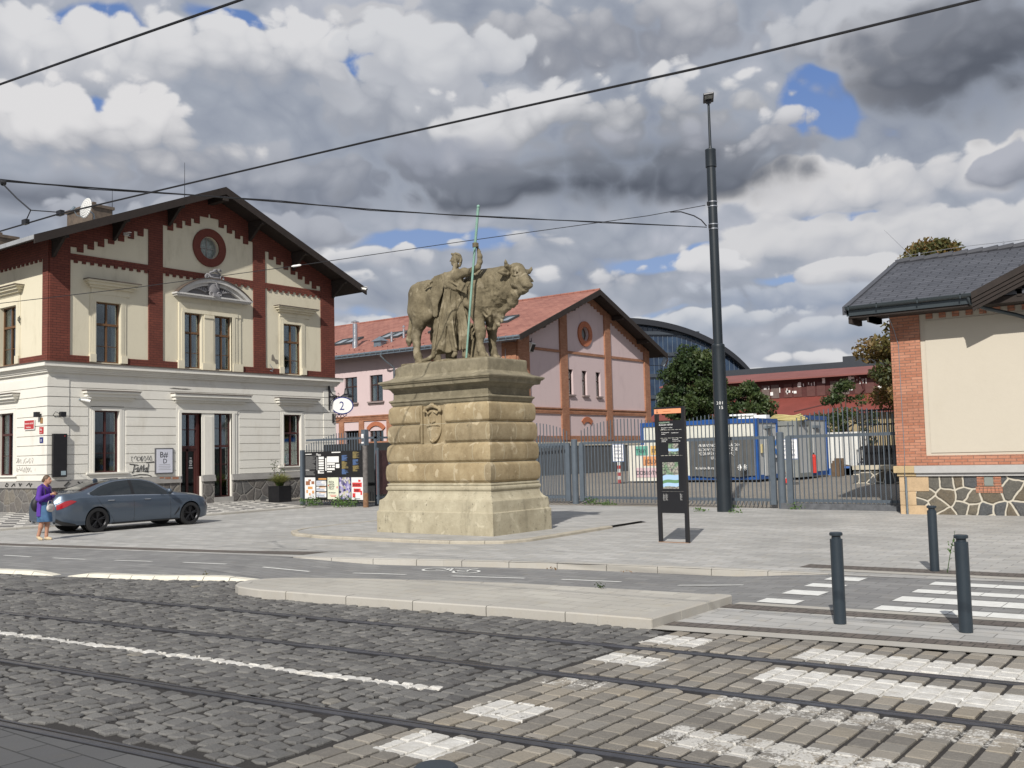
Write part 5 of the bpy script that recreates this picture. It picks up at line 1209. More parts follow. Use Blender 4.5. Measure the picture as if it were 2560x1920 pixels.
    # opening: the cloth parts over the forward leg
    M.func((17.55, 15.25, 4.2), (17.97, 15.62, 5.24), lambda x, y, z: np.maximum(np.maximum(np.abs(y-15.445-.02*(z-4.8))-.075-.035*(5.2-z), x-17.90+.05*np.abs(y-15.44)/.1), z-5.17+.8*np.abs(y-15.46)), .02, '-')
    M.chain([(17.93, 15.48, 5.28, .12), (17.865, 15.46, 5.06, .080), (17.875, 15.44, 4.88, .080), (17.90, 15.425, 4.64, .060), (17.925, 15.41, 4.42, .048)], .02); M.ell((17.805, 15.455, 5.06), (.034, .042, .05), .03)
    for y0, y1 in ((15.56, 15.64), (15.345, 15.25)): M.chain([(17.86, y0*.6+15.46*.4, 5.30, .02), (17.81, y0, 5.05, .026), (17.80, (y0+y1)/2, 4.75, .028), (17.82, y1, 4.44, .03)], .018)
    for y0, y1, x in ((15.60, 15.86, 17.82), (15.66, 15.97, 17.86), (15.50, 15.72, 17.84)): M.chain([(x+.05, y0, 5.85, .014), (x, (y0+y1)/2, 5.2, .022), (x-.03, y1, 4.46, .026)], .016)
    M.chain([(17.87, 15.44, 5.88, .014), (17.84, 15.45, 5.6, .02), (17.85, 15.40, 5.35, .02)], .014)
    # train of cloth behind the forward leg
    for (y0, y1, r) in ((15.26, 15.20, .045), (15.20, 15.12, .040), (15.31, 15.29, .045), (15.15, 15.06, .03)): M.chain([(18.06, 15.38, 5.85, .05), (18.05, y0+.02, 5.3, r), (18.04, y1, 4.75, r*1.05), (18.03, y1+.02, 4.44, r*.8)], .025)
    M.chain([(18.15, 15.3, 5.6, .08), (18.2, 15.22, 5.0, .10), (18.2, 15.25, 4.3, .12)], .04); M.chain([(18.15, 15.6, 5.0, .12), (18.15, 15.7, 4.3, .14)], .04)
    # rolled cloth round the waist, flap at the hip
    for j, (dz, r) in enumerate(((0, .042), (.045, .036), (-.045, .036))):
        pts = []
        for i in range(13):
            a = -2.1+4.2*i/12; pts.append((18.04-.165*math.cos(a), 15.51+.215*math.sin(a), 5.97+dz+.06*math.sin(a*1.3+.6)+.012*math.sin(5*a+j), r))
        M.chain(pts, .02)
    M.chain([(17.885, 15.62, 6.12, .022), (17.865, 15.46, 6.08, .026), (17.87, 15.33, 6.02, .028), (17.91, 15.22, 5.95, .03)], .02)
    def flap(x, y, z):      # loose triangular end of the cloth, standing off the hip
        u = (15.30-y)/.32; v = (6.02-z)/.36; xs = 17.915+.055*u+.018*np.sin(u*14+v*5)
        return np.maximum(np.maximum(np.abs(x-xs)-.022, np.abs(u-.45)*.32-.15), np.maximum((v-.35-.55*u)*.3, (-.25+.55*u-v)*.3))*.8
    M.func((17.75, 14.90, 5.5), (18.15, 15.5, 6.2), flap, .012)
    M.chain([(17.97, 15.24, 6.10, .03), (18.0, 15.12, 5.98, .035), (18.03, 15.05, 5.84, .03)], .03)
    # cloak hanging from the resting arm
    for i in range(8):
        y = 15.72+.042*i; M.chain([(18.02-.010*i, y, 6.335-.009*i, .024), (17.965-.004*i, y+.02, 6.15, .024), (17.95, y+.07+.015*i*.4, 5.85, .025), (17.96, y*.5+15.98*.5+.10, 5.58, .024), (17.99, y*.4+16.08*.6+.05, 5.34-.02*(i%3), .020)], .006)
    M.chain([(18.10, 15.9, 6.22, .085), (18.06, 16.0, 5.8, .055), (18.06, 16.10, 5.36, .035)], .03)
    M.chain([(17.96, 15.78, 6.3, .03), (17.90, 15.68, 6.15, .032), (17.885, 15.64, 6.0, .03)], .02); M.chain([(17.99, 15.72, 6.33, .03), (17.92, 15.63, 6.2, .028), (17.89, 15.6, 6.05, .028)], .015)
    M.displace((17.6, 14.4, 4.1), (18.5, 16.7, 6.05), lambda x, y, z: .010*vnoise(x, y, z*.5, 9)+.006*vnoise(x, y, z, 20))
    return M.mesh('herdsman', ST_FIG, statue)
build_man()
def build_grip():
    G = Sculpt((17.77, 14.54, 6.68), (17.99, 14.73, 6.93), .0055)
    G.chain([(17.96, 14.575, 6.66, .045), (17.935, 14.60, 6.74, .036)], .02); G.ell((17.922, 14.612, 6.82), (.026, .036, .06), .015)
    for i, z in enumerate((6.885, 6.857, 6.829, 6.801)):
        r = .0128; G.chain([(17.925, 14.590, z, r), (17.885, 14.585, z+.004, r*1.1), (17.838, 14.595, z+.006, r), (17.812, 14.628, z+.004, r*1.05), (17.818, 14.668, z, r*.9), (17.845, 14.69, z-.002, r*.75)], .003)
    G.chain([(17.93, 14.64, 6.79, .018), (17.91, 14.68, 6.85, .016), (17.88, 14.69, 6.895, .013)], .006)
    return G.mesh('gripping_hand', ST_FIG, statue)
build_grip()
# leafy stump under the bull and low ground of the group
T = Sculpt((18.0, 14.7, 4.08), (18.7, 15.55, 5.2), .018)
T.cone((18.35, 15.12, 4.1), (18.38, 15.15, 4.95), .16, .12, .04); T.cone((18.35, 15.3, 4.1), (18.38, 15.3, 4.6), .14, .1, .04)
for i in range(60):
    a = rnd.uniform(0, 2*PI); z = rnd.uniform(4.55, 5.08); r = .14; x, y = 18.36+r*math.cos(a), 15.14+.13*math.sin(a)
    T.cone((x, y, z), (x+.07*math.cos(a), y+.07*math.sin(a), z-.09), .035, .012, .008, flat=((math.cos(a), math.sin(a), .5), 2.0))
T.mesh('leafy_stump', ST_FIG, statue, 0)
T = Sculpt((17.68, 14.2, 4.05), (19.4, 17.3, 4.40), .022)
T.func((17.6, 14.1, 4.0), (19.5, 17.4, 4.5), lambda x, y, z: np.maximum(z-(4.185+.05*vnoise(x, y, 0*z, 3)+.035*np.exp(-((y-15.9)**2/.3+(x-18.1)**2/.15))), np.maximum(np.abs(x-18.53)-.76, np.abs(y-15.72)-1.42)+.05), .02)
T.mesh('rocky_ground', ST_FIG, statue)
COPPER = simple('green_copper_staff', (.19, .33, .27), .7, var=.3, scale=8)
g = MB(); g.tube([(17.85, 14.97, 4.18), (17.85, 14.83, 5.3), (17.85, 14.70, 6.3), (17.85, 14.56, 7.3), (17.85, 14.505, 7.72)], [.024, .026, .028, .032, .034], 12); g.sphere((17.85, 14.50, 7.75), .04, 12, 8)
g.build('staff', COPPER, statue, smooth=True)
# ================================================================ pink market hall behind the monument
PX0, PX1, PY, YZ = 52.2, 69.8, 39.4, .35
hall = thing('market_hall', 'pink plastered market hall with orange brick pilasters and red tiled roof behind the monument', 'hall', (PX0, PY, YZ))
PPX = (PX0+PX1)/2; PPZ = 13.72
def pz(x): return PPZ-.413*abs(x-PPX)
pr_ = lambda x: pz(x)-.2
OPG = [(58.21, 58.86, 6.0, 7.82), (60.02, 60.67, 6.0, 7.80), (61.88, 62.52, 5.98, 7.78)]
QX, QZ, QI, QO = 60.52, 10.52, .52, .93
f = FB('Y', PY)
f.wall(PX0, PX1, YZ, 9.4, OPG, rev=.35)
f.q([(PX0, 9.4), (QX-QO, 9.4), (QX-QO, pr_(QX-QO)), (PX0, pr_(PX0))], 0); f.q([(QX+QO, 9.4), (PX1, 9.4), (PX1, pr_(PX1)), (QX+QO, pr_(QX+QO))], 0)
f.q([(QX-QO, 9.4), (QX+QO, 9.4), (QX+QO, QZ-QO), (QX-QO, QZ-QO)], 0); f.q([(QX-QO, QZ+QO), (QX+QO, QZ+QO), (QX+QO, pr_(QX+QO)), (PPX, pr_(PPX)), (QX-QO, pr_(QX-QO))], 0)
for i in range(40):
    a, b = 2*PI*i/40, 2*PI*(i+1)/40
    def sq(t): c, s_ = math.cos(t), math.sin(t); k = QO/max(abs(c), abs(s_)); return (QX+c*k, QZ+s_*k)
    f.q([(QX+QI*math.cos(a), QZ+QI*math.sin(a)), sq(a), sq(b), (QX+QI*math.cos(b), QZ+QI*math.sin(b))], 0)
    p, q_ = (QX+QI*math.cos(a), QZ+QI*math.sin(a)), (QX+QI*math.cos(b), QZ+QI*math.sin(b)); f.add([f.P(*p, 0), f.P(*q_, 0), f.P(*q_, -.4), f.P(*p, -.4)], [(0, 1, 2, 3)])
f.add([(PX1, PY, YZ), (PX1, 100, YZ), (PX1, 100, pr_(PX1)), (PX1, PY, pr_(PX1))], [(0, 1, 2, 3)]); f.add([(PX0, 100, YZ), (PX1, 100, YZ), (PX1, 100, pr_(PX1)), (PPX, 100, pr_(PPX)), (PX0, 100, pr_(PX0))], [(0, 1, 2, 3, 4)])
f.fin('gable_wall', PINK, hall)
BAY = 5.45
f = FB('X', PX0)
WS = []; 
for k in range(10):
    y0 = 46.5+k*BAY
    WS += [(y0+0.05+5.47-.02*0, y0+5.47+1.36, 6.03, 8.0)] if False else []
WS = [(51.92+2.72*k, 53.28+2.72*k, 6.03, 8.0) for k in range(-4, 14)]
AR = [(51.92+5.45*k, 53.36+5.45*k, .9, 3.85) for k in range(-2, 7)]; DR = [(54.49, 56.1, .5, 3.93)]
f.wall(PY, 100, YZ, pr_(PX0), [w for w in WS if w[0] > 41]+[a for a in AR if a[0] > 41]+DR, rev=.3); f.fin('side_wall', PINK, hall)
# brick pilasters, bands, stepped corbel under the verge
f = FB('Y', PY); b0, b1 = 0, .09
pil = [(PX0, 53.5), (57.2, 58.1), (63.14, 63.95), (69.0, PX1)]
for a, b in pil: f.poly([(a, 2.75), (b, 2.75), (b, pr_(b)-.05), (a, pr_(a)-.05)], b0, b1+.03)
for a, b in ((53.5, 57.2), (58.1, 63.14), (63.95, 69.0)):
    f.bx(a, b, 8.93, 9.12, b0, b1-.02); f.bx(a, b, 2.75, 3.05, b0, b1-.02); f.bx(a, b, 4.93, 5.02, b0, b1+.05); f.bx(a, b, 4.60, 4.70, b0, b1-.01)
    n = int((b-a)/.12)
    for i in range(n): f.bx(a+(b-a)*i/n, a+(b-a)*(i+.62)/n, 4.70, 4.93, b0, b1+.01)
    f.bx(a, b, 4.70, 4.93, b0, .04)
def steps(u0, u1, z0, st_=.42, dz=.173):
    pts = []; u = u0; z = z0; d = 1 if u1 > u0 else -1
    while (u1-u)*d > 1e-3:
        u2 = u+d*min(st_, abs(u1-u)); pts += [(u, z), (u2, z)]; u = u2; z += dz
    return pts
zf = lambda u: pz(u)-.62
s1 = steps(53.5, 57.2, zf(53.5)-.05); f.poly(s1+[(57.2, pr_(57.2)-.03), (53.5, pr_(53.5)-.03)], b0, b1)
s1 = steps(69.0, 63.95, zf(69.0)-.05); f.poly(s1+[(63.95, pr_(63.95)-.03), (69.0, pr_(69.0)-.03)], b0, b1)
s1 = steps(58.1, PPX-.25, zf(58.1)-.05); s2 = steps(63.14, PPX-.05, zf(63.14)-.05); f.poly(s1+s2[::-1]+[(63.14, pr_(63.14)-.03), (PPX, pr_(PPX)-.03), (58.1, pr_(58.1)-.03)], b0, b1)
f.fin('brick_frame', BRICK, hall)
f = FB('Y', PY); f.ring(QX, QZ, QI, QO, 0, .10, 48); f.fin('round_surround', RINGO, hall); f = FB('Y', PY); f.ring(60.5, 3.45, .62, .98, 0, .07, 18, a0=R(42), a1=R(138)); f.fin('brick_arch_trim', RINGO, hall)
f = FB('Y', PY); f.ring(QX, QZ, QI-.09, QI, -.3, -.24, 32); w = f.fin('round_window', simple('round_window_brown', (.09, .05, .03), .6), hall)
f = FB('Y', PY); f.q([(QX+QI*math.cos(2*PI*i/32), QZ+QI*math.sin(2*PI*i/32)) for i in range(32)], -.28); f.fin('pane', simple('pale_glass', (.22, .25, .25), .15, spec=.8), w)
f = FB('X', PX0)
for y in [PY, 46.45, 51.0-.0, 53.92, 56.1, 59.4, 64.85, 70.3, 75.7, 81.2]:
    wd = 1.2 if y == PY else .52
    f.bx(y, y+wd, 2.75 if y != 53.92 and y != 56.1 else .4, 9.35 if y in (PY, 46.45, 59.4, 70.3) else 4.6, 0, .09)
f.bx(PY, 100, 4.93, 5.02, 0, .14); f.bx(PY, 100, 4.60, 4.70, 0, .08); f.bx(PY, 100, 4.70, 4.93, 0, .04)
for i in range(230): y = 41+i*.12; f.bx(y, y+.075, 4.70, 4.93, .04, .10)
f.bx(PY, 54.4, 2.75, 3.05, 0, .07)
f.fin('brick_frame', BRICK, hall)
for a, b, c, e in AR: 
    if a > 41: f = FB('X', PX0); f.ring((a+b)/2, e-.55, .92, 1.22, 0, .1, 16, a0=R(38), a1=R(142)); f.fin('brick_arch_trim', RINGO, hall)
DARKP = simple('dark_rendered_plinth', (.085, .088, .092), .9, var=.3, scale=1.5, bmp=.3)
f = FB('Y', PY); f.bx(PX0-.1, PX1+.1, YZ-.3, 2.35, 0, .10); f.bx(PX0-.15, PX1+.15, 2.35, 2.62, 0, .16, 1); f.bx(PX0-.08, PX1+.08, 2.62, 2.75, 0, .06, 2)
g2 = FB('X', PX0); 
for a, b in ((PY-.1, 54.45), (56.15, 100)): g2.bx(a, b, YZ-.3, 2.33, 0, .10); g2.bx(a, b, 2.33, 2.6, 0, .16, 1)
n0 = len(f.v); f.v += g2.v; f.f += [tuple(i+n0 for i in q) for q in g2.f]; f.m += g2.m
f.fin('plinth', [DARKP, simple('cream_ledge', (.55, .50, .40), .85), BRICK], hall)
for a, b, c, e in OPG:
    w = window(hall, 'Y', PY, a, b, c, e, simple_cache('umber_frame', (.045, .022, .018), rough=.5), trans=7.1, mull=0, depth=.28, curtain=False)
    s = FB('Y', PY); s.bx(a-.08, b+.12, c-.10, c, 0, .16); s.fin('sill', simple_cache('grey_sill', (.25, .2, .19)), w)
for k, (a, b, c, e) in enumerate(WS):
    if a < 47 or a > 70: continue
    w = window(hall, 'X', PX0, a, b, c, e, simple_cache('umber_frame', (.045, .022, .018), rough=.5), trans=7.28, mull=1, depth=.24)
    s = FB('X', PX0); s.bx(a-.16, b+.16, c-.12, c, 0, .17); s.bx(a-.10, b+.10, c-.24, c-.12, 0, .06); s.fin('sill', simple_cache('grey_sill', (.25, .2, .19)), w)
for a, b, c, e in AR:
    if a < 41 or a > 60: continue
    w = window(hall, 'X', PX0, a, b, c, e, simple_cache('umber_frame', (.045, .022, .018), rough=.5), trans=2.9, mull=2, depth=.24, curtain=False, name='arched_window')
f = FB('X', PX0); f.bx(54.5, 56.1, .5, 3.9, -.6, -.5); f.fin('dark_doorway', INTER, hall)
# roof with tile courses, gutter, snow guards, skylights
def tiles():
    m, t, b = new_mat('red_roof_tiles'); p = wpos(t); s = t.sep(p)
    n = t.node('ShaderNodeTexBrick', offset=.5, ins={'Scale': 1.0, 'Mortar Size': .014, 'Brick Width': .60, 'Row Height': .33, 'Color1': (.23, .09, .068), 'Color2': (.30, .13, .098), 'Mortar': (.10, .035, .028)})
    t.put(n.inputs['Vector'], t.comb(s[1], t.m('MULTIPLY', t.m('ABSOLUTE', t.m('SUBTRACT', s[0], PPX)), 1.082), 0.0))
    no = t.noise(p, .8, 5, .6); c = t.mix(t.m('MULTIPLY', t.smooth(no, .4, .7), .35), n.outputs[0], (.42, .19, .14)); t.put(b.inputs['Base Color'], c); b.inputs['Roughness'].default_value = .75; bump(t, b, t.m('MULTIPLY', n.outputs[1], -1), .5, .02); return m
TILE = tiles(); OV = 1.15
g = MB(); YF2 = PY-1.15
for sg in (-1, 1):
    xe = PPX+sg*(PPX-PX0+OV)
    g.prism([(PPX, YF2, PPZ), (xe, YF2, pz(xe)), (xe, YF2, pz(xe)-.14), (PPX, YF2, PPZ-.14)], (0, 62, 0))
hr = g.build('roof', TILE, hall)
g = MB()
for sg in (-1, 1):
    xe = PPX+sg*(PPX-PX0+OV)
    g.prism([(PPX, YF2-.05, PPZ+.02), (xe, YF2-.05, pz(xe)+.02), (xe, YF2-.05, pz(xe)-.38), (PPX, YF2-.05, PPZ-.38)], (0, .08, 0))
    g.prism([(PPX, YF2+.03, PPZ-.14), (xe, YF2+.03, pz(xe)-.14), (xe, YF2+.03, pz(xe)-.18), (PPX, YF2+.03, PPZ-.18)], (0, 61.9, 0))
    for t_ in (.0, .38, .8): 
        xp = PPX+sg*(PPX-PX0)*t_; g.box(xp-.12, xp+.12, YF2+.05, PY, pz(xp)-.48, pz(xp)-.18)
g.build('barge_board', WOODD, hr)
xe = PX0-OV
g = MB(); g.tube([(xe-.07, YF2, pz(xe)-.08), (xe-.07, 100, pz(xe)-.08)], .085, 10); g.box(xe-.03, xe+.02, YF2, 100, pz(xe)-.28, pz(xe)-.16)
for i in range(90): y = YF2+.4+i*.6; g.box(xe-.17, xe-.14, y, y+.05, pz(xe)-.2, pz(xe)+.02)
gt = g.build('gutter', ZINC, hr)
g = MB(); g.tube([(xe-.05, 50.9, pz(xe)-.1), (xe-.03, 50.9, pz(xe)-.4), (xe+.3, 50.75, pz(xe)-.75), (PX0-.15, 50.6, pz(xe)-1.2), (PX0-.14, 50.6, 4.0), (PX0-.14, 50.6, .5)], .065, 10); g.build('downpipe', ZINC, hr, smooth=True)
g = MB()
for row in (0, 1):
    for i in range(60):
        y = 41.2+i*.75; u = .55+.22*(i % 4)+row*2.1; x = xe+u; g.add([(x-.05, y-.06, pz(x)), (x-.05, y+.06, pz(x)), (x+.06, y, pz(x)), (x-.03, y, pz(x)+.10)], [(0, 1, 3), (1, 2, 3), (2, 0, 3)])
o = g.build('snow_guard', simple('dark_red_guard', (.13, .03, .025), .7), hr); o['kind'] = 'stuff'
g = MB(); g.tube([(PPX, YF2, PPZ+.03), (PPX, 100, PPZ+.03)], .09, 8); g.build('ridge_cap', TILE, hr)
SKYG = simple('skylight_glass', (.20, .24, .27), .08, spec=.9)
for (y0, y1, x0, x1) in ((41.9, 44.9, 54.6, 56.0), (52.2, 54.5, 54.2, 55.6), (57.2, 59.6, 54.1, 55.5), (63, 65.4, 54.1, 55.5), (47.3, 49.2, 54.3, 55.5)):
    g = MB(); n_ = 3 if y1-y0 > 2.5 else 2
    def pt(y, x, h): return (x-h*.38, y, pz(x)+h*.92)
    for i in range(n_):
        a = y0+(y1-y0)*i/n_; b = y0+(y1-y0)*(i+1)/n_
        for (c, d, e, f_) in ((a, a+.09, x0, x1), (b-.09, b, x0, x1), (a+.09, b-.09, x0, x0+.09), (a+.09, b-.09, x1-.09, x1)): g.prism([pt(c, e, 0), pt(d, e, 0), pt(d, f_, 0), pt(c, f_, 0)], Vector(pt(c, e, .16))-Vector(pt(c, e, 0)))
    sk = g.build('skylight', simple_cache('skylight_frame', (.05, .055, .06)), hr)
    g = MB(); g.quad(pt(y0+.05, x0+.05, .11), pt(y1-.05, x0+.05, .11), pt(y1-.05, x1-.05, .11), pt(y0+.05, x1-.05, .11)); g.build('pane', SKYG, sk)
def stack(name, x, y, z0, z1, r, cap):
    g = MB(); g.cyl((x, y, z0), (x, y, z1), r, r, 16); g.cyl((x, y, z1+.12), (x, y, z1+.15), r*cap, r*cap, 16); g.cyl((x, y, z1+.15), (x, y, z1+.28), r*cap, .02, 16)
    for a in range(4): g.cyl((x+r*.8*math.cos(a*PI/2), y+r*.8*math.sin(a*PI/2), z1), (x+r*.8*math.cos(a*PI/2), y+r*.8*math.sin(a*PI/2), z1+.13), .015, .015, 5)
    g.cyl((x, y, z0-.1), (x, y, z0+.9), r*1.25, r*1.2, 16); return g.build(name, STEEL, hr, smooth=True)
stack('flue', 52.9, 55.5, 9.9, 12.2, .19, 1.7); stack('vent_pipe', 54.0, 51.4, 10.4, 11.5, .08, 1.4); stack('vent_pipe', 53.2, 51.9, 10.0, 11.0, .08, 1.4)
g = MB(); g.box(52.35, 52.95, 52.2, 52.95, 9.6, 10.55); g.add([(52.2, 52.05, 10.55), (53.1, 52.05, 10.55), (53.1, 53.1, 10.55), (52.2, 53.1, 10.55), (52.65, 52.6, 10.95)], [(0, 1, 4), (1, 2, 4), (2, 3, 4), (3, 0, 4), (3, 2, 1, 0)]); g.build('roof_vent', ZINC, hr)
# floodlights and lamp on the hall
def floodlight(label, loc, rz, s_=1.0, white=True):
    t = thing('floodlight', label, 'floodlight', loc, rz=rz)
    g = MB(); g.box(-.22*s_, .22*s_, -.42*s_, -.10*s_, -.62*s_, .0); o = g.build('housing', [WHITEP if white else ZINC], t, local=True, bevel=.03); o.rotation_euler = (R(25), 0, 0)
    g = MB(); g.box(-.19*s_, .19*s_, -.435*s_, -.425*s_, -.58*s_, -.04*s_); o = g.build('lens', BLACKP, t, local=True); o.rotation_euler = (R(25), 0, 0)
    g = MB(); g.cyl((0, 0, 0), (0, -.2*s_, .02), .03, .03, 8); g.cyl((0, -.15*s_, .0), (0, -.15*s_, .22*s_), .02, .02, 8); g.build('bracket', BLACKM, t, local=True)
floodlight('white floodlight with black lens under the left eave of the pink hall gable', (53.7, PY, 9.45), 0)
floodlight('grey floodlight hanging under the right eave end of the pink hall', (71.2, PY-.6, 9.45), R(20), 1.1, False)
t = thing('hanging_lamp', 'small cream bell lamp hanging beside the right end of the pink hall', 'lamp', (71.6, PY-1.0, 8.1))
g = MB(); g.lathe([(.30, 0), (.26, .12), (.14, .38), (.08, .46), (.02, .5)], n=16); g.build('lamp_shade', simple('cream_enamel', (.75, .70, .50), .4), t, local=True, smooth=True)
g = MB(); g.cyl((0, 0, .48), (0, 0, 1.6), .015, .015, 6); g.tube([(0, 0, .55), (-.9, .5, .62), (-2, 1, .62)], .02, 6); g.build('hanger', BLACKM, t, local=True)
def camera_thing(label, loc, rz, s_=1.0, stem=0):
    t = thing('security_camera', label, 'camera', loc, rz=rz)
    g = MB(); g.cyl((0, -.08*s_, 0), (0, -.42*s_, -.08*s_), .055*s_, .06*s_, 14); g.box(-.07*s_, .07*s_, -.46*s_, -.06*s_, .045*s_, .065*s_); g.build('housing', WHITEP, t, local=True, smooth=True)
    g = MB(); g.cyl((0, -.42*s_, -.08*s_), (0, -.43*s_, -.083*s_), .05*s_, .05*s_, 14); g.build('lens', BLACKP, t, local=True)
    g = MB(); g.cyl((0, 0, 0), (0, -.14*s_, -.0), .035*s_, .03*s_, 10)
    if stem: g.cyl((0, -.1, 0), (0, -.1, stem), .015, .015, 6)
    g.build('bracket', ZINC, t, local=True)
camera_thing('small white camera on a stem on the brick corner pilaster of the pink hall', (PX0-.1, 40.2, 7.9), R(-90), 1.5, 1.0)
camera_thing('white bullet camera on the cream house wall left of the ground-floor window hood', (20.38, HY-.05, 4.44), R(55))
camera_thing('round dark camera in the stepped brick of the left gable bay', (22.24, HY-.06, 11.29), R(10), .9)
camera_thing('white camera at the tip of the right roof verge of the corner house', (34.55, YF-.1, 10.35), R(0), .9)
# ================================================================ low brick and plaster building on the right
RX, RY = 27.85, 8.03
gate = thing('gate_lodge', 'low beige building with orange brick corner, slate roof and crazy-stone plinth at the right edge', 'building', (RX, RY, 0))
RYE = -14.0
f = FB('X', RX); f.wall(RYE, RY, .9, 5.62, [(-1.2, .9, 2.0, 4.4), (-7.2, -5.1, 2.0, 4.4)], rev=.2)
f.add([(RX, RY, .9), (RX+9, RY, .9), (RX+9, RY, 5.3), (RX+4.2, RY, 7.2), (RX, RY, 5.3)], [(0, 1, 2, 3, 4)])
f.fin('plaster_wall', BEIGE, gate)
for a, b in ((-1.2, .9), (-7.2, -5.1)): window(gate, 'X', RX, a, b, 2.0, 4.4, WOODF, trans=3.6, curtain=False)
BR2 = brickmat('new_orange_brick', (.36, .14, .08), (.47, .22, .14), (.20, .14, .11), .29, .077, .008, bmp=1.0)
f = FB('X', RX)
f.bx(7.32, RY, 1.30, 5.6, 0, .06); f.bx(RYE, 7.32, 1.30, 1.565, 0, .058)
for k in range(14):
    a = 7.14-.335*k; f.bx(a-.165, a, 5.24, 5.40, 0, .05); 
f.bx(RYE, 7.32, 5.40, 5.6, 0, .056)
f2 = FB('Y', RY); f2.kind = 'Y'
f.fin('brick_frame', BR2, gate)
g = MB(); 
for (x0, x1, z0, z1) in ((RX-.06, RX+.75, 1.30, 5.5), (RX+.75, RX+9, 1.3, 1.56)): g.box(x0, x1, RY, RY+.06, z0, z1)
g.build('brick_frame', BR2, gate)
f = FB('X', RX); f.bx(RYE, 7.19, 1.64, 5.19, 0, .022); f.fin('raised_panel', BEIGE, gate)
LIGHTG = simple('light_grey_ledge', (.40, .395, .385), .8, var=.1, scale=5); SANDL = simple('yellow_sandstone', (.44, .335, .19), .85, var=.22, scale=5, bmp=.3); SANDP = simple('pale_orange_sandstone', (.46, .335, .205), .85, var=.25, scale=3, bmp=.3)
f = FB('X', RX); f.bx(RYE, 7.62, 1.11, 1.30, 0, .14); f.bx(RYE, 7.60, 1.02, 1.11, 0, .07); f.fin('plinth_ledge', LIGHTG, gate)
g = MB(); g.box(RX-.142, RX+.5, 7.62, RY+.14, 1.11, 1.30); g.box(RX-.072, RX+.5, 7.60, RY+.07, 1.02, 1.11); g.build('corner_ledge', SANDL, gate, bevel=.015)
g = MB(); g.box(RX-.03, RX+.6, 7.30, RY+.03, .615, 1.02); g.box(RX-.028, RX+.6, 7.64, RY+.032, .24, .610); g.box(RX-.031, RX+.6, 7.33, RY+.03, -.05, .235); g.build('corner_stone', SANDP, gate, bevel=.012)
CRAZY = rubble('crazy_stone_plinth', [(.105, .10, .085), (.13, .105, .07), (.085, .087, .09), (.145, .125, .09), (.075, .08, .085), (.15, .13, .10)], (.50, .46, .38), 2.6, .9, .035)
f = FB('X', RX); f.bx(RYE, 7.7, -.05, 1.02, 0, .012); f.fin('stone_plinth', CRAZY, gate)
g = MB(); g.box(RX, RX+9, RY-.1, RY+.01, -.05, 1.25); g.build('stone_plinth', CRAZY, gate)
# meter box framed in brick, drainpipe, cables
f = FB('X', RX)
for k in range(4):
    z = .755+.067*k; f.bx(5.93, 6.10, z, z+.058, .01, .03); f.bx(5.52, 5.70, z, z+.058, .01, .03)
for k in range(7): y = 5.50+.092*k; f.bx(y, y+.08, .585, .74, .01, .03)
mb_ = f.fin('meter_box_brick', BR2, gate)
f = FB('X', RX); f.bx(5.71, 5.92, .765, 1.0, .01, .026); f.fin('meter_box_door', simple('grey_green_door', (.20, .22, .20), .5), mb_)
g = MB(); g.cyl((RX-.09, 7.865, 0), (RX-.09, 7.865, 1.0), .03, .03, 10)
for z in (.12, .6, .9): g.cyl((RX-.09, 7.865, z-.015), (RX-.09, 7.865, z+.015), .036, .036, 10)
g.tube([(RX-.17, 7.86, 1.0), (RX-.17, 7.86, 1.32), (RX-.07, 7.87, 1.36), (RX-.07, 7.88, 4.6), (RX-.12, 7.96, 5.0), (RX-.3, 8.03, 5.35), (RX-.86, 8.05, 5.8)], .008, 6); g.build('lightning_conductor', ZINC, gate)
# roof
SLATE = brickmat('dark_slate_tiles', (.055, .058, .070), (.080, .083, .097), (.012, .012, .016), .60, .24, .020, bmp=1.0, rough=.55, vec=lambda t: (lambda s: t.comb(s[1], t.m('MULTIPLY', s[0], 1.09), 0.0))(t.sep(wpos(t))))
EZ, EX = 5.66, 26.95; RGX = 32.0
def rz_(x): return EZ+.385*(x-EX) if x <= RGX else EZ+.385*(2*RGX-EX-x)
GY = 9.02
g = MB(); 
g.prism([(EX, RYE, EZ), (RGX, RYE, rz_(RGX)), (RGX, RYE, rz_(RGX)-.12), (EX, RYE, EZ-.12)], (0, GY-RYE, 0)); g.prism([(RGX, RYE, rz_(RGX)), (2*RGX-EX, RYE, EZ), (2*RGX-EX, RYE, EZ-.12), (RGX, RYE, rz_(RGX)-.12)], (0, GY-RYE, 0))
rr = g.build('roof', SLATE, gate)
RIDGE = simple('slate_ridge_tile', (.06, .062, .072), .5, var=.2)
g = MB()
for i in range(60):
    y = GY-i*.42; g.cyl((RGX, y, rz_(RGX)+.01), (RGX, y-.45, rz_(RGX)+.045), .10, .115, 10)
g.prism([(EX-.02, GY-.10, EZ+.03), (RGX, GY-.10, rz_(RGX)+.05), (RGX, GY-.10, rz_(RGX)-.2), (EX-.02, GY-.10, EZ-.2)], (0, .16, 0))
g.build('ridge_and_verge', RIDGE, rr)
g = MB(); g.prism([(EX+.02, RYE, EZ-.14), (RX+.1, RYE, rz_(RX)-.14), (RX+.1, RYE, 5.38), (EX+.02, RYE, 5.36)], (0, GY-RYE-.1, 0)); 
for k in range(4): g.box(EX+.05, RX, 8.85-.5*k if k < 2 else 8.3, 8.95-.5*k if k < 2 else 8.4, 5.22, 5.40)
g.prism([(EX+.1, GY-.16, EZ-.14), (RGX, GY-.16, rz_(RGX)-.14), (RGX, GY-.16, rz_(RGX)-.34), (EX+.1, GY-.16, EZ-.34)], (0, .08, 0))
g.build('eaves_board', WOODD, rr)
GUT = simple('dark_grey_gutter', (.055, .068, .075), .35, .4, var=.15)
g = MB(); n = 10
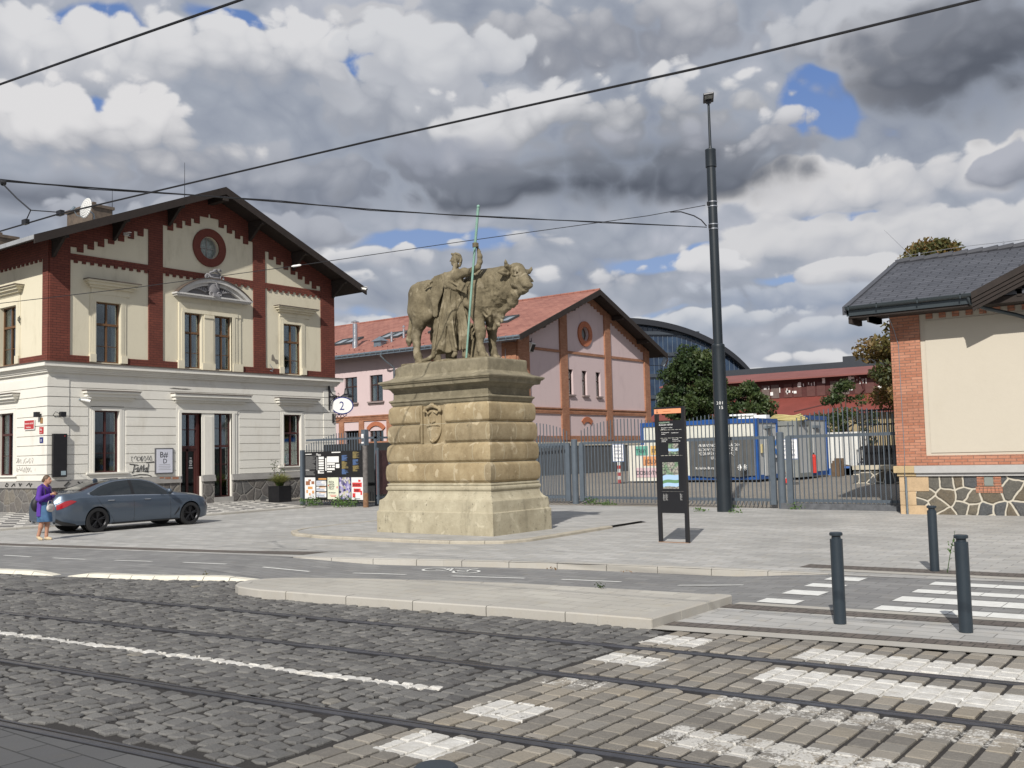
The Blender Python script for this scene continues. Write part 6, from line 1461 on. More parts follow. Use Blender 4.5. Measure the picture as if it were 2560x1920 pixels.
for i in range(n):
    a0, a1 = PI+PI*i/n, PI+PI*(i+1)/n; xs_ = EX-.07
    P_ = lambda a, y: (xs_+.085*math.cos(a), y, 5.66+.085*math.sin(a)); g.quad(P_(a0, 5.72), P_(a1, 5.72), P_(a1, GY-.05), P_(a0, GY-.05))
g.box(EX-.165, EX-.145, 5.72, GY-.05, 5.655, 5.675); g.box(EX-.02, EX+.06, 5.72, GY-.05, 5.42, 5.46); g.box(EX-.02, EX, 5.72, GY-.05, 5.46, 5.66)
for y in (8.85, 8.1, 7.05, 6.0): g.box(EX-.165, EX-.155, y, y+.035, 5.56, 5.70)
gu = g.build('gutter', GUT, rr); md = gu.modifiers.new('s', 'SOLIDIFY'); md.thickness = .004
g = MB(); g.tube([(EX-.06, 5.86, 5.60), (EX-.04, 5.80, 5.42), (EX+.15, 5.5, 5.28), (RX-.25, 4.9, 5.10), (RX-.1, 4.2, 4.8), (RX-.09, 4.0, 4.6), (RX-.09, 4.0, 0)], .05, 12); g.build('downpipe', GUT, gu, smooth=True)
g = MB(); g.tube([(RGX, y_, rz_(RGX)+.22+.02*math.sin(y_*2.0)) for y_ in np.linspace(8.7, -8, 30)], .008, 5)
for y in (8.3, 5.9, 4.2, 2.5): g.box(RGX-.02, RGX+.02, y-.02, y+.02, rz_(RGX)+.05, rz_(RGX)+.24)
g.cyl((RGX, 8.5, rz_(RGX)+.1), (RGX-.1, 9.3, rz_(RGX)+1.1), .008, .004, 5); g.build('lightning_wire', STEEL, rr)
# cross gable: roof end projecting over the eaves
VY, VZ, VX = 5.72, 5.66, 26.75; CG = 0.6; slope2 = .445
def vz(y): return VZ+slope2*(VY-y) if y > CG else VZ+slope2*(VY-CG)-slope2*(CG-y)
for_p = [(VX, VY, VZ), (VX, CG, vz(CG)), (VX, 2*CG-VY, VZ)]
g = MB()
g.prism([(VX, VY, VZ), (VX, CG, vz(CG)), (VX, CG, vz(CG)-.12), (VX, VY, VZ-.12)], (5.0, 0, 0)); g.prism([(VX, CG, vz(CG)), (VX, 2*CG-VY, VZ), (VX, 2*CG-VY, VZ-.12), (VX, CG, vz(CG)-.12)], (5.0, 0, 0))
SL2 = brickmat('dark_slate_cross', (.070, .072, .085), (.095, .097, .112), (.018, .018, .022), .55, .165, .012, bmp=.9, rough=.5, vec=lambda t: (lambda s: t.comb(s[0], t.m('MULTIPLY', s[1], 1.09), 0.0))(t.sep(wpos(t))))
cg = g.build('cross_gable_roof', SL2, gate)
g = MB()
for k, (dx, dz0, dz1) in enumerate(((-.05, .02, -.16), (-.02, -.16, -.26), (.01, -.26, -.36), (.04, -.36, -.46))):
    g.prism([(VX+dx, VY+.02, VZ+dz0), (VX+dx, CG, vz(CG)+dz0), (VX+dx, CG, vz(CG)+dz1+.008), (VX+dx, VY+.02, VZ+dz1+.008)], (.06, 0, 0)); g.prism([(VX+dx, 2*CG-VY-.02, VZ+dz0), (VX+dx, CG, vz(CG)+dz0), (VX+dx, CG, vz(CG)+dz1+.008), (VX+dx, 2*CG-VY-.02, VZ+dz1+.008)], (.06, 0, 0))
for i in range(8):
    x = VX+.1+i*.14; g.prism([(x, VY-.03, VZ-.13), (x, CG, vz(CG)-.13), (x, CG, vz(CG)-.15), (x, VY-.03, VZ-.15)], (.13, 0, 0))
g.box(VX+.2, VX+.35, VY-1.1, VY-.95, vz(VY-1)-.5, vz(VY-1)-.14); g.box(VX+.2, RX, VY-1.1, VY-.98, vz(VY-1)-.62, vz(VY-1)-.45)
g.build('barge_board', WOODD, cg)
f = FB('X', RX); f.poly([(VY-.6, 5.62), (2*CG-VY+.6, 5.62), (CG, vz(CG)-.3)], -.1, .0); f.fin('gable_wall', BR2, gate)
# ================================================================ fence and gate
def fence_panel(name, label, cat, A, B, htop, rail=2.2, group=None, post=None, sp=.15, zb=.10):
    A = Vector((A[0], A[1], 0)); B = Vector((B[0], B[1], 0)); d = (B-A); Ln = d.length; d.normalize(); nrm = Vector((-d.y, d.x, 0))
    t = thing(name, label, cat, tuple(A), group)
    g = MB(); n = int(Ln/sp)
    def bar(c, w, dp, z0, z1):
        p = [c-d*w/2-nrm*dp/2, c+d*w/2-nrm*dp/2, c+d*w/2+nrm*dp/2, c-d*w/2+nrm*dp/2]; g.prism([(q.x, q.y, z0) for q in p], (0, 0, z1-z0))
    for i in range(n+1):
        s_ = (i+.5)*Ln/(n+1); bar(A+d*s_, .027, .022, zb, htop(s_/Ln))
    g.build('picket_row', METB, t)
    for z in (rail, .26):
        g = MB(); p = [A+nrm*.012, B+nrm*.012, B+nrm*.055, A+nrm*.055]; g.prism([(q.x, q.y, z-.045) for q in p], (0, 0, .09)); g.build('rail', METB, t)
    if post:
        for q in post:
            g = MB(); g.cyl((q[0], q[1], -.05), (q[0], q[1], q[2]), q[3], q[3], 16); g.cyl((q[0], q[1], q[2]), (q[0], q[1], q[2]+.03), q[3]*1.02, q[3]*.7, 16); g.build('post', METB, t)
    return t
arc = lambda lo, hi: (lambda u: lo+(hi-lo)*math.sin(PI*min(1, max(0, u)))**.8)
arc2 = lambda lo, hi: (lambda u: lo+(hi-lo)*math.sin(PI*((u*2) % 1.0))**.7)
fence_panel('fence', 'slate blue picket fence between the right gate post and the beige building corner', 'fence', (29.27, 11.78), (28.93, 8.12), arc(2.60, 3.03), group='picket fence panels of the yard')
fence_panel('gate', 'double-arched picket gate leaf behind the black info stele, between the two round posts', 'gate', (29.97, 19.85), (29.33, 12.2), arc2(2.62, 3.02), post=[(30.0, 20.12, 2.33, .12), (29.30, 12.0, 2.33, .115)])
fence_panel('fence', 'picket fence panel running behind the pedestal to the left of the left gate post', 'fence', (29.8, 27.4), (29.99, 20.35), arc2(2.62, 3.03), group='picket fence panels of the yard')
fence_panel('gate_leaf', 'lower picket gate leaf folded open behind the fence beside the pedestal', 'gate', (30.5, 25.6), (30.35, 20.7), arc(2.3, 2.66), rail=2.12)
for (x, y, lab) in ((30.02, 20.42, 'flat steel gate stile just left of the left round gate post'), (29.98, 19.80, 'flat steel gate stile just right of the left round gate post'), (29.33, 12.28, 'flat steel gate stile just left of the right round gate post'), (29.28, 11.72, 'flat steel gate stile just right of the right round gate post')):
    g = MB(); g.box(x-.05, x+.05, y-.085, y+.085, .12, 2.22); tag(g.build('gate_stile', METB, loc=(x, y, 0)), lab, 'gate post', 'gate stiles')
g = MB(); g.prism([(29.15, 12, -.1), (28.85, 8.1, -.1), (29.2, 8.1, -.1), (29.5, 12, -.1)], (0, 0, .28)); tag(g.build('fence_kerb', simple('dark_stone_base', (.10, .105, .115), .9, var=.5, scale=6, bmp=.6), loc=(29, 10, 0)), 'low grey stone base under the right fence panel', 'stone base')
# fence beside the corner house, carrying the map board
hA = lambda u: 2.43+.45*min(1, u*1.9)-.10*max(0, u-.6)
fence_panel('fence', 'picket fence rising above the black map board beside the corner house', 'fence', (27.18, 31.55), (26.80, 27.7), hA, group='picket fence panels of the yard', sp=.17, rail=2.0)
bd = thing('map_board', 'black notice board with a white site map above a row of five posters', 'notice board', (26.9, 29.6, 0))
bA, bB = Vector((27.08, 31.50, 0)), Vector((26.66, 27.62, 0)); bdir = (bB-bA).normalized(); bn = Vector((bdir.y, -bdir.x, 0)); BL = (bB-bA).length
if bn.x > 0: bn = -bn
def bp(u, z, d=0): p = bA+bdir*(u*BL)+bn*d; return Vector((p.x, p.y, z))
def brect(g, u0, u1, z0, z1, d, th=.01, mi=0): g.prism([bp(u0, z0, d), bp(u1, z0, d), bp(u1, z1, d), bp(u0, z1, d)], -bn*th, mi)
g = MB(); brect(g, 0, 1, .24, 2.17, 0, .05); g.build('panel', BLACKP, bd)
GREYT = simple('grey_print', (.20, .20, .20), .6); BLUEP = simple('blue_print', (.10, .18, .38), .6); GOLDP = simple('gold_print', (.32, .25, .10), .6); REDP = simple('red_print', (.60, .05, .05), .6); CREAMP = simple('cream_paper', (.68, .70, .56), .6, var=.03); ORP = simple('orange_print', (.62, .30, .10), .6); BROWNP = simple('brown_print', (.30, .13, .07), .6); PAPER = simple('white_paper', (.74, .74, .74), .6, var=.03); BLKP = simple('black_print', (.015, .015, .015), .6)
g = MB(); 
for (a, b, c, e) in ((.02, .13, 2.06, 2.09), (.02, .09, 1.42, 1.44)): brect(g, a, b, c, e, .004, .003)
for (a, b, c, e) in ((.255, .345, 1.66, 1.74), (.255, .345, 1.86, 1.96), (.255, .345, 1.58, 1.64), (.255, .345, 1.46, 1.54), (.24, .27, 1.29, 1.42), (.27, .345, 1.38, 1.42), (.27, .345, 1.29, 1.33), (.37, .39, 1.40, 1.90), (.40, .60, 1.72, 1.96), (.40, .535, 1.63, 1.70), (.40, .43, 1.53, 1.60), (.445, .47, 1.53, 1.60), (.485, .535, 1.53, 1.60), (.40, .53, 1.42, 1.50), (.40, .48, 1.34, 1.38), (.48, .63, 2.10, 2.16), (.55, .61, 1.5, 1.66), (.255, .345, 1.77, 1.83)): brect(g, a, b, min(c, 2.13), min(e, 2.14), .004, .003)
g.build('site_map', WHITEP, bd)
g = MB()
for k in range(22):
    z = 1.98-.028*k*1.02; brect(g, .02, .02+rnd.uniform(.12, .19), z, z+.013, .004, .003) if z > 1.46 else None
for k in range(9): z = 1.38-.02*k; brect(g, .02, .02+rnd.uniform(.14, .18), z, z+.010, .004, .003)
brect(g, .215, .235, 1.42, 1.95, .003, .002); g.build('small_print', GREYT, bd)
for nm, mt_, col0, segs in (('blue_legend', BLUEP, None, ((.65, 2.0, 1.78), (.65, 1.45, 1.25), (.83, 1.82, 1.60))), ('gold_legend', GOLDP, None, ((.65, 1.76, 1.47), (.83, 2.12, 1.86), (.83, 1.58, 1.36)))):
    g = MB()
    for (u, z1, z0) in segs:
        z = z1
        while z > z0: brect(g, u, u+rnd.uniform(.04, .11), z-.012, z, .004, .003); z -= .02
    g.build(nm, mt_, bd)
bm_rot = basis(bdir, (0, 0, 1))
text_mesh('Mapa', .15, bp(.215, 2.0, .008), bm_rot, WHITEP, 'map_title', bd)
def poster(i, label, mt_):
    u0 = .003+.2*i; o = MB(); a, b = u0+.004, u0+.19
    brect(o, a, b, .27, 1.13, .012, .01); t = thing('poster', label, 'poster', tuple(bp((a+b)/2, .27, .01)), 'posters on the map board'); o.build('sheet', mt_, t); return t, a, b
t, a, b = poster(0, 'white food-market poster with brown and orange patches, first from the left on the board', PAPER)
g = MB(); [brect(g, a+(b-a)*x0, a+(b-a)*x1, z0, z1, .016, .003) for x0, x1, z0, z1 in ((.1, .5, .82, .98), (.35, .6, .98, 1.05), (.65, .92, .86, .98))]; g.build('print', BROWNP, t)
g = MB(); [brect(g, a+(b-a)*x0, a+(b-a)*x1, z0, z1, .016, .003) for x0, x1, z0, z1 in ((.3, .75, .66, .76), (.15, .3, .5, .62), (.7, .88, .48, .60), (.42, .55, .4, .5))]; g.build('print', ORP, t)
g = MB(); brect(g, a+(b-a)*.3, a+(b-a)*.7, .30, .32, .016, .003); g.build('print', BLKP, t)
t, a, b = poster(1, 'black programme poster with white timetable blocks, second from the left on the board', BLKP)
g = MB(); [brect(g, a+(b-a)*.04, a+(b-a)*.96, z0, z1, .016, .003) for z0, z1 in ((.80, 1.0), (.58, .76), (.34, .54))]; g.build('print', PAPER, t)
g = MB(); brect(g, a+(b-a)*.25, a+(b-a)*.98, 1.04, 1.10, .016, .003); [brect(g, a+(b-a)*.3, a+(b-a)*.9, z, z+.02, .02, .003) for z in (.70, .51, .74)]; g.build('print', ORP, t)
g = MB(); [brect(g, a+(b-a)*.08, a+(b-a)*rnd.uniform(.4, .9), z, z+.012, .02, .003) for z in (.97, .93, .90, .86, .83, .68, .64, .61, .47, .43, .40, .37)]; g.build('print', BLUEP, t)
t, a, b = poster(2, 'pale cream poster with bold black FEST lettering, third from the left on the board', CREAMP)
for s_, z, sz, u_ in (('PIZZA', .90, .13, .12), ('BURGER', .81, .10, .12), ('FEST', .65, .19, .12), ('FEST PROGRAM', .50, .065, .10)): text_mesh(s_, sz, bp(a+(b-a)*u_, z, .016), bm_rot, BLKP, 'lettering', t)
g = MB(); [brect(g, a+(b-a)*x0, a+(b-a)*x1, z0, z1, .014, .003) for x0, x1, z0, z1 in ((.05, .12, .78, .84), (.84, .92, .7, .78), (.2, .8, .42, .44), (.3, .75, .37, .39))]; g.build('print', REDP, t)
def collage():
    m, t_, b_ = new_mat('violet_collage_print'); v = t_.node('ShaderNodeTexVoronoi', ins={'Scale': 9.0}); t_.put(v.inputs['Vector'], wpos(t_)); t_.put(b_.inputs['Base Color'], t_.ramp(t_.sep(v.outputs['Color'])[0], [(0, (.03, .03, .09)), (.3, (.18, .15, .38)), (.55, (.55, .52, .68)), (.8, (.5, .48, .30)), (1, (.08, .08, .2))])); return m
poster(3, 'violet and blue collage poster, fourth from the left on the board', collage())
t, a, b = poster(4, 'white poster with red blocks and wine shapes, rightmost on the board', PAPER)
g = MB(); [brect(g, a+(b-a)*x0, a+(b-a)*x1, z0, z1, .016, .003) for x0, x1, z0, z1 in ((.08, .9, .76, .93), (.2, .8, .56, .70), (.1, .34, .36, .52), (.78, .92, .46, .62), (.6, .8, .96, 1.04))]; g.build('print', REDP, t)
text_mesh('NEGRONI', .115, bp(a+(b-a)*.12, .80, .02), bm_rot, BLKP, 'lettering', t, sx=.9); text_mesh('WEEK', .11, bp(a+(b-a)*.3, .59, .02), bm_rot, BLKP, 'lettering', t, sx=.9)
g = MB(); brect(g, a+(b-a)*.3, a+(b-a)*.75, .30, .32, .016, .003); g.build('print', BLKP, t)
for (p, zt, lab, r_) in ((bp(-.035, 0), 2.25, 'blue-grey fence post at the left end of the map board', .075), (bp(1.03, 0), 2.2, 'blue-grey fence post at the right end of the map board', .06)):
    g = MB(); g.box(p.x-r_, p.x+r_, p.y-r_, p.y+r_, 0, zt); tag(g.build('fence_post', METB, loc=tuple(p)), lab, 'post', 'posts of the map board')
RUST = simple('rusty_stickered_pole', (.12, .11, .105), .8, var=.6, scale=9, bmp=.4); RUSTR = simple('weathered_dark_red_metal', (.085, .04, .04), .7, var=.5, scale=5)
t = thing('rusty_pole', 'rusty stickered steel pole just right of the map board', 'pole', (26.5, 27.35, 0)); g = MB(); g.cyl((26.5, 27.35, .0), (26.5, 27.35, 2.35), .10, .10, 14); g.build('shaft', RUST, t); g = MB(); g.cyl((26.5, 27.35, .0), (26.5, 27.35, .55), .104, .104, 14); g.build('rusted_foot', simple('orange_rust', (.20, .11, .06), .9, var=.5, scale=12), t)
g = MB(); g.box(26.39, 26.40, 27.28, 27.40, 2.4, 2.52); g.box(26.40, 26.60, 27.25, 27.45, 2.35, 2.95); g.build('box', METB, t); g = MB(); g.box(26.375, 26.39, 27.30, 27.42, 2.62, 2.78); g.box(26.375, 26.39, 27.30, 27.42, 2.42, 2.48); g.build('sticker', PAPER, t)
t = thing('gate_leaf', 'dark red weathered metal gate leaf standing open right of the map board', 'gate', (27.2, 27.3, 0)); g = MB(); g.prism([(27.0, 27.2, .45), (28.6, 27.55, .45), (28.6, 27.55, 2.15), (27.0, 27.2, 2.15)], (-.03, .06, 0)); g.build('leaf_panel', RUSTR, t)
g = MB(); 
for k in (0, .5, 1): x, y = 27.0+1.6*k, 27.2+.35*k; g.box(x-.03, x+.03, y-.05, y+.02, .1, 2.25)
g.prism([(27.0, 27.19, .3), (28.6, 27.54, .3), (28.6, 27.54, .38), (27.0, 27.19, .38)], (-.03, .06, 0)); g.build('gate_frame', METB, t)
t = thing('gate_leaf', 'tall dark gate leaf with a slanted top plate beside the pedestal', 'gate', (29.4, 27.6, 0)); g = MB(); g.box(29.35, 29.42, 26.75, 27.5, .35, 2.1); g.build('leaf_panel', RUSTR, t); g = MB(); g.box(29.33, 29.45, 26.68, 26.78, .1, 2.2); g.box(29.33, 29.45, 27.48, 27.58, .1, 2.2); g.box(29.33, 29.44, 26.7, 27.5, 2.08, 2.2); g.prism([(29.4, 27.55, 2.15), (29.4, 28.3, 2.25), (29.4, 27.75, 3.0), (29.4, 27.6, 3.1)], (.02, 0, 0)); g.build('gate_frame', METB, t)
t = thing('side_shelter', 'dark steel canopy frame behind the pickets above the map board', 'canopy', (28.6, 28.0, 0)); g = MB()
g.box(27.6, 31.0, 27.9, 27.98, 2.62, 2.70); g.box(27.6, 27.68, 27.9, 32, 2.62, 2.70); g.box(27.6, 27.68, 27.9, 27.98, 0, 2.62); g.box(30.9, 31.0, 27.9, 27.98, 0, 2.62); g.build('frame', METB, t); g = MB(); g.box(30.0, 30.1, 28.4, 33.6, .0, 2.5); g.build('back_panel', INTER, t)

# ================================================================ wayfinding stele
ix, iy0, iy1 = 18.16, 10.13, 9.44
st = thing('info_stele', 'slim black pedestrian information stele with maps and orange top strip', 'sign', (ix, (iy0+iy1)/2, 0))
g = MB(); g.box(ix-.035, ix+.035, iy0-.075, iy0, 0, 2.78); g.box(ix-.035, ix+.035, iy1, iy1+.075, 0, 2.78); g.box(ix-.035, ix+.035, iy1+.075, iy0-.075, 2.74, 2.78); g.build('frame', BLACKM, st, bevel=.004)
g = MB(); 
for z0, z1 in ((.60, 1.038), (1.045, 1.775), (1.782, 2.135), (2.142, 2.305), (2.312, 2.50)): g.box(ix-.03, ix+.03, iy1+.075, iy0-.075, z0, z1)
g.build('panel', BLACKP, st)
g = MB(); g.box(ix-.036, ix+.03, iy1+.07, iy0-.0, 2.645, 2.742); g.build('top_strip', simple('salmon_orange_strip', (.72, .30, .15), .5, var=.04), st)
FT = lambda s_, sz, y, z, mt_=None, **k: text_mesh(s_, sz, (ix-.0315, y, z), FACE_X, mt_ or WHITEP, 'lettering', st, extrude=.0008, **k)
FT('HOLEŠOVICE', .042, 10.03, 2.445, simple('green_tint_print', (.45, .60, .45), .6)); FT('Bubenské nábřeží', .045, 10.03, 2.40)
FT('Strossmayerovo náměstí', .026, 9.98, 2.345); FT('Vltavská', .024, 9.98, 2.315)
FT('Strossmayerovo', .028, 9.98, 2.245); FT('náměstí', .028, 9.98, 2.212); FT('Libeňský most', .028, 9.75, 2.235)
FT('Argentinská', .028, 9.98, 2.095); FT('Dělnická', .028, 9.98, 2.06); FT('Komunardů', .028, 9.73, 2.10); FT('Ortenovo náměstí', .024, 9.73, 2.065)
for (x0, z) in ((9.99, .98), (9.93, .985), (9.60, .99)):
    for k in range(7): FT('Aa bcd e'[:3+(k*3) % 5], .018, x0, z-.02*k)
text_mesh('Holešovická tržnice', .024, (ix-.038, 9.93, 2.685), FACE_X, simple('strip_print', (.30, .10, .04), .6), 'lettering', st, extrude=.0006)
g = MB(); g.sphere((ix-.038, 10.06, 2.722), .008, 8, 6); g.tube([(ix-.038, 10.062, 2.71), (ix-.038, 10.06, 2.69), (ix-.038, 10.075, 2.66)], .006, 5); g.tube([(ix-.038, 10.06, 2.69), (ix-.038, 10.045, 2.66)], .006, 5); g.build('walker_symbol', BLKP, st)
def mapmat():
    m, t, b = new_mat('city_map_print'); p = wpos(t); s = t.sep(p); y, z = s[1], s[2]
    vo = t.node('ShaderNodeTexVoronoi', feature='DISTANCE_TO_EDGE', ins={'Scale': 13.0}); t.put(vo.inputs['Vector'], t.vm('MULTIPLY', p, (0, 1, 1.2)))
    base = t.mix(t.smooth(t.noise(p, 6, 3, .5), .45, .6), (.33, .31, .27), (.16, .26, .15)); base = t.mix(t.m('LESS_THAN', vo.outputs[0], .06), base, (.07, .07, .07))
    wv = t.m('ADD', t.m('MULTIPLY', t.m('SINE', t.m('MULTIPLY', y, 9.0)), .045), t.m('MULTIPLY', y, -.30)); c1 = t.m('ADD', wv, 1.33+.30*9.78)
    r1 = t.m('LESS_THAN', t.m('ABSOLUTE', t.m('SUBTRACT', z, c1)), .05); r2 = t.m('LESS_THAN', t.m('ABSOLUTE', t.m('SUBTRACT', z, t.m('SUBTRACT', c1, .15))), .035)
    rs = t.m('LESS_THAN', t.m('ABSOLUTE', t.m('SUBTRACT', z, t.m('ADD', c1, .56))), .025)
    isl = t.m('LESS_THAN', t.m('ABSOLUTE', t.m('SUBTRACT', z, t.m('SUBTRACT', c1, .08))), .045)
    col = t.mix(isl, base, (.12, .24, .12)); col = t.mix(t.m('MAXIMUM', t.m('MAXIMUM', r1, r2), rs), col, (.36, .52, .72)); t.put(b.inputs['Base Color'], col); b.inputs['Roughness'].default_value = .3; return m
MAPM = mapmat()
g = MB(); g.box(ix-.034, ix-.028, 9.62, 9.98, 1.10, 1.64); g.build('large_map', MAPM, st); g = MB(); g.box(ix-.034, ix-.028, 9.60, 9.83, 1.80, 2.02); g.build('small_map', MAPM, st)
g = MB(); g.box(ix-.05, ix+.05, iy1, iy0, -.0, .012); g.build('ground_plate', simple('rusty_plate', (.28, .18, .12), .8), st)

# ================================================================ street lamp / tram wire pole
lx, ly = 27.566, 13.12
lp = thing('street_lamp', 'tall dark tapering lamp and tram-wire pole with a flat lamp head', 'street lamp', (lx, ly, 0))
g = MB(); g.lathe([(.225, -.02), (.215, .5), (.205, 2.85), (.204, 2.86), (.195, 4.86), (.198, 4.97), (.20, 4.985), (.19, 5.05), (.145, 5.08), (.138, 10.6)], (lx, ly, 0), 28); g.build('pole', METD, lp, smooth=30)
g = MB(); g.lathe([(.166, 0), (.168, .02), (.162, .5), (.168, .52), (.165, .55), (.05, .60), (.045, .66), (.042, .66)], (lx, ly, 10.55), 24); g.cyl((lx, ly, 11.15), (lx, ly, 12.62), .045, .036, 12); g.build('top_tube', METD, lp, smooth=30)
g = MB(); g.box(-.36, .17, -.16, .16, -.025, .045); g.box(-.04, .12, -.08, .08, -.09, -.0); hd_ = g.build('lamp_head', simple('dark_lamp_metal', (.045, .045, .05), .4, .3), lp, local=True, bevel=.02); hd_.location = (0, 0, 12.68); hd_.rotation_euler = (R(-6), R(10), R(28))
g = MB(); g.box(-.32, -.10, -.12, .12, -.032, -.0255); o = g.build('lens', simple('lamp_lens', (.30, .31, .30), .25), hd_, local=True)
for z0 in (9.30, 9.44, 8.60, 8.74):
    g = MB(); g.lathe([(.15, 0), (.152, .0), (.152, .03), (.15, .03)], (lx, ly, z0), 24); g.build('steel_band', STEEL, lp, smooth=30)
wd = Vector((-math.cos(R(25.6)), -math.sin(R(25.6)), 0)); wr = Vector((-wd.y, wd.x, 0))*-1
rotc = basis(Vector((math.sin(R(25.6)), -math.cos(R(25.6)), 0)), (0, 0, 1))
for s_, z in (('201', 3.22), ('15', 3.08)):
    for i, ch in enumerate(s_):
        off_ = (-.12+.075*i+(.06 if s_ == '15' else 0)); ang = R(25.6)+PI-off_/.205*-1; 
        p = Vector((lx+.208*math.cos(ang), ly+.208*math.sin(ang), z)); rt_ = Vector((-math.sin(ang), math.cos(ang), 0)); text_mesh(ch, .13, p, basis(rt_, (0, 0, 1)), WHITEP, 'number', lp, extrude=.001)

# ================================================================ overhead tram wires
def wire(name, label, pts, r, grp=None, mt_=BLACKM, loc=None):
    t = g = MB(); g.tube(pts, r, 6); o = g.build(name, mt_, loc=tuple(Vector(pts[0])), smooth=True); return tag(o, label, 'wire', grp)
def sagpts(a, b, sag, n=16): a = Vector(a); b = Vector(b); return [a.lerp(b, i/n)-Vector((0, 0, sag*4*(i/n)*(1-i/n))) for i in range(n+1)]
wire('contact_wire', 'thick black tram wire sweeping from the left edge across to the top right corner', [(6.2, 26, 5.6), (6.7, 19.2, 5.48), (7.0, 14.98, 5.43), (7.1, 13.48, 5.455), (7.3, 10.71, 5.41), (7.52, 7.61, 5.355), (7.65, 5.79, 5.31), (7.79, 3.75, 5.25), (7.94, 1.63, 5.24), (8.2, -3, 5.25)], .0115, 'tram contact wires')
wire('contact_wire', 'thick black tram wire crossing only the top left corner of the view', [(3.8, 14, 5.5), (4.13, 8.87, 5.33), (4.25, 7.11, 5.27), (4.35, 5.7, 5.22), (4.5, 3, 5.15), (4.8, -2, 5.1)], .0105, 'tram contact wires')
W4 = [(5.0, 15.64, 6.15), (7.185, 15.391, 6.32), (8.62, 15.23, 6.47), (10.6, 15.0, 6.68), (12.16, 14.84, 6.84), (14.39, 14.59, 7.06), (16.33, 14.38, 7.27), (18.56, 14.13, 7.53), (22.1, 13.73, 7.99), (27.2, 13.17, 8.62)]
wire('span_wire', 'doubled span cable from the upper left edge to the lower clamp of the lamp pole', W4, .013, 'span cables')
wire('span_wire', 'thin second strand twisted along the cable to the lower clamp of the lamp pole', [(x, y, z+.03*math.sin(i*2.1)) for i, (x, y, z) in enumerate(W4)], .008, 'span cables')
W3 = [(13.5, 34.5, 6.95), (15.06, 32.15, 7.13), (17.59, 28.3, 7.49), (20.4, 24.02, 7.98), (23.3, 19.59, 8.54), (26.5, 14.77, 9.12), (27.45, 13.3, 9.37)]
wire('span_wire', 'thin cable rising across the house front to the upper clamp of the lamp pole', W3, .011, 'span cables')
g = MB(); c_ = Vector((20.4, 24.02, 7.98)); d_ = (Vector(W3[4])-Vector(W3[3])).normalized(); g.tube([c_-d_*.16, c_-d_*.1, c_+d_*.1, c_+d_*.16], [.015, .035, .035, .015], 8); tag(g.build('insulator', WHITEP, loc=tuple(c_)), 'small white insulator on the cable in front of the right house eave', 'insulator')
for (a, b, lab) in (((26.9, 13.22, 8.95), (27.42, 13.16, 9.40), 'x'),):
    g = MB(); g.tube([(26.85, 14.2, 9.20), (26.98, 13.9, 9.18), (27.05, 13.5, 9.0), (27.12, 13.3, 8.85), (27.22, 13.18, 8.66)], .018, 6); tag(g.build('jumper_cable', BLACKM, loc=(27, 13.5, 9)), 'short black jumper cable looping between the two cables at the lamp pole', 'cable')
    g = MB(); g.box(27.38, 27.48, 13.14, 13.22, 9.33, 9.45); g.box(27.38, 27.48, 13.12, 13.20, 8.62, 8.74); g.build('clamp', BLACKM, lp)
hg = thing('wire_hanger', 'black Y-shaped hanger joining the span cable to the tram wire at the left', 'wire hanger', (7.0, 14.2, 5.6))
g = MB(); g.tube([(7.22, 15.38, 6.28), (7.14, 14.75, 5.92), (7.05, 14.15, 5.62)], .012, 6); g.tube([(7.05, 14.15, 5.62), (7.02, 14.25, 5.45)], .008, 6); g.tube([(7.05, 14.15, 5.62), (7.10, 13.5, 5.49)], .008, 6); g.build('rod', BLACKM, hg)
g = MB(); g.box(6.99, 7.05, 14.18, 14.30, 5.42, 5.49); g.box(7.10, 7.16, 13.4, 13.52, 5.44, 5.51); g.sphere((7.22, 15.36, 6.29), .05, 8, 6); g.build('clip', BLACKM, hg)

# ================================================================ bollards
BOLL = simple('dark_blue_grey_bollard', (.022, .032, .042), .42, var=.15, scale=4)
def bollard(label, x, y, h=.97):
    t = thing('bollard', label, 'bollard', (x, y, 0), 'round dark bollards')
    g = MB(); g.lathe([(.066, 0), (.066, h-.075), (.060, h-.07), (.048, h-.07), (.048, h-.035)], (0, 0, 0), 24); g.build('shaft', BOLL, t, local=True, smooth=30)
    g = MB(); g.lathe([(.067, h-.035), (.069, h-.03), (.069, h-.008), (.060, h), (.01, h+.001)], (0, 0, 0), 24); g.build('cap', BOLL, t, local=True, smooth=30); return t
b0_ = bollard('leftmost dark bollard, standing between the white crossing marks and the zebra stripes', 10.60, 3.76)
copy_tree(b0_, 'round dark bollard nearest the camera at the right, standing before the white stripes', (10.72, 2.53, 0))
copy_tree(b0_, 'farther round dark bollard with a tall weed at its foot', (15.56, 4.06, 0)); copy_tree(b0_, 'round dark bollard cut by the right edge of the picture', (15.62, 2.52, 0))
copy_tree(b0_, 'round dark bollard whose cap alone shows at the bottom edge', (2.27, 2.06, -.005))
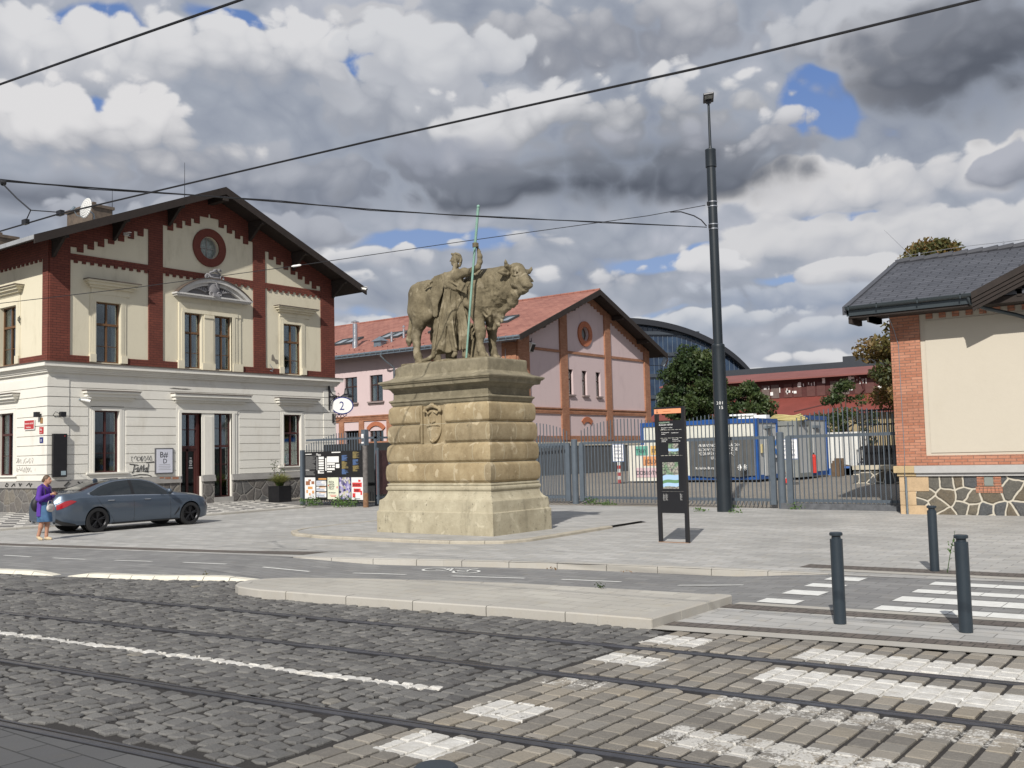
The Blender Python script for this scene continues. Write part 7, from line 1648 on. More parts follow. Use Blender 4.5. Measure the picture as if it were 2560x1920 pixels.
# ================================================================ plants
def leafmat(name, cols, rough=.55):
    m, t, b = new_mat(name); at = t.node('ShaderNodeAttribute', attribute_name='tone'); n = t.noise(opos(t), 1.3, 4, .6)
    f = t.m('ADD', t.m('MULTIPLY', at.outputs['Fac'], .65), t.m('MULTIPLY', n, .5)); t.put(b.inputs['Base Color'], t.ramp(f, [(.12+.76*i/(len(cols)-1), c) for i, c in enumerate(cols)]))
    b.inputs['Roughness'].default_value = rough
    try: b.inputs['Transmission Weight'].default_value = 0
    except Exception: pass
    out = t.n.get('Material Output'); tl = t.node('ShaderNodeBsdfTranslucent'); t.put(tl.inputs[0], t.ramp(f, [(.2, [x*1.2 for x in cols[0]]), (.8, [x*1.5 for x in cols[-1]])])); mx = t.node('ShaderNodeMixShader', ins={0: .28}); t.l.new(b.outputs[0], mx.inputs[1]); t.l.new(tl.outputs[0], mx.inputs[2]); t.l.new(mx.outputs[0], out.inputs[0]); return m
GREENL = leafmat('dark_green_leaves', [(.010, .022, .008), (.022, .045, .013), (.045, .075, .020), (.075, .095, .03)])
AUTL = leafmat('autumn_olive_leaves', [(.022, .034, .012), (.055, .070, .020), (.11, .10, .028), (.20, .115, .035)])
GRASSL = leafmat('grass_blades', [(.05, .09, .02), (.10, .16, .035), (.20, .24, .07), (.30, .27, .11)])
WEEDL = leafmat('weed_leaves', [(.04, .09, .02), (.07, .14, .03), (.12, .2, .05)])
BARK = simple('tree_bark', (.085, .062, .045), .9, var=.4, scale=8, bmp=.6)
def leaves(name, mat_, parent, clumps, per, size, seed=1, droop=.2):
    rg = np.random.default_rng(seed); V = []; T = []
    for (c, r, tn) in clumps:
        n = int(per*(r[0]*r[1]*r[2])**.667); p = rg.normal(size=(n, 3)); p /= np.linalg.norm(p, axis=1)[:, None]; rad = rg.random(n)**.45; p = p*rad[:, None]*np.array(r)+np.array(c)
        a = rg.normal(size=(n, 3)); a[:, 2] -= droop; a /= np.linalg.norm(a, axis=1)[:, None]; b = np.cross(a, rg.normal(size=(n, 3))); b /= np.linalg.norm(b, axis=1)[:, None]
        s = size*(.6+.8*rg.random(n))[:, None]
        V.append(np.stack([p-a*s, p+b*s*.45, p+a*s, p-b*s*.45], 1)); T.append(np.clip(tn+.35*(rg.random(n)-.5), 0, 1))
    V = np.concatenate(V); T = np.concatenate(T); n = len(V); me = bpy.data.meshes.new(name); me.from_pydata(V.reshape(-1, 3).tolist(), [], np.arange(n*4).reshape(n, 4).tolist())
    at = me.attributes.new('tone', 'FLOAT', 'POINT'); at.data.foreach_set('value', np.repeat(T, 4).astype(np.float32)); me.materials.append(mat_); o = bpy.data.objects.new(name, me); COL.objects.link(o); o.parent = parent; return o
def tree(label, loc, h, rad, zc0, mat_, seed, per=260, leaf=.13, n=70, group=None, wide=1.0, twist=False, name='leafy_tree'):
    rg = random.Random(seed); t = thing(name, label, 'tree', loc, group); g = MB(); tips = []
    top = h*.62; g.tube([(0, 0, -.1), (.05*h*.3, .02, h*.2), (.0, .06, h*.4), (.03, 0, top)], [h*.03, h*.024, h*.018, h*.008], 10)
    clumps = []
    for i in range(n):
        u = rg.random(); z = zc0+(h-zc0)*u; prof = math.sin(PI*min(1, (u*.86+.14)))**.6; a = rg.uniform(0, 2*PI); r = rad*prof*rg.uniform(.35, 1.0)
        c = (r*math.cos(a)*wide, r*math.sin(a)*wide, z); s_ = rad*rg.uniform(.10, .30); clumps.append((c, (s_*1.15, s_*1.15, s_*.75), rg.random()*.8+.2*u))
        if i % 3 == 0: zb = rg.uniform(h*.18, top); m_ = (c[0]*.45, c[1]*.45, (zb+z)/2+.1*h*rg.uniform(-.3, .3)); g.tube([(0, 0, zb), m_, (c[0]*.9, c[1]*.9, z)], [h*.011, h*.007, h*.002], 6)
    g.build('trunk', BARK, t, local=True, smooth=True); leaves('crown', mat_, t, clumps, per, leaf, seed); return t
tree('broad dark green tree behind the blue containers, left of the lamp pole', (61.8, 31.4, .35), 8.3, 2.9, 2.8, GREENL, 3, per=640, leaf=.13, n=110)
tree('lower round green tree top just right of the lamp pole behind the containers', (62.5, 27.6, .35), 5.7, 1.9, 2.0, GREENL, 5, per=640, leaf=.12, n=70)
tree('tall olive and rust-tinted tree overhanging behind the beige gate lodge', (49.4, 12.1, .35), 10.9, 3.0, 2.2, AUTL, 11, per=760, leaf=.12, n=150, name='autumn_tree')
tree('dark green bush in front of the red hall, right of the site huts', (60.0, 20.3, .35), 5.3, 1.7, 1.2, GREENL, 17, per=560, leaf=.10, n=60)
def tuft(label, loc, r, h, n, seed, mat_=GRASSL, name='grass_tuft', cat='plant', lean=.5, wdt=.008, group=None):
    rg = random.Random(seed); g = MB(); tn = []
    for i in range(n):
        a = rg.uniform(0, 2*PI); r0_ = r*.25*rg.random(); x, y = r0_*math.cos(a), r0_*math.sin(a); hh = h*rg.uniform(.55, 1); ln = lean*r*rg.uniform(.4, 1.9); a2 = a+rg.uniform(-.6, .6); w_ = wdt; px, py = -math.sin(a2)*w_, math.cos(a2)*w_
        pts = [(x+math.cos(a2)*ln*s_*s_, y+math.sin(a2)*ln*s_*s_, hh*(s_-.35*s_*s_*ln/r)) for s_ in (0, .4, .75, 1)]
        for j in range(3):
            p, q = pts[j], pts[j+1]; k = 1-j*.3; k2 = 1-(j+1)*.3; g.quad((p[0]-px*k, p[1]-py*k, p[2]), (p[0]+px*k, p[1]+py*k, p[2]), (q[0]+px*k2, q[1]+py*k2, q[2]), (q[0]-px*k2, q[1]-py*k2, q[2]))
            tn += [rg.random()*.5+.25*j]*4
    o = g.build(name, mat_, loc=loc); at = o.data.attributes.new('tone', 'FLOAT', 'POINT'); at.data.foreach_set('value', [min(1, x) for x in tn]); o.location = loc
    return tag(o, label, cat, group)
def fix_loc(o, loc): o.data.transform(Matrix.Translation(Vector(loc))); return o
_t = tuft
def tuft(label, loc, *a, **k): o = _t(label, loc, *a, **k); o.data.transform(Matrix.Translation(Vector(loc))); return o
def potted(label, x, y, s, seed):
    t = thing('potted_grass', label, 'potted plant', (x, y, 0)); g = MB(); w = .36*s; g.prism([(x-w, y-w, 0), (x+w, y-w, 0), (x+w, y+w, 0), (x-w, y+w, 0)], (0, 0, .72*s)); g.build('pot', BLACKM, t, bevel=.01)
    for k in range(3):
        o = tuft('', (x, y, .70*s), .55*s, .75*s, 480, seed+k, wdt=.022, lean=.75); o.name = 'grass'; 
        for key in ('label', 'category'):
            if key in o: del o[key]
        o.parent = t; o.location = Vector((0, 0, .70*s))
        break
potted('black square planter with pale ornamental grass below the right ground-floor window', 28.75, 35.1, 1.0, 21)
potted('dark pot with pale spiky grass half hidden by the pedestal', 28.0, 25.6, .8, 31)
o = thing('potted_shrub', 'thin leafy shrub rising behind the planter under the right window', 'plant', (29.5, 36.3, 0)); g = MB(); g.tube([(29.5, 36.3, 0), (29.45, 36.3, 1.0), (29.35, 36.25, 1.9)], [.02, .015, .006], 6); g.tube([(29.46, 36.3, .9), (29.8, 36.2, 1.5), (30.0, 36.15, 1.55)], [.012, .006, .004], 5); g.build('stem', BARK, o)
leaves('foliage', GREENL, o, [((-.1, 0, 1.7), (.25, .2, .3), .5), ((.3, -.1, 1.45), (.25, .2, .2), .6), ((.0, 0, 1.3), (.3, .2, .3), .5)], 420, .05, 41)
for i, (x, y, lab, s) in enumerate(((29.75, 19.3, 'green weed clump at the foot of the left round gate post', 1.0), (29.7, 18.65, 'small weed right of the larger clump by the left gate post', .6), (29.1, 11.5, 'weed at the foot of the right round gate post', .8), (29.5, 16.3, 'tiny weed under the pickets behind the info stele', .35), (27.35, 13.9, 'weed just left of the lamp pole foot', .5), (27.0, 12.6, 'weed just right of the lamp pole foot', .45), (29.2, 13.6, 'weed under the pickets right of the lamp pole', .4))):
    t = thing('weed', lab, 'weed', (x, y, 0)); leaves('leaves', WEEDL, t, [((0, 0, .10*s), (.34*s, .34*s, .20*s), .5), ((.2*s, -.4*s, .07*s), (.25*s, .3*s, .14*s), .5)], 1500, .04, 50+i)
for (u, s, lab) in ((.22, 1.2, 'bushy green weeds under the left part of the map board'), (.80, 1.4, 'bushy green weeds under the right part of the map board')):
    p = bp(u, 0, .3); t = thing('weed', lab, 'weed', tuple(p)); leaves('leaves', WEEDL, t, [((0, 0, .12*s), (.4*s, .45*s, .22*s), .5)], 1600, .045, int(60+u*10))
t = thing('tall_weed', 'tall thin weed growing beside the farther right bollard', 'weed', (15.45, 3.86, 0)); g = MB(); g.tube([(15.45, 3.86, 0), (15.45, 3.80, .3), (15.45, 3.72, .62)], [.006, .005, .002], 5); g.build('stem', WEEDL, t); leaves('leaves', WEEDL, t, [((0, -.08, .34), (.05, .06, .16), .3), ((0, -.12, .52), (.04, .04, .1), .4)], 2200, .025, 71)
t = thing('weed', 'small dark weed at the far back edge of the central island', 'weed', (11.1, 7.1, .1)); leaves('leaves', GREENL, t, [((0, 0, .04), (.07, .10, .05), .4)], 5200, .02, 72)
t = thing('weed', 'dry weed growing from the white separator kerb', 'weed', (9.85, 13.9, .0)); leaves('leaves', AUTL, t, [((0, 0, .06), (.06, .10, .05), .4)], 3200, .02, 73)
for i, (x, y, lab) in enumerate(((13.95, 9.9, 'dry leaves at the pavement kerb, left of two piles'), (14.15, 8.5, 'dry leaves at the pavement kerb, right of two piles'))):
    t = thing('leaf_litter', lab, 'dry leaves', (x, y, dip(y))); leaves('leaves', leafmat('dry_leaf', [(.14, .08, .04), (.26, .15, .07)]) if i == 0 else bpy.data.materials['dry_leaf'], t, [((0, 0, .015), (.07, .16, .02), .5)], 2600, .025, 80+i)

# ================================================================ site huts and things in the yard
Z0 = YZ
BLUEF = simple('blue_container_frame', (.015, .075, .27), .45, var=.15, scale=3); PANELW = simple('cream_container_panel', (.60, .60, .54), .6, var=.06); PANELG = simple('grey_white_container_panel', (.45, .46, .46), .6, var=.12)
def container(label, A, B, w, h, z=Z0+.10, side=PANELW, end=PANELG, frame=BLUEF, name='container_hut'):
    A = Vector((A[0], A[1], 0)); B = Vector((B[0], B[1], 0)); d = (B-A).normalized(); n = Vector((-d.y, d.x, 0)); L_ = (B-A).length
    t = thing(name, label, 'container', (A.x, A.y, z)); P_ = lambda a, b_, c: tuple(A+d*a+n*b_+Vector((0, 0, z+c)))
    def bxx(g, a0, a1, b0, b1, c0, c1): g.prism([P_(a0, b0, c0), P_(a1, b0, c0), P_(a1, b1, c0), P_(a0, b1, c0)], (0, 0, c1-c0))
    g = MB()
    for a in (0, L_-.16):
        for b_ in (0, w-.16): bxx(g, a, a+.16, b_, b_+.16, 0, h)
    for c in (0, h-.2): bxx(g, .16, L_-.16, 0, .14, c, c+.2); bxx(g, .16, L_-.16, w-.14, w, c, c+.2); bxx(g, 0, .14, .16, w-.16, c, c+.2); bxx(g, L_-.14, L_, .16, w-.16, c, c+.2)
    g.build('frame', frame, t)
    g = MB(); n_ = int(L_/.25)
    for i in range(n_): a = .16+(L_-.32)*i/n_; bxx(g, a, a+(L_-.32)/n_*.8, .05, .09, .2, h-.2)
    bxx(g, .16, L_-.16, .07, w-.07, .15, h-.1); g.build('side_panel', side, t)
    for a_ in (L_-.08, .04): g = MB(); bxx(g, a_, a_+.04, .16, w-.16, .2, h-.2); g.build('end_panel', end, t)
    return t, P_, bxx, L_
cA, cB = (42.3, 24.45), (42.3, 18.4)
t, P_, bxx, CL_ = container('long blue-framed cream container hut behind the fence', cA, cB, 2.44, 2.78)
g = MB(); bxx(g, CL_-.0, CL_+.03, .75, 1.65, .15, 2.25); g.build('door', PANELG, t); g = MB(); bxx(g, CL_+.0, CL_+.12, .9, 1.5, 2.3, 2.42); bxx(g, CL_, CL_+.25, .85, 1.5, 2.32, 2.36); g.build('door_canopy', ZINC, t); g = MB(); bxx(g, CL_, CL_+.06, .35, .6, 1.2, 1.6); g.build('notice', simple('yellowed_notice', (.5, .42, .22), .7), t)
dC = (Vector(cB)-Vector(cA)).normalized(); nC = Vector((-dC.y, dC.x)); rotC = basis((dC.x, dC.y, 0), (0, 0, 1))
def CP(a, b_, z): v = Vector(cA)+dC*a+nC*b_; return Vector((v.x, v.y, z))
# grey banner on the container
bnr = thing('grey_banner', 'dark grey banner with white lettering stretched over the right part of the container', 'banner', tuple(CP(2.7, -.1, .6)))
g = MB(); n_ = 30; a0, a1 = 2.66, 5.92
for i in range(n_):
    u0, u1 = a0+(a1-a0)*i/n_, a0+(a1-a0)*(i+1)/n_; w0, w1 = -.10-.018*math.sin(i*1.7)-.02*math.sin(i*.6), -.10-.018*math.sin((i+1)*1.7)-.02*math.sin((i+1)*.6)
    g.quad(CP(u0, w0, .60+.03*math.sin(i*.5)), CP(u1, w1, .60+.03*math.sin((i+1)*.5)), CP(u1, w1, 2.42), CP(u0, w0, 2.42))
g.build('cloth', simple('dark_grey_banner_cloth', (.085, .085, .082), .8, var=.25, scale=2), bnr)
for s_, z in (('VRBRATNICE HLOUVÁ DO', 1.98), ('BUDOVY ČÍSLO, KDYŽ SE', 1.79), ('PODÍVÁŠ KOLEM, TAK JÍ', 1.60)): text_mesh(s_, .19, CP(3.15, -.16, z), rotC, WHITEP, 'lettering', bnr, sx=.92)
text_mesh('ULIŠŤ NES.', .19, CP(3.8, -.16, 1.40), rotC, WHITEP, 'lettering', bnr); text_mesh('Kolektiv Burza', .17, CP(3.0, -.16, .94), rotC, WHITEP, 'lettering', bnr)
g = MB()
for sgn in (-1, 1):
    for k in range(5):
        a = R(-62+31*k); c = CP(5.35+sgn*.05, -.15, 1.0); e = CP(5.35+sgn*(.05+.18*math.cos(a)), -.15, 1.0+.16*math.sin(a)); g.tube([c, e], [.012, .028], 5)
g.build('burst_logo', WHITEP, bnr)
# market board
mk_ = thing('market_board', 'white market board with green, orange and pink word blocks left of the stele', 'sign board', tuple(CP(-.4, -.6, .4)))
g = MB(); g.prism([CP(-.42, -.55, .42), CP(2.4, -.55, .42), CP(2.4, -.55, 2.15), CP(-.42, -.55, 2.15)], tuple(nC.to_3d()*.12)); g.build('panel', simple('off_white_board', (.62, .60, .53), .7, var=.08), mk_)
for (a, b_, z0, z1, c, nm) in ((.0, .70, 1.66, 2.1, (.12, .36, .28), 'green_block'), (.86, 1.8, 1.66, 2.1, (.62, .38, .12), 'orange_block'), (.45, 1.5, 1.16, 1.60, (.62, .28, .12), 'rust_block'), (.0, 1.2, .60, 1.06, (.58, .42, .44), 'pink_block')):
    g = MB(); g.prism([CP(a, -.56, z0), CP(b_, -.56, z0), CP(b_, -.56, z1), CP(a, -.56, z1)], tuple(nC.to_3d()*-.012)); g.build(nm, simple(nm, c, .7, var=.05), mk_)
for s_, a, z in (('TRHY', .06, 1.76), ('PIVO', .92, 1.76), ('JÍDLO', .54, 1.26), ('DOBROTY', .05, .72)): text_mesh(s_, .28, CP(a, -.585, z), rotC, BLKP, 'lettering', mk_, sx=.85)
# striped posts with notices
def warn(label, x, y, rz, s=1.0):
    t = thing('warning_post', label, 'sign', (x, y, Z0-.1), rz=rz)
    for mt_, k0 in ((simple_cache('red_stripe', (.5, .03, .02)), 0), (WHITEP, 1)):
        g = MB()
        for k in range(k0, 6, 2): g.box(-.05, .05, -.05, .05, .1+.17*k, .1+.17*(k+1))
        g.build('striped_post', mt_, t, local=True)
    g = MB(); g.box(-.35, .35, -.3, .3, .0, .10); g.build('foot', simple_cache('black_rubber_foot', (.03, .03, .03)), t, local=True)
    g = MB(); g.box(-.06, -.045, -.27*s, .27*s, 1.15, 1.95); g.build('notice', PAPER, t, local=True)
    g = MB(); g.box(-.065, -.060, -.29*s, .29*s, 1.12, 1.98); g.build('notice_frame', simple_cache('blue_notice_frame', (.05, .12, .30)), t, local=True).location = (.012, 0, 0)
    for k, (s_, z) in enumerate((('POZOR', 1.80), ('ZÁKAZ', 1.62), ('VSTUPU', 1.45), ('STAVBA', 1.26))): text_mesh(s_, .13, (-.0665+0, .22, z), FACE_X, simple_cache('navy_print', (.02, .04, .15)), 'lettering', None, extrude=.0006).parent = t
warn('red and white striped post with a white notice, left beside the market board', 41.1, 25.0, R(8)); warn('red and white striped post with a white notice, behind the right gate post', 39.9, 15.95, R(15), 1.2)
t = thing('striped_pole', 'short leaning red and white pole beside the right warning post', 'pole', (40.8, 16.5, Z0)); 
for mt_, k0 in ((simple_cache('red_stripe', (0, 0, 0)), 0), (WHITEP, 1)):
    g = MB(); [g.cyl((40.8, 16.5+.03*k, Z0+.2*k), (40.8, 16.5+.03*(k+1), Z0+.2*(k+1)), .04, .04, 8) for k in range(k0, 6, 2)]; g.build('stripe', mt_, t)
# grey box, blue hut, tarp, dark stacks
t, P2, bx2, L2_ = container('grey plain site cabin between the two blue huts', (45.0, 19.6), (45.0, 17.55), 1.6, 2.65, side=simple('mid_grey_cabin', (.24, .25, .24), .7, var=.15), frame=simple_cache('grey_cabin_frame', (.20, .21, .20)))
t, P3, bx3, L3_ = container('short blue-framed hut with white door and a red extinguisher', (46.9, 23.4), (46.9, 17.85), 2.9, 2.95, side=PANELW)
g = MB(); bx3(g, L3_, L3_+.03, .8, 1.7, .2, 2.3); g.build('door', PANELG, t); g = MB(); bx3(g, L3_, L3_+.15, .85, 1.6, 2.35, 2.47); g.build('door_canopy', ZINC, t)
e = thing('fire_extinguisher', 'red fire extinguisher standing against the short blue hut', 'fire extinguisher', tuple(P3(L3_+.2, .3, .3))); q = P3(L3_+.2, .3, .15); g = MB(); g.cyl(q, (q[0], q[1], q[2]+.75), .13, .13, 12); g.sphere((q[0], q[1], q[2]+.78), .12, 10, 6); g.build('cylinder', simple_cache('red_stripe', (0, 0, 0)), e); g = MB(); g.cyl((q[0], q[1], q[2]+.85), (q[0], q[1], q[2]+.98), .04, .03, 8); g.build('valve', BLACKM, e)
hs = thing('yellow_hose', 'coiled yellow hose lying on the roof of the grey cabin', 'hose', (45.6, 18.6, 3.2)); g = MB(); q = Vector((45.6, 18.3, 3.17)); ring_ = lambda r, z, k: [(q.x+.35*r*math.cos(a)+.4*math.sin(a)*0, q.y+r*math.sin(a), z+.04*math.sin(a*3)) for a in np.linspace(0, 2*PI, 24)]
for k in range(4): g.tube(ring_(1.0-.1*k, q.z+.07*k, k), .045, 6)
g.tube([(q.x, q.y+.9, q.z+.1), (q.x-.3, q.y+1.5, q.z+.2), (q.x-.6, q.y+2.0, q.z+.22)], .05, 6); g.build('coil', simple('dull_yellow_hose', (.42, .36, .16), .6), hs)
g = MB(); g.box(43.9, 44.3, 18.6, 20.0, 3.24, 3.42); g.box(43.8, 44.2, 19.2, 20.4, 3.42, 3.50); tag(g.build('white_bundle', PAPER, loc=(44, 19.5, 3.24)), 'white wrapped bundle on the container roof beside the hose', 'bundle')
lg = thing('blue_arrow_sheet', 'white sheet with a bright blue angle mark on the container end', 'sign', tuple(P_(CL_+.08, 1.7, 1.0))); g = MB(); bxx(g, CL_+.05, CL_+.07, 1.45, 2.5, .95, 1.95); g.build('sheet', PAPER, lg); 
g = MB(); 
for z1 in (1.95, .95): a = Vector(P_(CL_+.09, 1.55, 1.45)); b_ = Vector(P_(CL_+.09, 2.35, z1)); up_ = Vector((0, 0, .13)); g.quad(a-up_, b_-up_, b_+up_, a+up_) if z1 > 1.5 else g.quad(a-up_, b_-up_, b_+up_, a+up_)
g.build('angle_mark', simple('bright_blue', (.01, .16, .55), .6), lg)
tp = thing('white_tarp_fence', 'white tarpaulin stretched on a fence behind the red hall bush', 'tarpaulin', (62, 19.5, Z0)); g = MB(); nn_ = 40
tA, tB = Vector((52.0, 18.9, 0)), Vector((52.0, 16.5, 0))
for i in range(nn_):
    p, q = tA.lerp(tB, i/nn_), tA.lerp(tB, (i+1)/nn_); o1, o2 = Vector((.08*math.sin(i*.9), 0, 0)), Vector((.08*math.sin((i+1)*.9), 0, 0)); zb = lambda k: Z0+.3+.25*math.exp(-((k-18)/9)**2); g.quad(p+o1+Vector((0, 0, zb(i))), q+o2+Vector((0, 0, zb(i+1))), q+o2+Vector((0, 0, Z0+2.25)), p+o1+Vector((0, 0, Z0+2.25)))
g.build('sheet', simple('white_tarp', (.60, .60, .58), .6, var=.1, scale=1.5, bmp=.6), tp)
g = MB(); 
for i in range(7): p = tA.lerp(tB, .25+i*.1); g.box(p.x-.3, p.x-.15, p.y-.3, p.y+.3, Z0, Z0+.35+.1*(i % 2))
g.build('blue_sheet_folds', simple('blue_sheet', (.06, .15, .42), .5, var=.3), tp)
ds = thing('dark_mesh_store', 'dark mesh-sided store of stacked rods behind the right gate panel', 'store', (50, 12.2, Z0)); g = MB()
mA, mB = Vector((49.6, 16.15, 0)), Vector((49.6, 13.6, 0)); md_ = (mB-mA).normalized(); mn = Vector((md_.y, -md_.x, 0))
for i in range(24): p = mA.lerp(mB, i/23); g.box(p.x-.02, p.x+.02, p.y-.02, p.y+.02, Z0, Z0+3.3)
for z in (.1, .8, 1.4, 2.5, 3.2): g.prism([mA+Vector((0, 0, Z0+z)), mB+Vector((0, 0, Z0+z)), mB+Vector((0, 0, Z0+z+.08)), mA+Vector((0, 0, Z0+z+.08))], (.05, .03, 0))
g.build('mesh_frame', BLACKM, ds); g = MB(); b1 = Vector((1.2, 0, 0))
g.prism([mA+b1*.35+Vector((0, 0, Z0)), mB+b1*.35+Vector((0, 0, Z0)), mB+b1*.35+Vector((0, 0, Z0+1.5)), mA+b1*.35+Vector((0, 0, Z0+1.5))], tuple(b1)); g.build('dark_stack', simple('dark_stack', (.03, .032, .035), .8, var=.6, scale=6), ds)
for nm, c, (k0, k1) in (('yellow_rod', (.42, .34, .12), (11, 20)), ('red_rod', (.35, .10, .08), (2, 9)), ('white_rod', (.5, .5, .45), (8, 12))):
    g = MB()
    for k in range(k0, k1): p = mA.lerp(mB, k/23+.01)+b1*.2; g.cyl((p.x, p.y, Z0+1.3), (p.x, p.y, Z0+2.5), .02, .02, 5)
    g.build(nm, simple(nm, c, .6), ds)
lw = thing('low_stone_wall', 'low stone wall with pale coping behind the right fence panel', 'wall', (41.5, 13.2, Z0)); wA, wB = Vector((40.5, 13.45, 0)), Vector((40.5, 10.8, 0))
for nm, z0, z1, wd_, mt_ in (('stone_body', -.1, .55, .25, CRAZY), ('coping', .55, .72, .33, simple('pale_coping', (.46, .42, .33), .85))):
    g = MB(); dd = (wB-wA).normalized(); n2 = Vector((dd.y, -dd.x, 0)); a_, b_ = wA-n2*wd_, wB-n2*wd_; g.prism([(a_.x, a_.y, Z0+z0), (b_.x, b_.y, Z0+z0), (b_.x, b_.y, Z0+z1), (a_.x, a_.y, Z0+z1)], tuple(n2*2*wd_)); g.build(nm, mt_, lw)
g = MB(); g.box(28.75, 28.82, 8.10, 8.22, .15, 2.3); g.box(28.73, 28.75, 8.12, 8.2, .5, .56); g.box(28.73, 28.75, 8.12, 8.2, .9, .96); tag(g.build('pink_post', simple('pink_paint', (.60, .15, .24), .5), loc=(28.8, 8.16, .1)), 'pink flat post between the fence and the beige building', 'post')
g = MB(); [g.box(50.3-.3*k, 50.45-.3*k, 17.3, 17.75, Z0, Z0+.9-.12*k) for k in range(3)]; tag(g.build('wooden_crate_stack', simple('brown_crate_wood', (.12, .08, .05), .9, var=.4), loc=(50, 17.5, Z0)), 'small brown wooden stack beside the short blue hut', 'crates')

# ================================================================ distant buildings
RX_ = 95.0
rh = thing('red_roofed_hall', 'long low hall with dark red roofs and graffiti-marked wooden clerestory', 'hall', (RX_, 36, 0))
REDR = simple('weathered_red_sheet_roof', (.18, .042, .032), .7, var=.25, scale=.5); DRW = simple('dark_red_boards', (.075, .022, .02), .8, var=.4, scale=1.2)
Ya, Yb = 54, 10
g = MB(); g.prism([(RX_, Ya, 5.1), (RX_+4.0, Ya, 6.95), (RX_+4.0, Ya, 6.8), (RX_, Ya, 4.95)], (0, Yb-Ya, 0)); g.build('lower_roof', REDR, rh)
g = MB(); g.box(RX_+.8, RX_+1, Yb, Ya, -.5, 4.95); g.build('wall', simple('ochre_wall', (.30, .24, .14), .9), rh)  # wall is ochre all over, with slightly varied tone
g = MB(); g.box(RX_+4, RX_+10, Yb, Ya, 6.5, 8.95); cw = g.build('clerestory', DRW, rh)
for k in range(18):
    y = Yb+1+k*2.45; g = MB()
    for yy in (y, y+1.05): 
        g.box(RX_+3.94, RX_+4, yy, yy+.85, 7.0, 8.4)
    g.build('window', simple_cache('boarded_window', (.10, .04, .035), var=.3) if k % 3 else simple_cache('greyed_window', (.13, .10, .09), var=.3), cw)
g = MB()
for k in range(44):
    y = rnd.uniform(Yb+2, 44); z = rnd.uniform(7.0, 8.2); 
    for j in range(rnd.randint(1, 3)): g.box(RX_+3.9, RX_+3.93, y+j*.3, y+j*.3+rnd.choice((.08, .3)), z+rnd.uniform(0, .3), z+rnd.uniform(.35, .7))
g.build('graffiti', WHITEP, cw)
g = MB(); g.prism([(RX_+3.0, Ya, 8.95), (RX_+8, Ya, 10.0), (RX_+8, Ya, 9.85), (RX_+3.0, Ya, 8.80)], (0, Yb-Ya, 0)); g.build('upper_roof', simple('upper_red_sheet_roof', (.20, .07, .06), .7, var=.2, scale=.5), rh)
g = MB(); g.tube([(RX_+3.1, 32.2, 8.8), (RX_+3.8, 31.8, 8.3), (RX_+3.9, 31.6, 7.4), (RX_+3.2, 32.2, 6.6), (RX_+.5, 37.5, 5.35)], .10, 6); g.build('downpipe', DRW, rh)
db = thing('dark_flat_block', 'dark flat-topped rooftop block showing above the red hall roof', 'building', (112, 40, 0)); g = MB(); g.box(112, 118, 10, 53, 0, 11.4); g.box(112, 116, 20, 38, 11.4, 12.0); g.box(112, 116, 16, 24, 11.4, 12.7); g.build('wall', simple('charcoal_cladding', (.035, .04, .05), .7), db)
g = MB(); [g.box(113, 113.1, 22+k*.9, 22.2+k*.9, 12, 13) for k in range(3)]; g.build('roof_rail', ZINC, db)
# arched glass building: a barrel vault seen end-on
ga = thing('arched_glass_building', 'dark blue glass office building with an arched black roof behind the trees', 'office building', (150, 90, 0))
ax = Vector((math.cos(R(37+12-90)), math.sin(R(37+12-90)), 0)); fr = Vector((-ax.y, ax.x, 0)); 
O_ = Vector((134, 80.5, 0)); HW = 24.0
def AP(u, z, d=0): v = O_+ax*u+fr*d; return Vector((v.x, v.y, z))
zt = lambda u: 8+14.8*math.sqrt(max(0, 1-(u/HW)**2))**1.05
g = MB(); us = np.linspace(-HW, HW*.985, 60); pts = [AP(u, max(0.1, zt(u)-.7)) for u in us]
g.prism([AP(-HW, 0)]+pts+[AP(HW*.985, 0)], tuple(fr*20)); g.build('glass_front', GLASSB, ga)
g = MB()
for a, b_ in zip(us, us[1:]): g.prism([AP(a, zt(a)-.9, -1.2), AP(b_, zt(b_)-.9, -1.2), AP(b_, zt(b_), -1.2), AP(a, zt(a), -1.2)], tuple(fr*22))
g.build('roof', simple('black_roof_edge', (.012, .014, .02), .6), ga)
g = MB()
for z in (10.0, 13.4, 16.8, 20.2):
    hw = HW*math.sqrt(max(0, 1-max(0, (z-8)/14.8)**2)); g.prism([AP(-hw, z, -.4), AP(hw*.97, z, -.4), AP(hw*.97, z+.55, -.4), AP(-hw, z+.55, -.4)], tuple(fr*.4))
g.build('floor_band', simple('dark_grey_band', (.04, .05, .065), .5), ga)
g = MB()
for k in range(60):
    u = -HW+.6+k*.8
    if zt(u)-1.2 > 9: g.prism([AP(u, 8, -.12), AP(u+.07, 8, -.12), AP(u+.07, zt(u)-1, -.12), AP(u, zt(u)-1, -.12)], tuple(fr*.12))
g.build('mullion', simple('pale_mullion', (.11, .14, .18), .4), ga)
g = MB(); g.box(70, 71, 50, 200, .3, 4.2); fb = g.build('yard_back_wall', simple('brownish_back_wall', (.16, .12, .09), .9, var=.3, scale=.4), loc=(70, 60, 0)); tag(fb, 'low brownish wall closing the yard behind the green trees', 'wall')

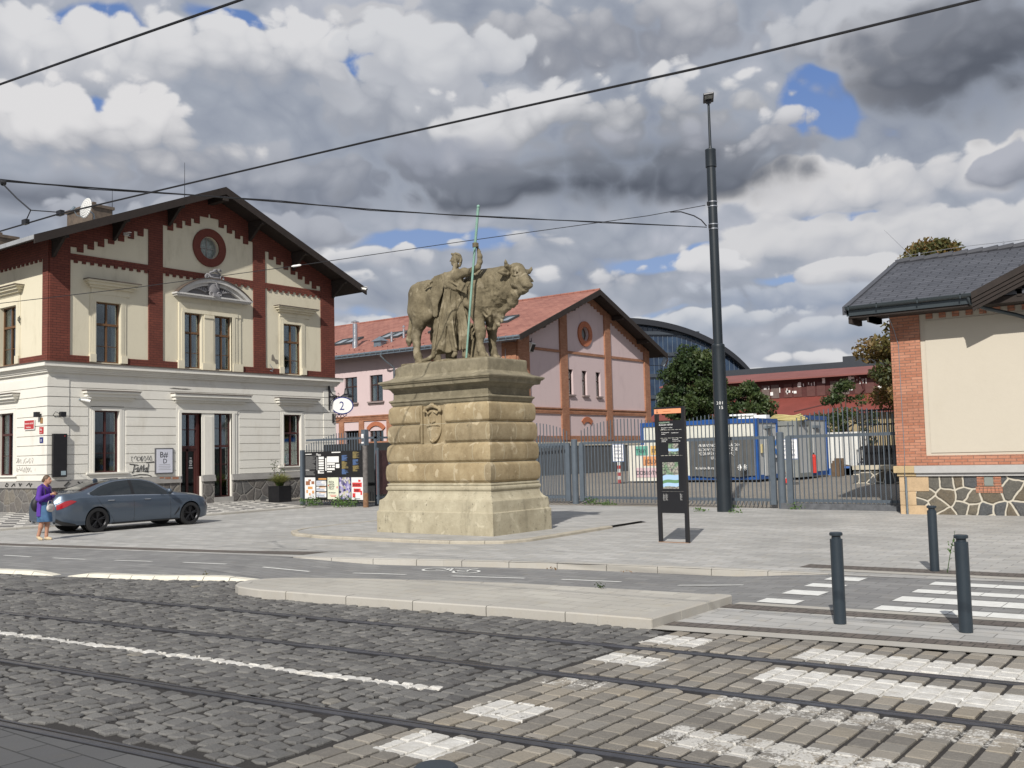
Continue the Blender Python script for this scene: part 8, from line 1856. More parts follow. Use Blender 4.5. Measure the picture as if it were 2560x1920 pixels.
# ================================================================ parked saloon car
def carpaint():
    m, t, b = new_mat('grey_blue_car_paint'); b.inputs['Base Color'].default_value = (.085, .112, .150, 1); b.inputs['Metallic'].default_value = .55; b.inputs['Roughness'].default_value = .32; b.inputs['Coat Weight'].default_value = .8; b.inputs['Coat Roughness'].default_value = .04
    n = t.noise(opos(t), 2.2, 4, .5); t.put(b.inputs['Roughness'], t.ramp(n, [(.3, .28), (.7, .40)])); return m
PAINTC = carpaint(); CARGL = simple('dark_car_glass', (.012, .016, .018), .06, spec=.8, obj=True, var=.2); CARBL = simple('black_car_trim', (.012, .012, .013), .45, obj=True)
REDL = simple('red_lamp_glass', (.30, .008, .012), .15, spec=.9, obj=True, coat=.6); CHR = simple('chrome', (.62, .64, .66), .15, 1.0, obj=True, var=.05); RIM = simple('black_alloy', (.022, .022, .025), .35, .5, obj=True)
def itp(tab): xs, ys = zip(*tab); return lambda x: float(np.interp(x, xs, ys))
def smoothtab(tab):
    xs, ys = map(np.array, zip(*tab)); X = np.linspace(xs[0], xs[-1], 400); Y = np.interp(X, xs, ys)
    k = np.exp(-np.linspace(-2, 2, 25)**2); k /= k.sum(); Yp = np.convolve(np.pad(Y, 12, 'edge'), k, 'valid'); return lambda x: float(np.interp(x, X, Yp))
ZT = smoothtab([(-1.12, .94), (-1.06, 1.06), (-.95, 1.105), (-.55, 1.135), (-.30, 1.17), (.25, 1.355), (.65, 1.44), (1.1, 1.465), (1.5, 1.45), (1.85, 1.375), (2.5, 1.055), (2.65, 1.02), (3.1, .965), (3.5, .885), (3.72, .76), (3.82, .60)])
ZBELT = smoothtab([(-1.12, .80), (-.9, .93), (-.5, .985), (.0, .985), (1.0, .965), (2.0, .945), (2.6, .93), (3.1, .90), (3.5, .82), (3.82, .56)])
WB = smoothtab([(-1.12, .70), (-1.02, .80), (-.85, .88), (-.4, .925), (.5, .935), (1.3, .93), (2.2, .925), (2.975, .935), (3.3, .90), (3.6, .80), (3.75, .68), (3.82, .52)])
WT = smoothtab([(-1.12, .55), (-.9, .74), (-.45, .70), (.2, .60), (.8, .58), (1.6, .59), (2.0, .63), (2.5, .72), (2.8, .76), (3.3, .70), (3.7, .52), (3.82, .36)])
ZBOT = smoothtab([(-1.12, .36), (-1.0, .25), (-.6, .21), (0, .19), (2.9, .19), (3.5, .18), (3.75, .22), (3.82, .34)])
def csec(x):      # half section, from the underside to the roof centre: (y, z)
    zb, zt, ze, w, wt = ZBOT(x), ZT(x), ZBELT(x), WB(x), WT(x); ze = min(ze, zt-.02); H = ze-zb
    pts = [(0, zb), (w*.80, zb), (w*.945, zb+.03), (w*.965, zb+.09), (w*.985, zb+.13*1.2), (w*1.0, zb+H*.38), (w*1.002, zb+H*.55), (w*.998, zb+H*.70), (w*.985, zb+H*.80), (w*.975, zb+H*.88), (w*.955, ze-.012), (w*.93, ze)]
    n = 7
    for i in range(1, n+1):
        t = i/n; yy = w*.93+(wt-w*.93)*t; zz_ = ze+(zt-.035-ze)*(t+.10*math.sin(PI*t)); pts.append((yy, zz_))
    pts += [(wt*.9, zt-.015), (wt*.6, zt-.003), (wt*.3, zt+.004), (0, zt+.006)]
    return pts
def sidept(x, v, out=.004): # v 0 at the belt, 1 at the roof rail
    w, wt, zt = WB(x), WT(x), ZT(x); ze = min(ZBELT(x), zt-.02); yy = w*.93+(wt-w*.93)*v; zz_ = ze+(zt-.035-ze)*(v+.10*math.sin(PI*v)); return (x, -(yy+out*.9), zz_+out*.4)
car = thing('parked_car', 'dark blue-grey saloon car parked side-on in front of the corner house', 'car', (14.93, 26.93, 0))
def build_car():
    xs = list(np.linspace(-1.12, 3.82, 84)); k = len(csec(0)); g = MB(); rows = []
    for x in xs:
        s = csec(x); ring = [(x, -y, z) for y, z in s]+[(x, y, z) for y, z in s[-2:0:-1]]; rows.append(ring); g.v += ring
    n = len(rows[0])
    for i in range(len(xs)-1):
        for j in range(n): g.f.append((i*n+j, (i+1)*n+j, (i+1)*n+(j+1) % n, i*n+(j+1) % n)); g.m.append(0)
    g.f.append(tuple(range(n))); g.f.append(tuple((len(xs)-1)*n+j for j in range(n-1, -1, -1))); g.m += [0, 0]
    body = g.build('body', PAINTC, car, local=True)
    bm = bmesh.new(); bm.from_mesh(body.data); bmesh.ops.recalc_face_normals(bm, faces=bm.faces); bm.to_mesh(body.data); bm.free()
    c = MB()
    for wx in (0, 2.975):
        for sy in (-1, 1): c.cyl((wx, sy*.60, .345), (wx, sy*1.2, .345), .372, .372, 48)
    co = c.build('cutter', CARBL, car, local=True); md = body.modifiers.new('b', 'BOOLEAN'); md.object = co; md.operation = 'DIFFERENCE'; md.solver = 'EXACT'
    bpy.context.view_layer.update(); dg = bpy.context.evaluated_depsgraph_get(); me = bpy.data.meshes.new_from_object(body.evaluated_get(dg)); body.modifiers.clear(); body.data = me; bpy.data.objects.remove(co)
    me.materials.clear(); me.materials.append(PAINTC); shade(body, 38)
    for wx in (0, 2.975):        # dark wheel housings
        for sy in (-1, 1):
            g = MB(); g.cyl((wx, sy*.58, .345), (wx, sy*.60, .345), .37, .37, 32); g.build('wheel_housing', CARBL, car, local=True)
    return body
cbody = build_car()
def patch(name, mt_, xr, vlo, vhi, nx=30, nv=6, out=.006, both=True, parent=None, pf=sidept):
    for sy in ((1, -1) if both else (1,)):
        g = MB(); 
        for i in range(nx+1):
            x = xr[0]+(xr[1]-xr[0])*i/nx
            for j in range(nv+1):
                a, b = vlo(x), vhi(x); p = pf(x, a+(b-a)*j/nv, out); g.v.append((p[0], p[1]*sy, p[2]))
        for i in range(nx):
            for j in range(nv): q = (i*(nv+1)+j, (i+1)*(nv+1)+j, (i+1)*(nv+1)+j+1, i*(nv+1)+j+1); g.f.append(q if sy == 1 else q[::-1]); g.m.append(0)
        g.build(name, mt_, parent or car, local=True, smooth=180)
wlo = itp([(-.22, .40), (-.12, .16), (.05, .06), (2.42, .03)]); whi = itp([(-.22, .46), (.1, .80), (.5, .93), (1.2, .96), (1.7, .92), (2.0, .78), (2.42, .10)])
patch('window_trim', CHR, (-.25, 2.45), lambda x: wlo(x)-.035, lambda x: min(1.0, whi(x)+.03), out=.003)
patch('rear_side_window', CARGL, (-.18, 1.05), wlo, whi, out=.009); patch('front_side_window', CARGL, (1.15, 2.36), wlo, whi, out=.009)
patch('door_pillar', CARBL, (1.05, 1.15), wlo, whi, nx=3, out=.008)
def toppt(x, u, out=.006): # across the car, u -1..1
    wt, zt = WT(x)*.93, ZT(x); return (x, -wt*u, zt+out+.004-.035*abs(u)**4)
def topglass(name, x0, x1, flare, mt_):
    g = MB(); nx, nu = 14, 12
    for i in range(nx+1):
        x = x0+(x1-x0)*i/nx
        for j in range(nu+1): u = -1+2*j/nu; p = toppt(x, u*(.97-flare*abs(i/nx-.0)*0)); g.v.append(p)
    for i in range(nx):
        for j in range(nu): g.f.append((i*(nu+1)+j, (i+1)*(nu+1)+j, (i+1)*(nu+1)+j+1, i*(nu+1)+j+1)[::-1]); g.m.append(0)
    g.build(name, mt_, car, local=True, smooth=180)
topglass('rear_window', -.36, .50, 0, CARGL); topglass('windscreen', 1.78, 2.52, 0, CARGL)
def lowpt(x, v, out=.006):  # v along the body side, 0 sill .. 1 belt
    w, zb = WB(x), ZBOT(x); ze = min(ZBELT(x), ZT(x)-.02); H = ze-zb; vs = [0, .1, .2, .38, .55, .70, .80, .88, 1.0]; ws = [.945, .965, .985, 1.0, 1.002, .998, .985, .975, .945]; return (x, -(w*np.interp(v, vs, ws)+out), zb+H*v)
patch('tail_light', REDL, (-1.10, -.62), itp([(-1.10, .70), (-.9, .74), (-.62, .875)]), itp([(-1.10, .965), (-.75, .965), (-.62, .90)]), nx=14, out=.010, pf=lowpt)
patch('headlight', CHR, (3.50, 3.74), itp([(3.50, .80), (3.74, .66)]), itp([(3.50, .90), (3.74, .92)]), nx=10, out=.008, pf=lowpt)
patch('sill_skirt', CARBL, (.42, 2.56), lambda x: .0, lambda x: .055, nx=12, nv=2, out=.012, pf=lowpt)
patch('side_vent', CARBL, (2.42, 2.58), itp([(2.42, .16), (2.58, .40)]), itp([(2.42, .20), (2.58, .52)]), nx=6, nv=2, out=.006, pf=lowpt)
patch('rear_diffuser', CARBL, (-1.115, -.62), lambda x: .0, itp([(-1.12, .20), (-.62, .06)]), nx=12, nv=3, out=.010, pf=lowpt)
for nm, pts in (('door_seam', [(1.10, v) for v in np.linspace(.08, 1, 12)]), ('door_seam', [(2.30-.03*v, v) for v in np.linspace(.08, 1, 12)]), ('door_seam', [(x, v) for x, v in ((.50, .08), (.42, .25), (.30, .48), (.12, .70), (.02, .88), (-.02, 1.0))]), ('body_crease', [(x, .80) for x in np.linspace(-.6, 3.0, 30)])):
    for sy in (1, -1):
        g = MB(); q = [lowpt(x, v, .0) for x, v in pts]; g.tube([(a, b*sy, c) for a, b, c in q], .0042, 5); g.build(nm, CARBL if nm == 'door_seam' else PAINTC, car, local=True)
for x in (.28, 1.42):
    for sy in (1, -1):
        g = MB(); a = lowpt(x, .86, .018); b_ = lowpt(x+.20, .86, .018); g.tube([(a[0], a[1]*sy, a[2]), (b_[0], b_[1]*sy, b_[2])], .014, 8); g.build('door_handle', CHR, car, local=True, smooth=True)
for sy in (1, -1):
    g = MB(); g.sphere((2.16, -sy*1.03, 1.06), .1, 14, 10, sc=(.75, 1.05, .72)); g.tube([(2.2, -sy*.90, .98), (2.18, -sy*1.0, 1.02)], .025, 8); g.build('side_mirror', PAINTC, car, local=True, smooth=True)
    g = MB(); g.sphere((2.20, -sy*1.02, 1.025), .095, 12, 8, sc=(.75, 1.0, .5)); g.build('mirror_base', CARBL, car, local=True, smooth=True)
g = MB(); g.tube([(-1.13, -.55, .30), (-1.05, -.55, .30)], .05, 12); g.tube([(-1.13, .55, .30), (-1.05, .55, .30)], .05, 12); g.build('exhaust_tip', CHR, car, local=True)
g = MB(); g.box(-1.14, -1.12, -.26, .26, .68, .79); g.build('number_plate', PAPER, car, local=True); g = MB(); g.sphere((.42, 0, 1.43), .07, 10, 6, sc=(1.2, .3, .8)); g.build('roof_antenna', PAINTC, car, local=True)
def wheel(x, sy):
    y0, y1 = sy*.70, sy*.915
    g = MB(); prof = [(.24, y0), (.32, y0), (.340, y0+sy*.03), (.340, y1-sy*.03), (.325, y1), (.245, y1), (.24, y1-sy*.02)]; n = 40
    for r, y in prof: g.v += [(x+r*math.cos(2*PI*j/n), y, .340+r*math.sin(2*PI*j/n)) for j in range(n)]
    for i in range(len(prof)-1):
        for j in range(n): g.f.append((i*n+j, i*n+(j+1) % n, (i+1)*n+(j+1) % n, (i+1)*n+j)); g.m.append(0)
    w = g.build('wheel', RUBBER, car, local=True, smooth=True)
    g = MB(); g.cyl((x, y1-sy*.10, .34), (x, y1-sy*.11, .34), .24, .24, 32)
    for r, d0 in ((.245, .0),):
        for j in range(n): a, b = 2*PI*j/n, 2*PI*(j+1)/n; g.quad((x+r*math.cos(a), y1, .34+r*math.sin(a)), (x+r*math.cos(b), y1, .34+r*math.sin(b)), (x+(r-.02)*math.cos(b), y1-sy*.03, .34+(r-.02)*math.sin(b)), (x+(r-.02)*math.cos(a), y1-sy*.03, .34+(r-.02)*math.sin(a)))
    for k in range(5):
        for dd in (-.13, .13):
            a = 2*PI*k/5+.3; g.tube([(x+.04*math.cos(a), y1-sy*.035, .34+.04*math.sin(a)), (x+.235*math.cos(a+dd), y1-sy*.015, .34+.235*math.sin(a+dd))], [.022, .014], 6)
    g.cyl((x, y1-sy*.05, .34), (x, y1-sy*.015, .34), .045, .04, 16); g.build('rim', RIM, w, local=True)
for x in (0, 2.975):
    for sy in (-1, 1): wheel(x, sy)

# ================================================================ woman with a phone
SKIN = simple('skin', (.42, .22, .145), .55, obj=True, var=.1); PURP = simple('purple_knit', (.085, .028, .27), .85, obj=True, var=.2, scale=8); DENIM = simple('blue_denim', (.055, .125, .235), .85, obj=True, var=.25, scale=9); HAIR = simple('tied_brown_hair', (.10, .065, .04), .6, obj=True, var=.4, scale=14); SHOE = simple('beige_shoe', (.52, .42, .27), .6, obj=True); BAGW = simple('white_bag_cloth', (.52, .49, .46), .7, obj=True, var=.25, scale=12); BAGB = simple('black_backpack', (.012, .013, .018), .6, obj=True)
per = thing('person', 'woman in a purple jumper and denim skirt looking at her phone beside the car', 'person', (0, 0, 0))
def build_person():
    lo, hi = (-.45, -.45, -.01), (.55, .45, 1.72); h = .0095
    B = Sculpt(lo, hi, h)      # body: +x forward, +y her left, mid-stride, head bent to the phone
    hd = np.array([.085, 0, 1.52])
    B.ell(hd, (.088, .072, .105), .03); B.ell(hd+[.035, 0, -.055], (.055, .052, .06), .03); B.cone(hd+[.088, 0, .0], hd+[.108, 0, -.035], .010, .014, .012)
    B.cone(hd+[.07, -.035, .02], hd+[.07, .035, .02], .012, .012, .012); B.cone(hd+[.082, -.016, -.06], hd+[.082, .016, -.06], .008, .008, .006)
    for s in (-1, 1): B.ell(hd+[.078, s*.03, -.004], (.016, .014, .009), .008, '-'); B.ell(hd+[.07, s*.03, -.004], (.012, .012, .008), .004); B.ell(hd+[-.005, s*.072, -.01], (.018, .012, .028), .01)
    B.cone((.055, 0, 1.44), (.0, 0, 1.34), .05, .06, .04); B.ell((.0, 0, 1.25), (.10, .165, .15), .06); B.ell((.0, 0, .95), (.12, .16, .16), .06); B.cone((.0, 0, 1.2), (.0, 0, .95), .11, .12, .06)
    for s in (-1, 1):
        sh_, el_, wr_ = (.0, s*.18, 1.30), (.0, s*.24, 1.04), (.24, s*.075, 1.155); B.chain([sh_+(.055,), el_+(.042,), wr_+(.028,)], .03)
        B.ell((.275, s*.055, 1.17), (.04, .018, .032), .015)
        for i in range(4): B.chain([(.29, s*.05, 1.185-.016*i, .0085), (.325, s*(.042-.004*i), 1.195-.017*i, .008), (.335, s*.012, 1.195-.017*i, .007)], .004)
        B.chain([(.265, s*.04, 1.19, .010), (.285, s*.015, 1.215, .009), (.30, s*.004, 1.222, .008)], .005)
    # her left leg forward, right leg trailing
    B.chain([(.02, .07, .88, .095), (.05, .06, .50, .066), (.045, .058, .36, .058), (.03, .055, .12, .038), (.03, .055, .07, .036)], .03); B.chain([(-.02, -.07, .88, .095), (-.01, -.06, .50, .066), (-.05, -.058, .34, .056), (-.11, -.055, .14, .038), (-.125, -.055, .10, .036)], .03)
    B.chain([(.025, .055, .05, .038), (.10, .057, .03, .034), (.145, .059, .022, .026)], .02); B.chain([(-.125, -.055, .085, .036), (-.07, -.055, .035, .034), (-.03, -.055, .022, .026)], .02)
    B.mesh('body', SKIN, per)
    S = Sculpt(lo, hi, h)      # jumper, long at the sides
    S.ell((.0, 0, 1.25), (.125, .185, .155), .06); S.chain([(.0, 0, 1.3, .135), (.0, 0, 1.05, .15), (.0, 0, .88, .16)], .06, flat=((1, 0, 0), 1.15))
    for s in (-1, 1): S.chain([(.0, s*.175, 1.315, .07), (.0, s*.25, 1.06, .062), (.03, s*.245, 1.03, .06), (.20, s*.105, 1.135, .042)], .03)
    S.func((-.3, -.3, .5), (.3, .3, .95), lambda x, y, z: np.maximum(np.maximum(np.sqrt((x/.165)**2+(y/.20)**2)*.165-.165-.008*np.sin(np.arctan2(y, x)*9), .60-z), np.maximum(z-.95, x-.02)), .02)
    S.cone((.09, 0, 1.40), (.02, 0, 1.50), .075, .09, .02, '-'); S.displace((-.4, -.4, .5), (.5, .4, 1.5), lambda x, y, z: .006*vnoise(x, y, z, 14))
    S.mesh('jumper', PURP, per)
    K = Sculpt(lo, hi, h)
    K.func((-.3, -.3, .4), (.4, .3, .98), lambda x, y, z: np.maximum(np.sqrt(((x-.01)/(.135+.05*(.95-z)/.45))**2+(y/(.165+.01*(.95-z)))**2)*.15-.15-.006*np.sin(np.arctan2(y, x)*7+z*9), np.maximum(.46-z, z-.96)), .01)
    K.mesh('denim_skirt', DENIM, per)
    Hh = Sculpt((-.1, -.15, 1.38), (.25, .15, 1.72), .008)
    Hh.ell(hd+[-.025, 0, .03], (.095, .083, .098), .02); Hh.ell(hd+[-.115, 0, -.015], (.045, .045, .05), .03); Hh.cone(hd+[.065, 0, -.07], hd+[.10, 0, .045], .062, .045, .02, '-')
    Hh.mesh('hair', HAIR, per)
    g = MB(); 
    F_ = Sculpt(lo, (.4, .2, .2), .008); F_.chain([(.015, .055, .045, .044), (.10, .057, .034, .040), (.155, .059, .024, .031)], .02); F_.chain([(-.125, -.055, .085, .042), (-.07, -.055, .038, .040), (-.02, -.055, .026, .031)], .02); F_.mesh('shoe', SHOE, per)
    g.box(.305, .315, -.038, .038, 1.13, 1.27); o = g.build('phone', simple('dark_red_phone', (.05, .012, .02), .3, obj=True), None, local=True)
    o.data.transform(Matrix.Translation((.30, 0, 1.2)) @ Matrix.Rotation(R(-50), 4, 'Y') @ Matrix.Translation((-.31, 0, -1.2))); return o
phone = build_person()
bag = thing('handbag', 'white and pink cloth handbag hanging at the hip of the woman in purple', 'bag', (0, 0, 0))
g_ = Sculpt((-.05, -.20, .65), (.36, .24, 1.02), .009); g_.ell((.17, .01, .80), (.06, .155, .095), .03); g_.ell((.17, .01, .86), (.045, .14, .06), .03); g_.displace((-.05, -.2, .6), (.36, .24, 1.0), lambda x, y, z: .012*vnoise(x, y, z, 18)); g_.mesh('pouch', BAGW, bag)
g = MB(); g.tube([(.17, -.12, .88), (.17, -.08, .99), (.17, .05, 1.0), (.17, .13, .88)], .009, 6); g.tube([(.17, .14, .88), (.12, .16, 1.15), (.05, .15, 1.38), (-.02, .12, 1.42)], .008, 6); g.build('strap', BAGW, bag, local=True)
g = MB(); g.sphere((.222, .05, .79), .05, 10, 6, sc=(.25, .6, 1)); g.build('pink_patch', simple('pink_patch', (.60, .28, .32), .7, obj=True), bag, local=True)
bpk = thing('backpack', 'black bag on the back of the woman in purple', 'bag', (0, 0, 0)); g_ = Sculpt((-.42, -.2, .6), (-.02, .2, 1.3), .011); g_.ell((-.20, -.03, .90), (.12, .14, .19), .03); g_.cone((-.17, -.03, 1.0), (-.14, -.03, 1.18), .09, .05, .04); g_.mesh('pouch', BAGB, bpk)
g = MB(); g.tube([(-.15, -.1, 1.15), (-.10, -.11, 1.34), (.02, -.12, 1.40), (.11, -.13, 1.28), (.12, -.15, 1.1)], .014, 6); g.build('strap', BAGB, bpk, local=True)
tag(phone, 'dark red mobile phone held in both hands by the woman in purple', 'phone')
for o in (per, bag, bpk, phone): o.location = (12.80, 24.85, .003); o.rotation_euler = (0, 0, R(-60))

# ================================================================ fittings on the corner house
def plate(name, label, y0, y1, z0, z1, mt_, cat='plate', d=.02, x=HX0-.078):
    t = thing(name, label, cat, (x, (y0+y1)/2, z0)); g = MB(); g.box(x-d, x, y0, y1, z0, z1); g.build('plate', mt_, t, bevel=.004); return t
REDS = simple('enamel_red', (.42, .03, .03), .4, var=.06); NAVY = simple('enamel_navy', (.02, .03, .16), .4)
t = plate('street_plate', 'red street-name plate with white border on the white side wall', 37.86, 38.66, 3.28, 3.68, WHITEP); g = MB(); g.box(HX0-.102, HX0-.098, 37.89, 38.63, 3.31, 3.65); g.build('field', REDS, t)
text_mesh('Bubenské nábřeží', .095, (HX0-.104, 38.60, 3.50), FACE_X, WHITEP, 'lettering', t, extrude=.001); text_mesh('Holešovice', .085, (HX0-.104, 38.50, 3.36), FACE_X, WHITEP, 'lettering', t, extrude=.001)
t = plate('house_number_plate', 'small red house-number plate above the navy one by the house corner', 37.18, 37.48, 3.10, 3.36, REDS); text_mesh('306', .12, (HX0-.100, 37.45, 3.22), FACE_X, WHITEP, 'number', t, extrude=.001); text_mesh('Praha 7', .06, (HX0-.100, 37.45, 3.13), FACE_X, WHITEP, 'lettering', t, extrude=.001)
t = plate('house_number_plate', 'small navy house-number plate below the red one by the house corner', 37.2, 37.45, 2.75, 2.97, NAVY); text_mesh('13', .14, (HX0-.100, 37.41, 2.80), FACE_X, WHITEP, 'number', t, extrude=.001)
t = plate('wooden_block', 'small brown wooden block under the left wall light', 37.24, 37.42, 3.50, 3.72, simple('brown_block', (.30, .17, .07), .8))
def spot(label, loc, rz):
    t = thing('wall_light', label, 'wall light', loc, 'black wall spotlights at the corner', rz); g = MB(); g.box(-.11, .11, -.26, -.10, -.10, .10); g.cyl((0, -.1, 0), (0, 0, 0), .03, .03, 8); g.build('housing', BLACKM, t, local=True, bevel=.01)
    g = MB(); g.tube([(-.1, -.16, .02), (-.24, -.10, .10), (-.30, -.04, -.02), (-.2, -.01, -.10)], .012, 6); g.build('cable', BLACKM, t, local=True)
spot('black spotlight on the side wall just left of the house corner', (HX0-.05, 37.42, 3.84), R(-90)); spot('black spotlight on the front wall just right of the house corner', (19.62, HY-.07, 3.83), 0)
t = thing('display_case', 'tall black wall display case beside the house corner', 'display case', (19.56, HY-.08, 1.44)); g = MB(); g.box(19.29, 19.84, HY-.20, HY-.07, 1.43, 3.09); g.build('case', BLACKP, t, bevel=.01)
g = MB(); g.box(19.60, 19.79, HY-.203, HY-.20, 1.50, 1.66); g.build('notice', simple('pale_blue_notice', (.30, .38, .42), .5), t); g = MB(); g.box(19.72, 19.76, HY-.203, HY-.20, 2.98, 3.02); g.build('red_mark', REDS, t)
t = thing('framed_poster', 'white framed poster with hand-drawn letters left of the house door', 'poster', (24.12, HY-.06, 1.43)); g = MB(); g.box(23.70, 24.56, HY-.10, HY-.045, 1.41, 2.49); g.build('poster_frame', simple('grey_frame', (.10, .10, .11), .5), t); g = MB(); g.box(23.75, 24.51, HY-.106, HY-.10, 1.46, 2.44); g.build('sheet', simple('bluish_paper', (.58, .59, .66), .6, var=.03), t)
text_mesh('B#', .34, (23.90, HY-.108, 2.10), FACE_Y, BLKP, 'lettering', t, extrude=.001); text_mesh('D', .28, (24.05, HY-.108, 1.85), FACE_Y, BLKP, 'lettering', t, extrude=.001)
g = MB(); [g.box(23.85+.03*(k % 2), 24.42-.03*(k % 2), HY-.108, HY-.106, 1.58+.07*k, 1.592+.07*k) for k in range(4)]; g.build('text_line', GREYT, t)
# graffiti as strokes on the walls (part of the house)
def scrawl(name, P, strokes, r, mt_):
    g = MB()
    for s_ in strokes: g.tube([P(u, z) for u, z in s_], r, 5)
    g.build(name, mt_, house)
PF = lambda u, z: (u, HY-.052, z); PS = lambda u, z: (HX0-.052, u, z)
def tagstroke(u0, z0, u1, z1, n, seed, sign=1):
    rg = random.Random(seed); out = []; k = n
    for i in range(k):
        cu = u0+(u1-u0)*(i+.5)/k; w = abs(u1-u0)/k*.5; pts = []; a0 = rg.uniform(0, 6); m = rg.randint(5, 9)
        for j in range(m): a = a0+j*rg.uniform(.6, 1.2); pts.append((cu+w*math.cos(a)*rg.uniform(.5, 1.1), (z0+z1)/2+(z1-z0)/2*math.sin(a)*rg.uniform(.5, 1.1)))
        out.append(pts)
    return out
DGR = simple('faded_black_spray', (.10, .10, .10), .9); BGR = simple('black_spray', (.02, .02, .02), .8); LGR = simple('grey_spray', (.30, .29, .27), .9)
scrawl('graffiti_outline', PF, tagstroke(22.6, 1.95, 23.6, 2.2, 7, 1), .008, DGR)
T_ = [[(22.55, 1.86), (22.95, 1.80)], [(22.78, 1.82), (22.72, 1.55), (22.66, 1.48)], [(22.80, 1.64), (22.95, 1.72), (22.92, 1.60), (22.86, 1.55), (23.0, 1.56)], [(22.98, 1.56), (23.08, 1.80), (23.07, 1.58), (23.2, 1.82), (23.18, 1.54)], [(23.2, 1.62), (23.34, 1.70), (23.30, 1.58), (23.24, 1.54), (23.4, 1.52)], [(23.42, 1.85), (23.36, 1.50)], [(23.3, 1.9), (23.66, 1.93)], [(22.7, 1.38), (23.0, 1.42), (23.35, 1.40), (23.55, 1.33)], [(22.85, 1.27), (23.1, 1.31), (23.3, 1.24), (23.15, 1.20), (22.98, 1.30)]]
scrawl('graffiti_signature', PF, T_, .017, BGR)
scrawl('graffiti_outline', PS, tagstroke(39.4, 1.98, 38.0, 2.22, 8, 3), .007, LGR); scrawl('graffiti_outline', PS, tagstroke(39.35, 1.63, 38.1, 1.85, 7, 5), .007, LGR); scrawl('graffiti_outline', PS, tagstroke(37.9, 1.62, 37.3, 1.85, 4, 9), .005, LGR)
PS2 = lambda u, z: (HX0-.155, u, z); PF2 = lambda u, z: (u, HY-.155, z)
scrawl('plinth_graffiti', PS2, [[(40.0, 1.10), (39.9, 1.22), (39.75, 1.14), (39.85, 1.08), (40.0, 1.10)], [(39.5, 1.08), (39.3, 1.20), (39.2, 1.10)], [(38.9, 1.22), (38.8, 1.1), (38.7, 1.2)], [(38.3, 1.12), (38.1, 1.22), (38.0, 1.08), (37.9, 1.2)]], .022, BGR)
scrawl('plinth_graffiti', PF2, [[(19.75, 1.08), (19.95, 1.24)], [(20.3, 1.22), (20.45, 1.08), (20.5, 1.2), (20.35, 1.1)], [(22.4, 1.2), (22.6, 1.1)]], .030, BGR)
scrawl('wall_hook', lambda u, z: (HX0-.07, u, z), [[(39.18, 7.55), (39.18, 7.85)], [(39.18, 7.62), (39.30, 7.68), (39.28, 7.80), (39.18, 7.78)]], .018, BLACKM)
f = FB('Y', HY); f.poly([(29.86, 6.55), (30.05, 6.50), (30.12, 6.38), (30.28, 6.42), (30.24, 6.60), (30.08, 6.62), (29.96, 6.85), (29.88, 6.80)], .0, .006); f.fin('bare_plaster_patch', simple('bare_grey_plaster', (.20, .18, .15), .9), house)
g = MB(); g.tube([(29.72, HY-.06, 6.36), (29.80, HY-.2, 6.12), (29.70, HY-.28, 6.0), (29.62, HY-.2, 6.05)], .014, 6); g.tube([(29.72, HY-.06, 6.05), (29.72, HY-.3, 6.08)], .012, 6); g.build('wall_hook', ZINC, house)
f = FB('Y', HY); f.poly([(24.4, 5.02), (24.6, 5.06), (25.0, 5.04), (25.2, 5.05), (25.5, 5.02), (25.2, 4.99), (24.8, 5.0)], .045, .05); f.fin('dark_crack', simple('flaked_grey', (.14, .13, .12), .9), house)
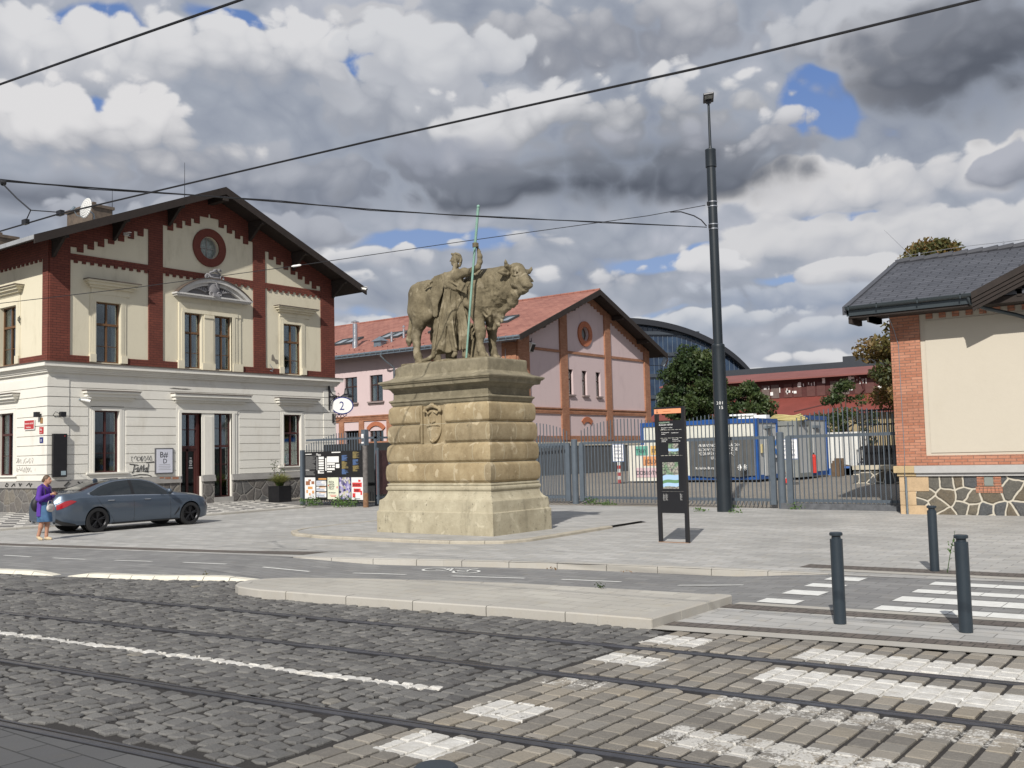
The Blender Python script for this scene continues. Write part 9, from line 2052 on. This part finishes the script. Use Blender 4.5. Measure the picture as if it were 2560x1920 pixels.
# bracket lantern with the oval number sign
ln = thing('bracket_lantern', 'black wrought-iron wall bracket carrying an old lantern at the right corner of the house', 'lantern', (33.35, HY-.05, 5.0)); Yl = HY-.45
g = MB(); g.box(33.32, 33.38, HY-.12, HY-.05, 4.28, 5.48); g.box(33.35, 34.55, HY-.14, HY-.10, 4.93, 4.98)
ly_ = HY-.12
g.tube([(33.36, ly_, 5.42), (33.42, ly_, 5.2), (33.58, ly_, 5.05), (33.85, ly_, 4.98)], .022, 6); g.tube([(33.36, ly_, 4.45), (33.42, ly_, 4.70), (33.6, ly_, 4.85), (33.85, ly_, 4.92)], .022, 6); g.tube([(33.95, ly_, 4.98), (34.0, ly_, 5.1), (33.95, ly_, 5.14), (33.9, ly_, 5.1)], .014, 6)
g.build('bracket', BLACKM, ln)
g = MB(); q = (34.5, ly_); g.lathe([(.02, 1.02), (.10, .98), (.11, .90), (.13, .80), (.15, .72), (.30, .62), (.31, .56), (.27, .56), (.17, .0), (.15, -.03), (.10, -.08)], (q[0], q[1], 4.4), 6); g.build('lantern_frame', BLACKM, ln)
g = MB(); g.lathe([(.285, .53), (.18, .02)], (q[0], q[1], 4.4), 6); g.build('lantern_glass', simple('milky_lantern_glass', (.33, .34, .33), .3), ln)
g = MB(); g.lathe([(.02, .0), (.03, .1), (.02, .22)], (q[0], q[1], 5.4), 8); g.build('finial', BLACKM, ln)
os_ = thing('oval_number_sign', 'white oval sign with a navy rim and a navy number 2 beside the lantern', 'sign', (34.0, ly_-.15, 4.5)); OZ, OY, OX = 4.50, ly_-.18, 34.02
rotS = basis(Vector((.80, -.60, 0)), (0, 0, 1)); nS = Vector((-.60, -.80, 0)); rS = Vector((.80, -.60, 0))
def oval(name, a, b_, d, th, mt_):
    g = MB(); c = Vector((OX, OY, OZ)); g.prism([tuple(c+rS*a*math.cos(t_)+Vector((0, 0, b_*math.sin(t_)))+nS*d) for t_ in np.linspace(0, 2*PI, 41)[:-1]], tuple(nS*th)); g.build(name, mt_, os_)
oval('rim', .56, .44, 0, .05, NAVY); oval('plate', .50, .385, .05, .006, WHITEP)
text_mesh('2', .62, Vector((OX, OY, OZ-.22))+nS*.058-rS*.15, rotS, NAVY, 'number', os_, extrude=.003, sx=.85)
g = MB()
for k in range(3):
    c = Vector((33.75+.22*k, ly_, 3.92+.03*k)); g.tube([(c.x+.10*math.cos(a)*(1-.1*a/6), c.y, c.z+.09*math.sin(a)*(1-.1*a/6)) for a in np.linspace(0, 6, 16)], .014, 5)
g.tube([(33.55, ly_, 4.04), (34.5, ly_, 4.10), (34.5, ly_, 4.4)], .02, 6); g.tube([(33.62, ly_, 3.72), (33.9, ly_, 3.72), (34.2, ly_, 3.9), (34.5, ly_, 4.05)], .018, 6); g.box(33.55, 33.60, HY-.14, HY-.05, 3.65, 4.1)
g.build('scrollwork', BLACKM, ln)
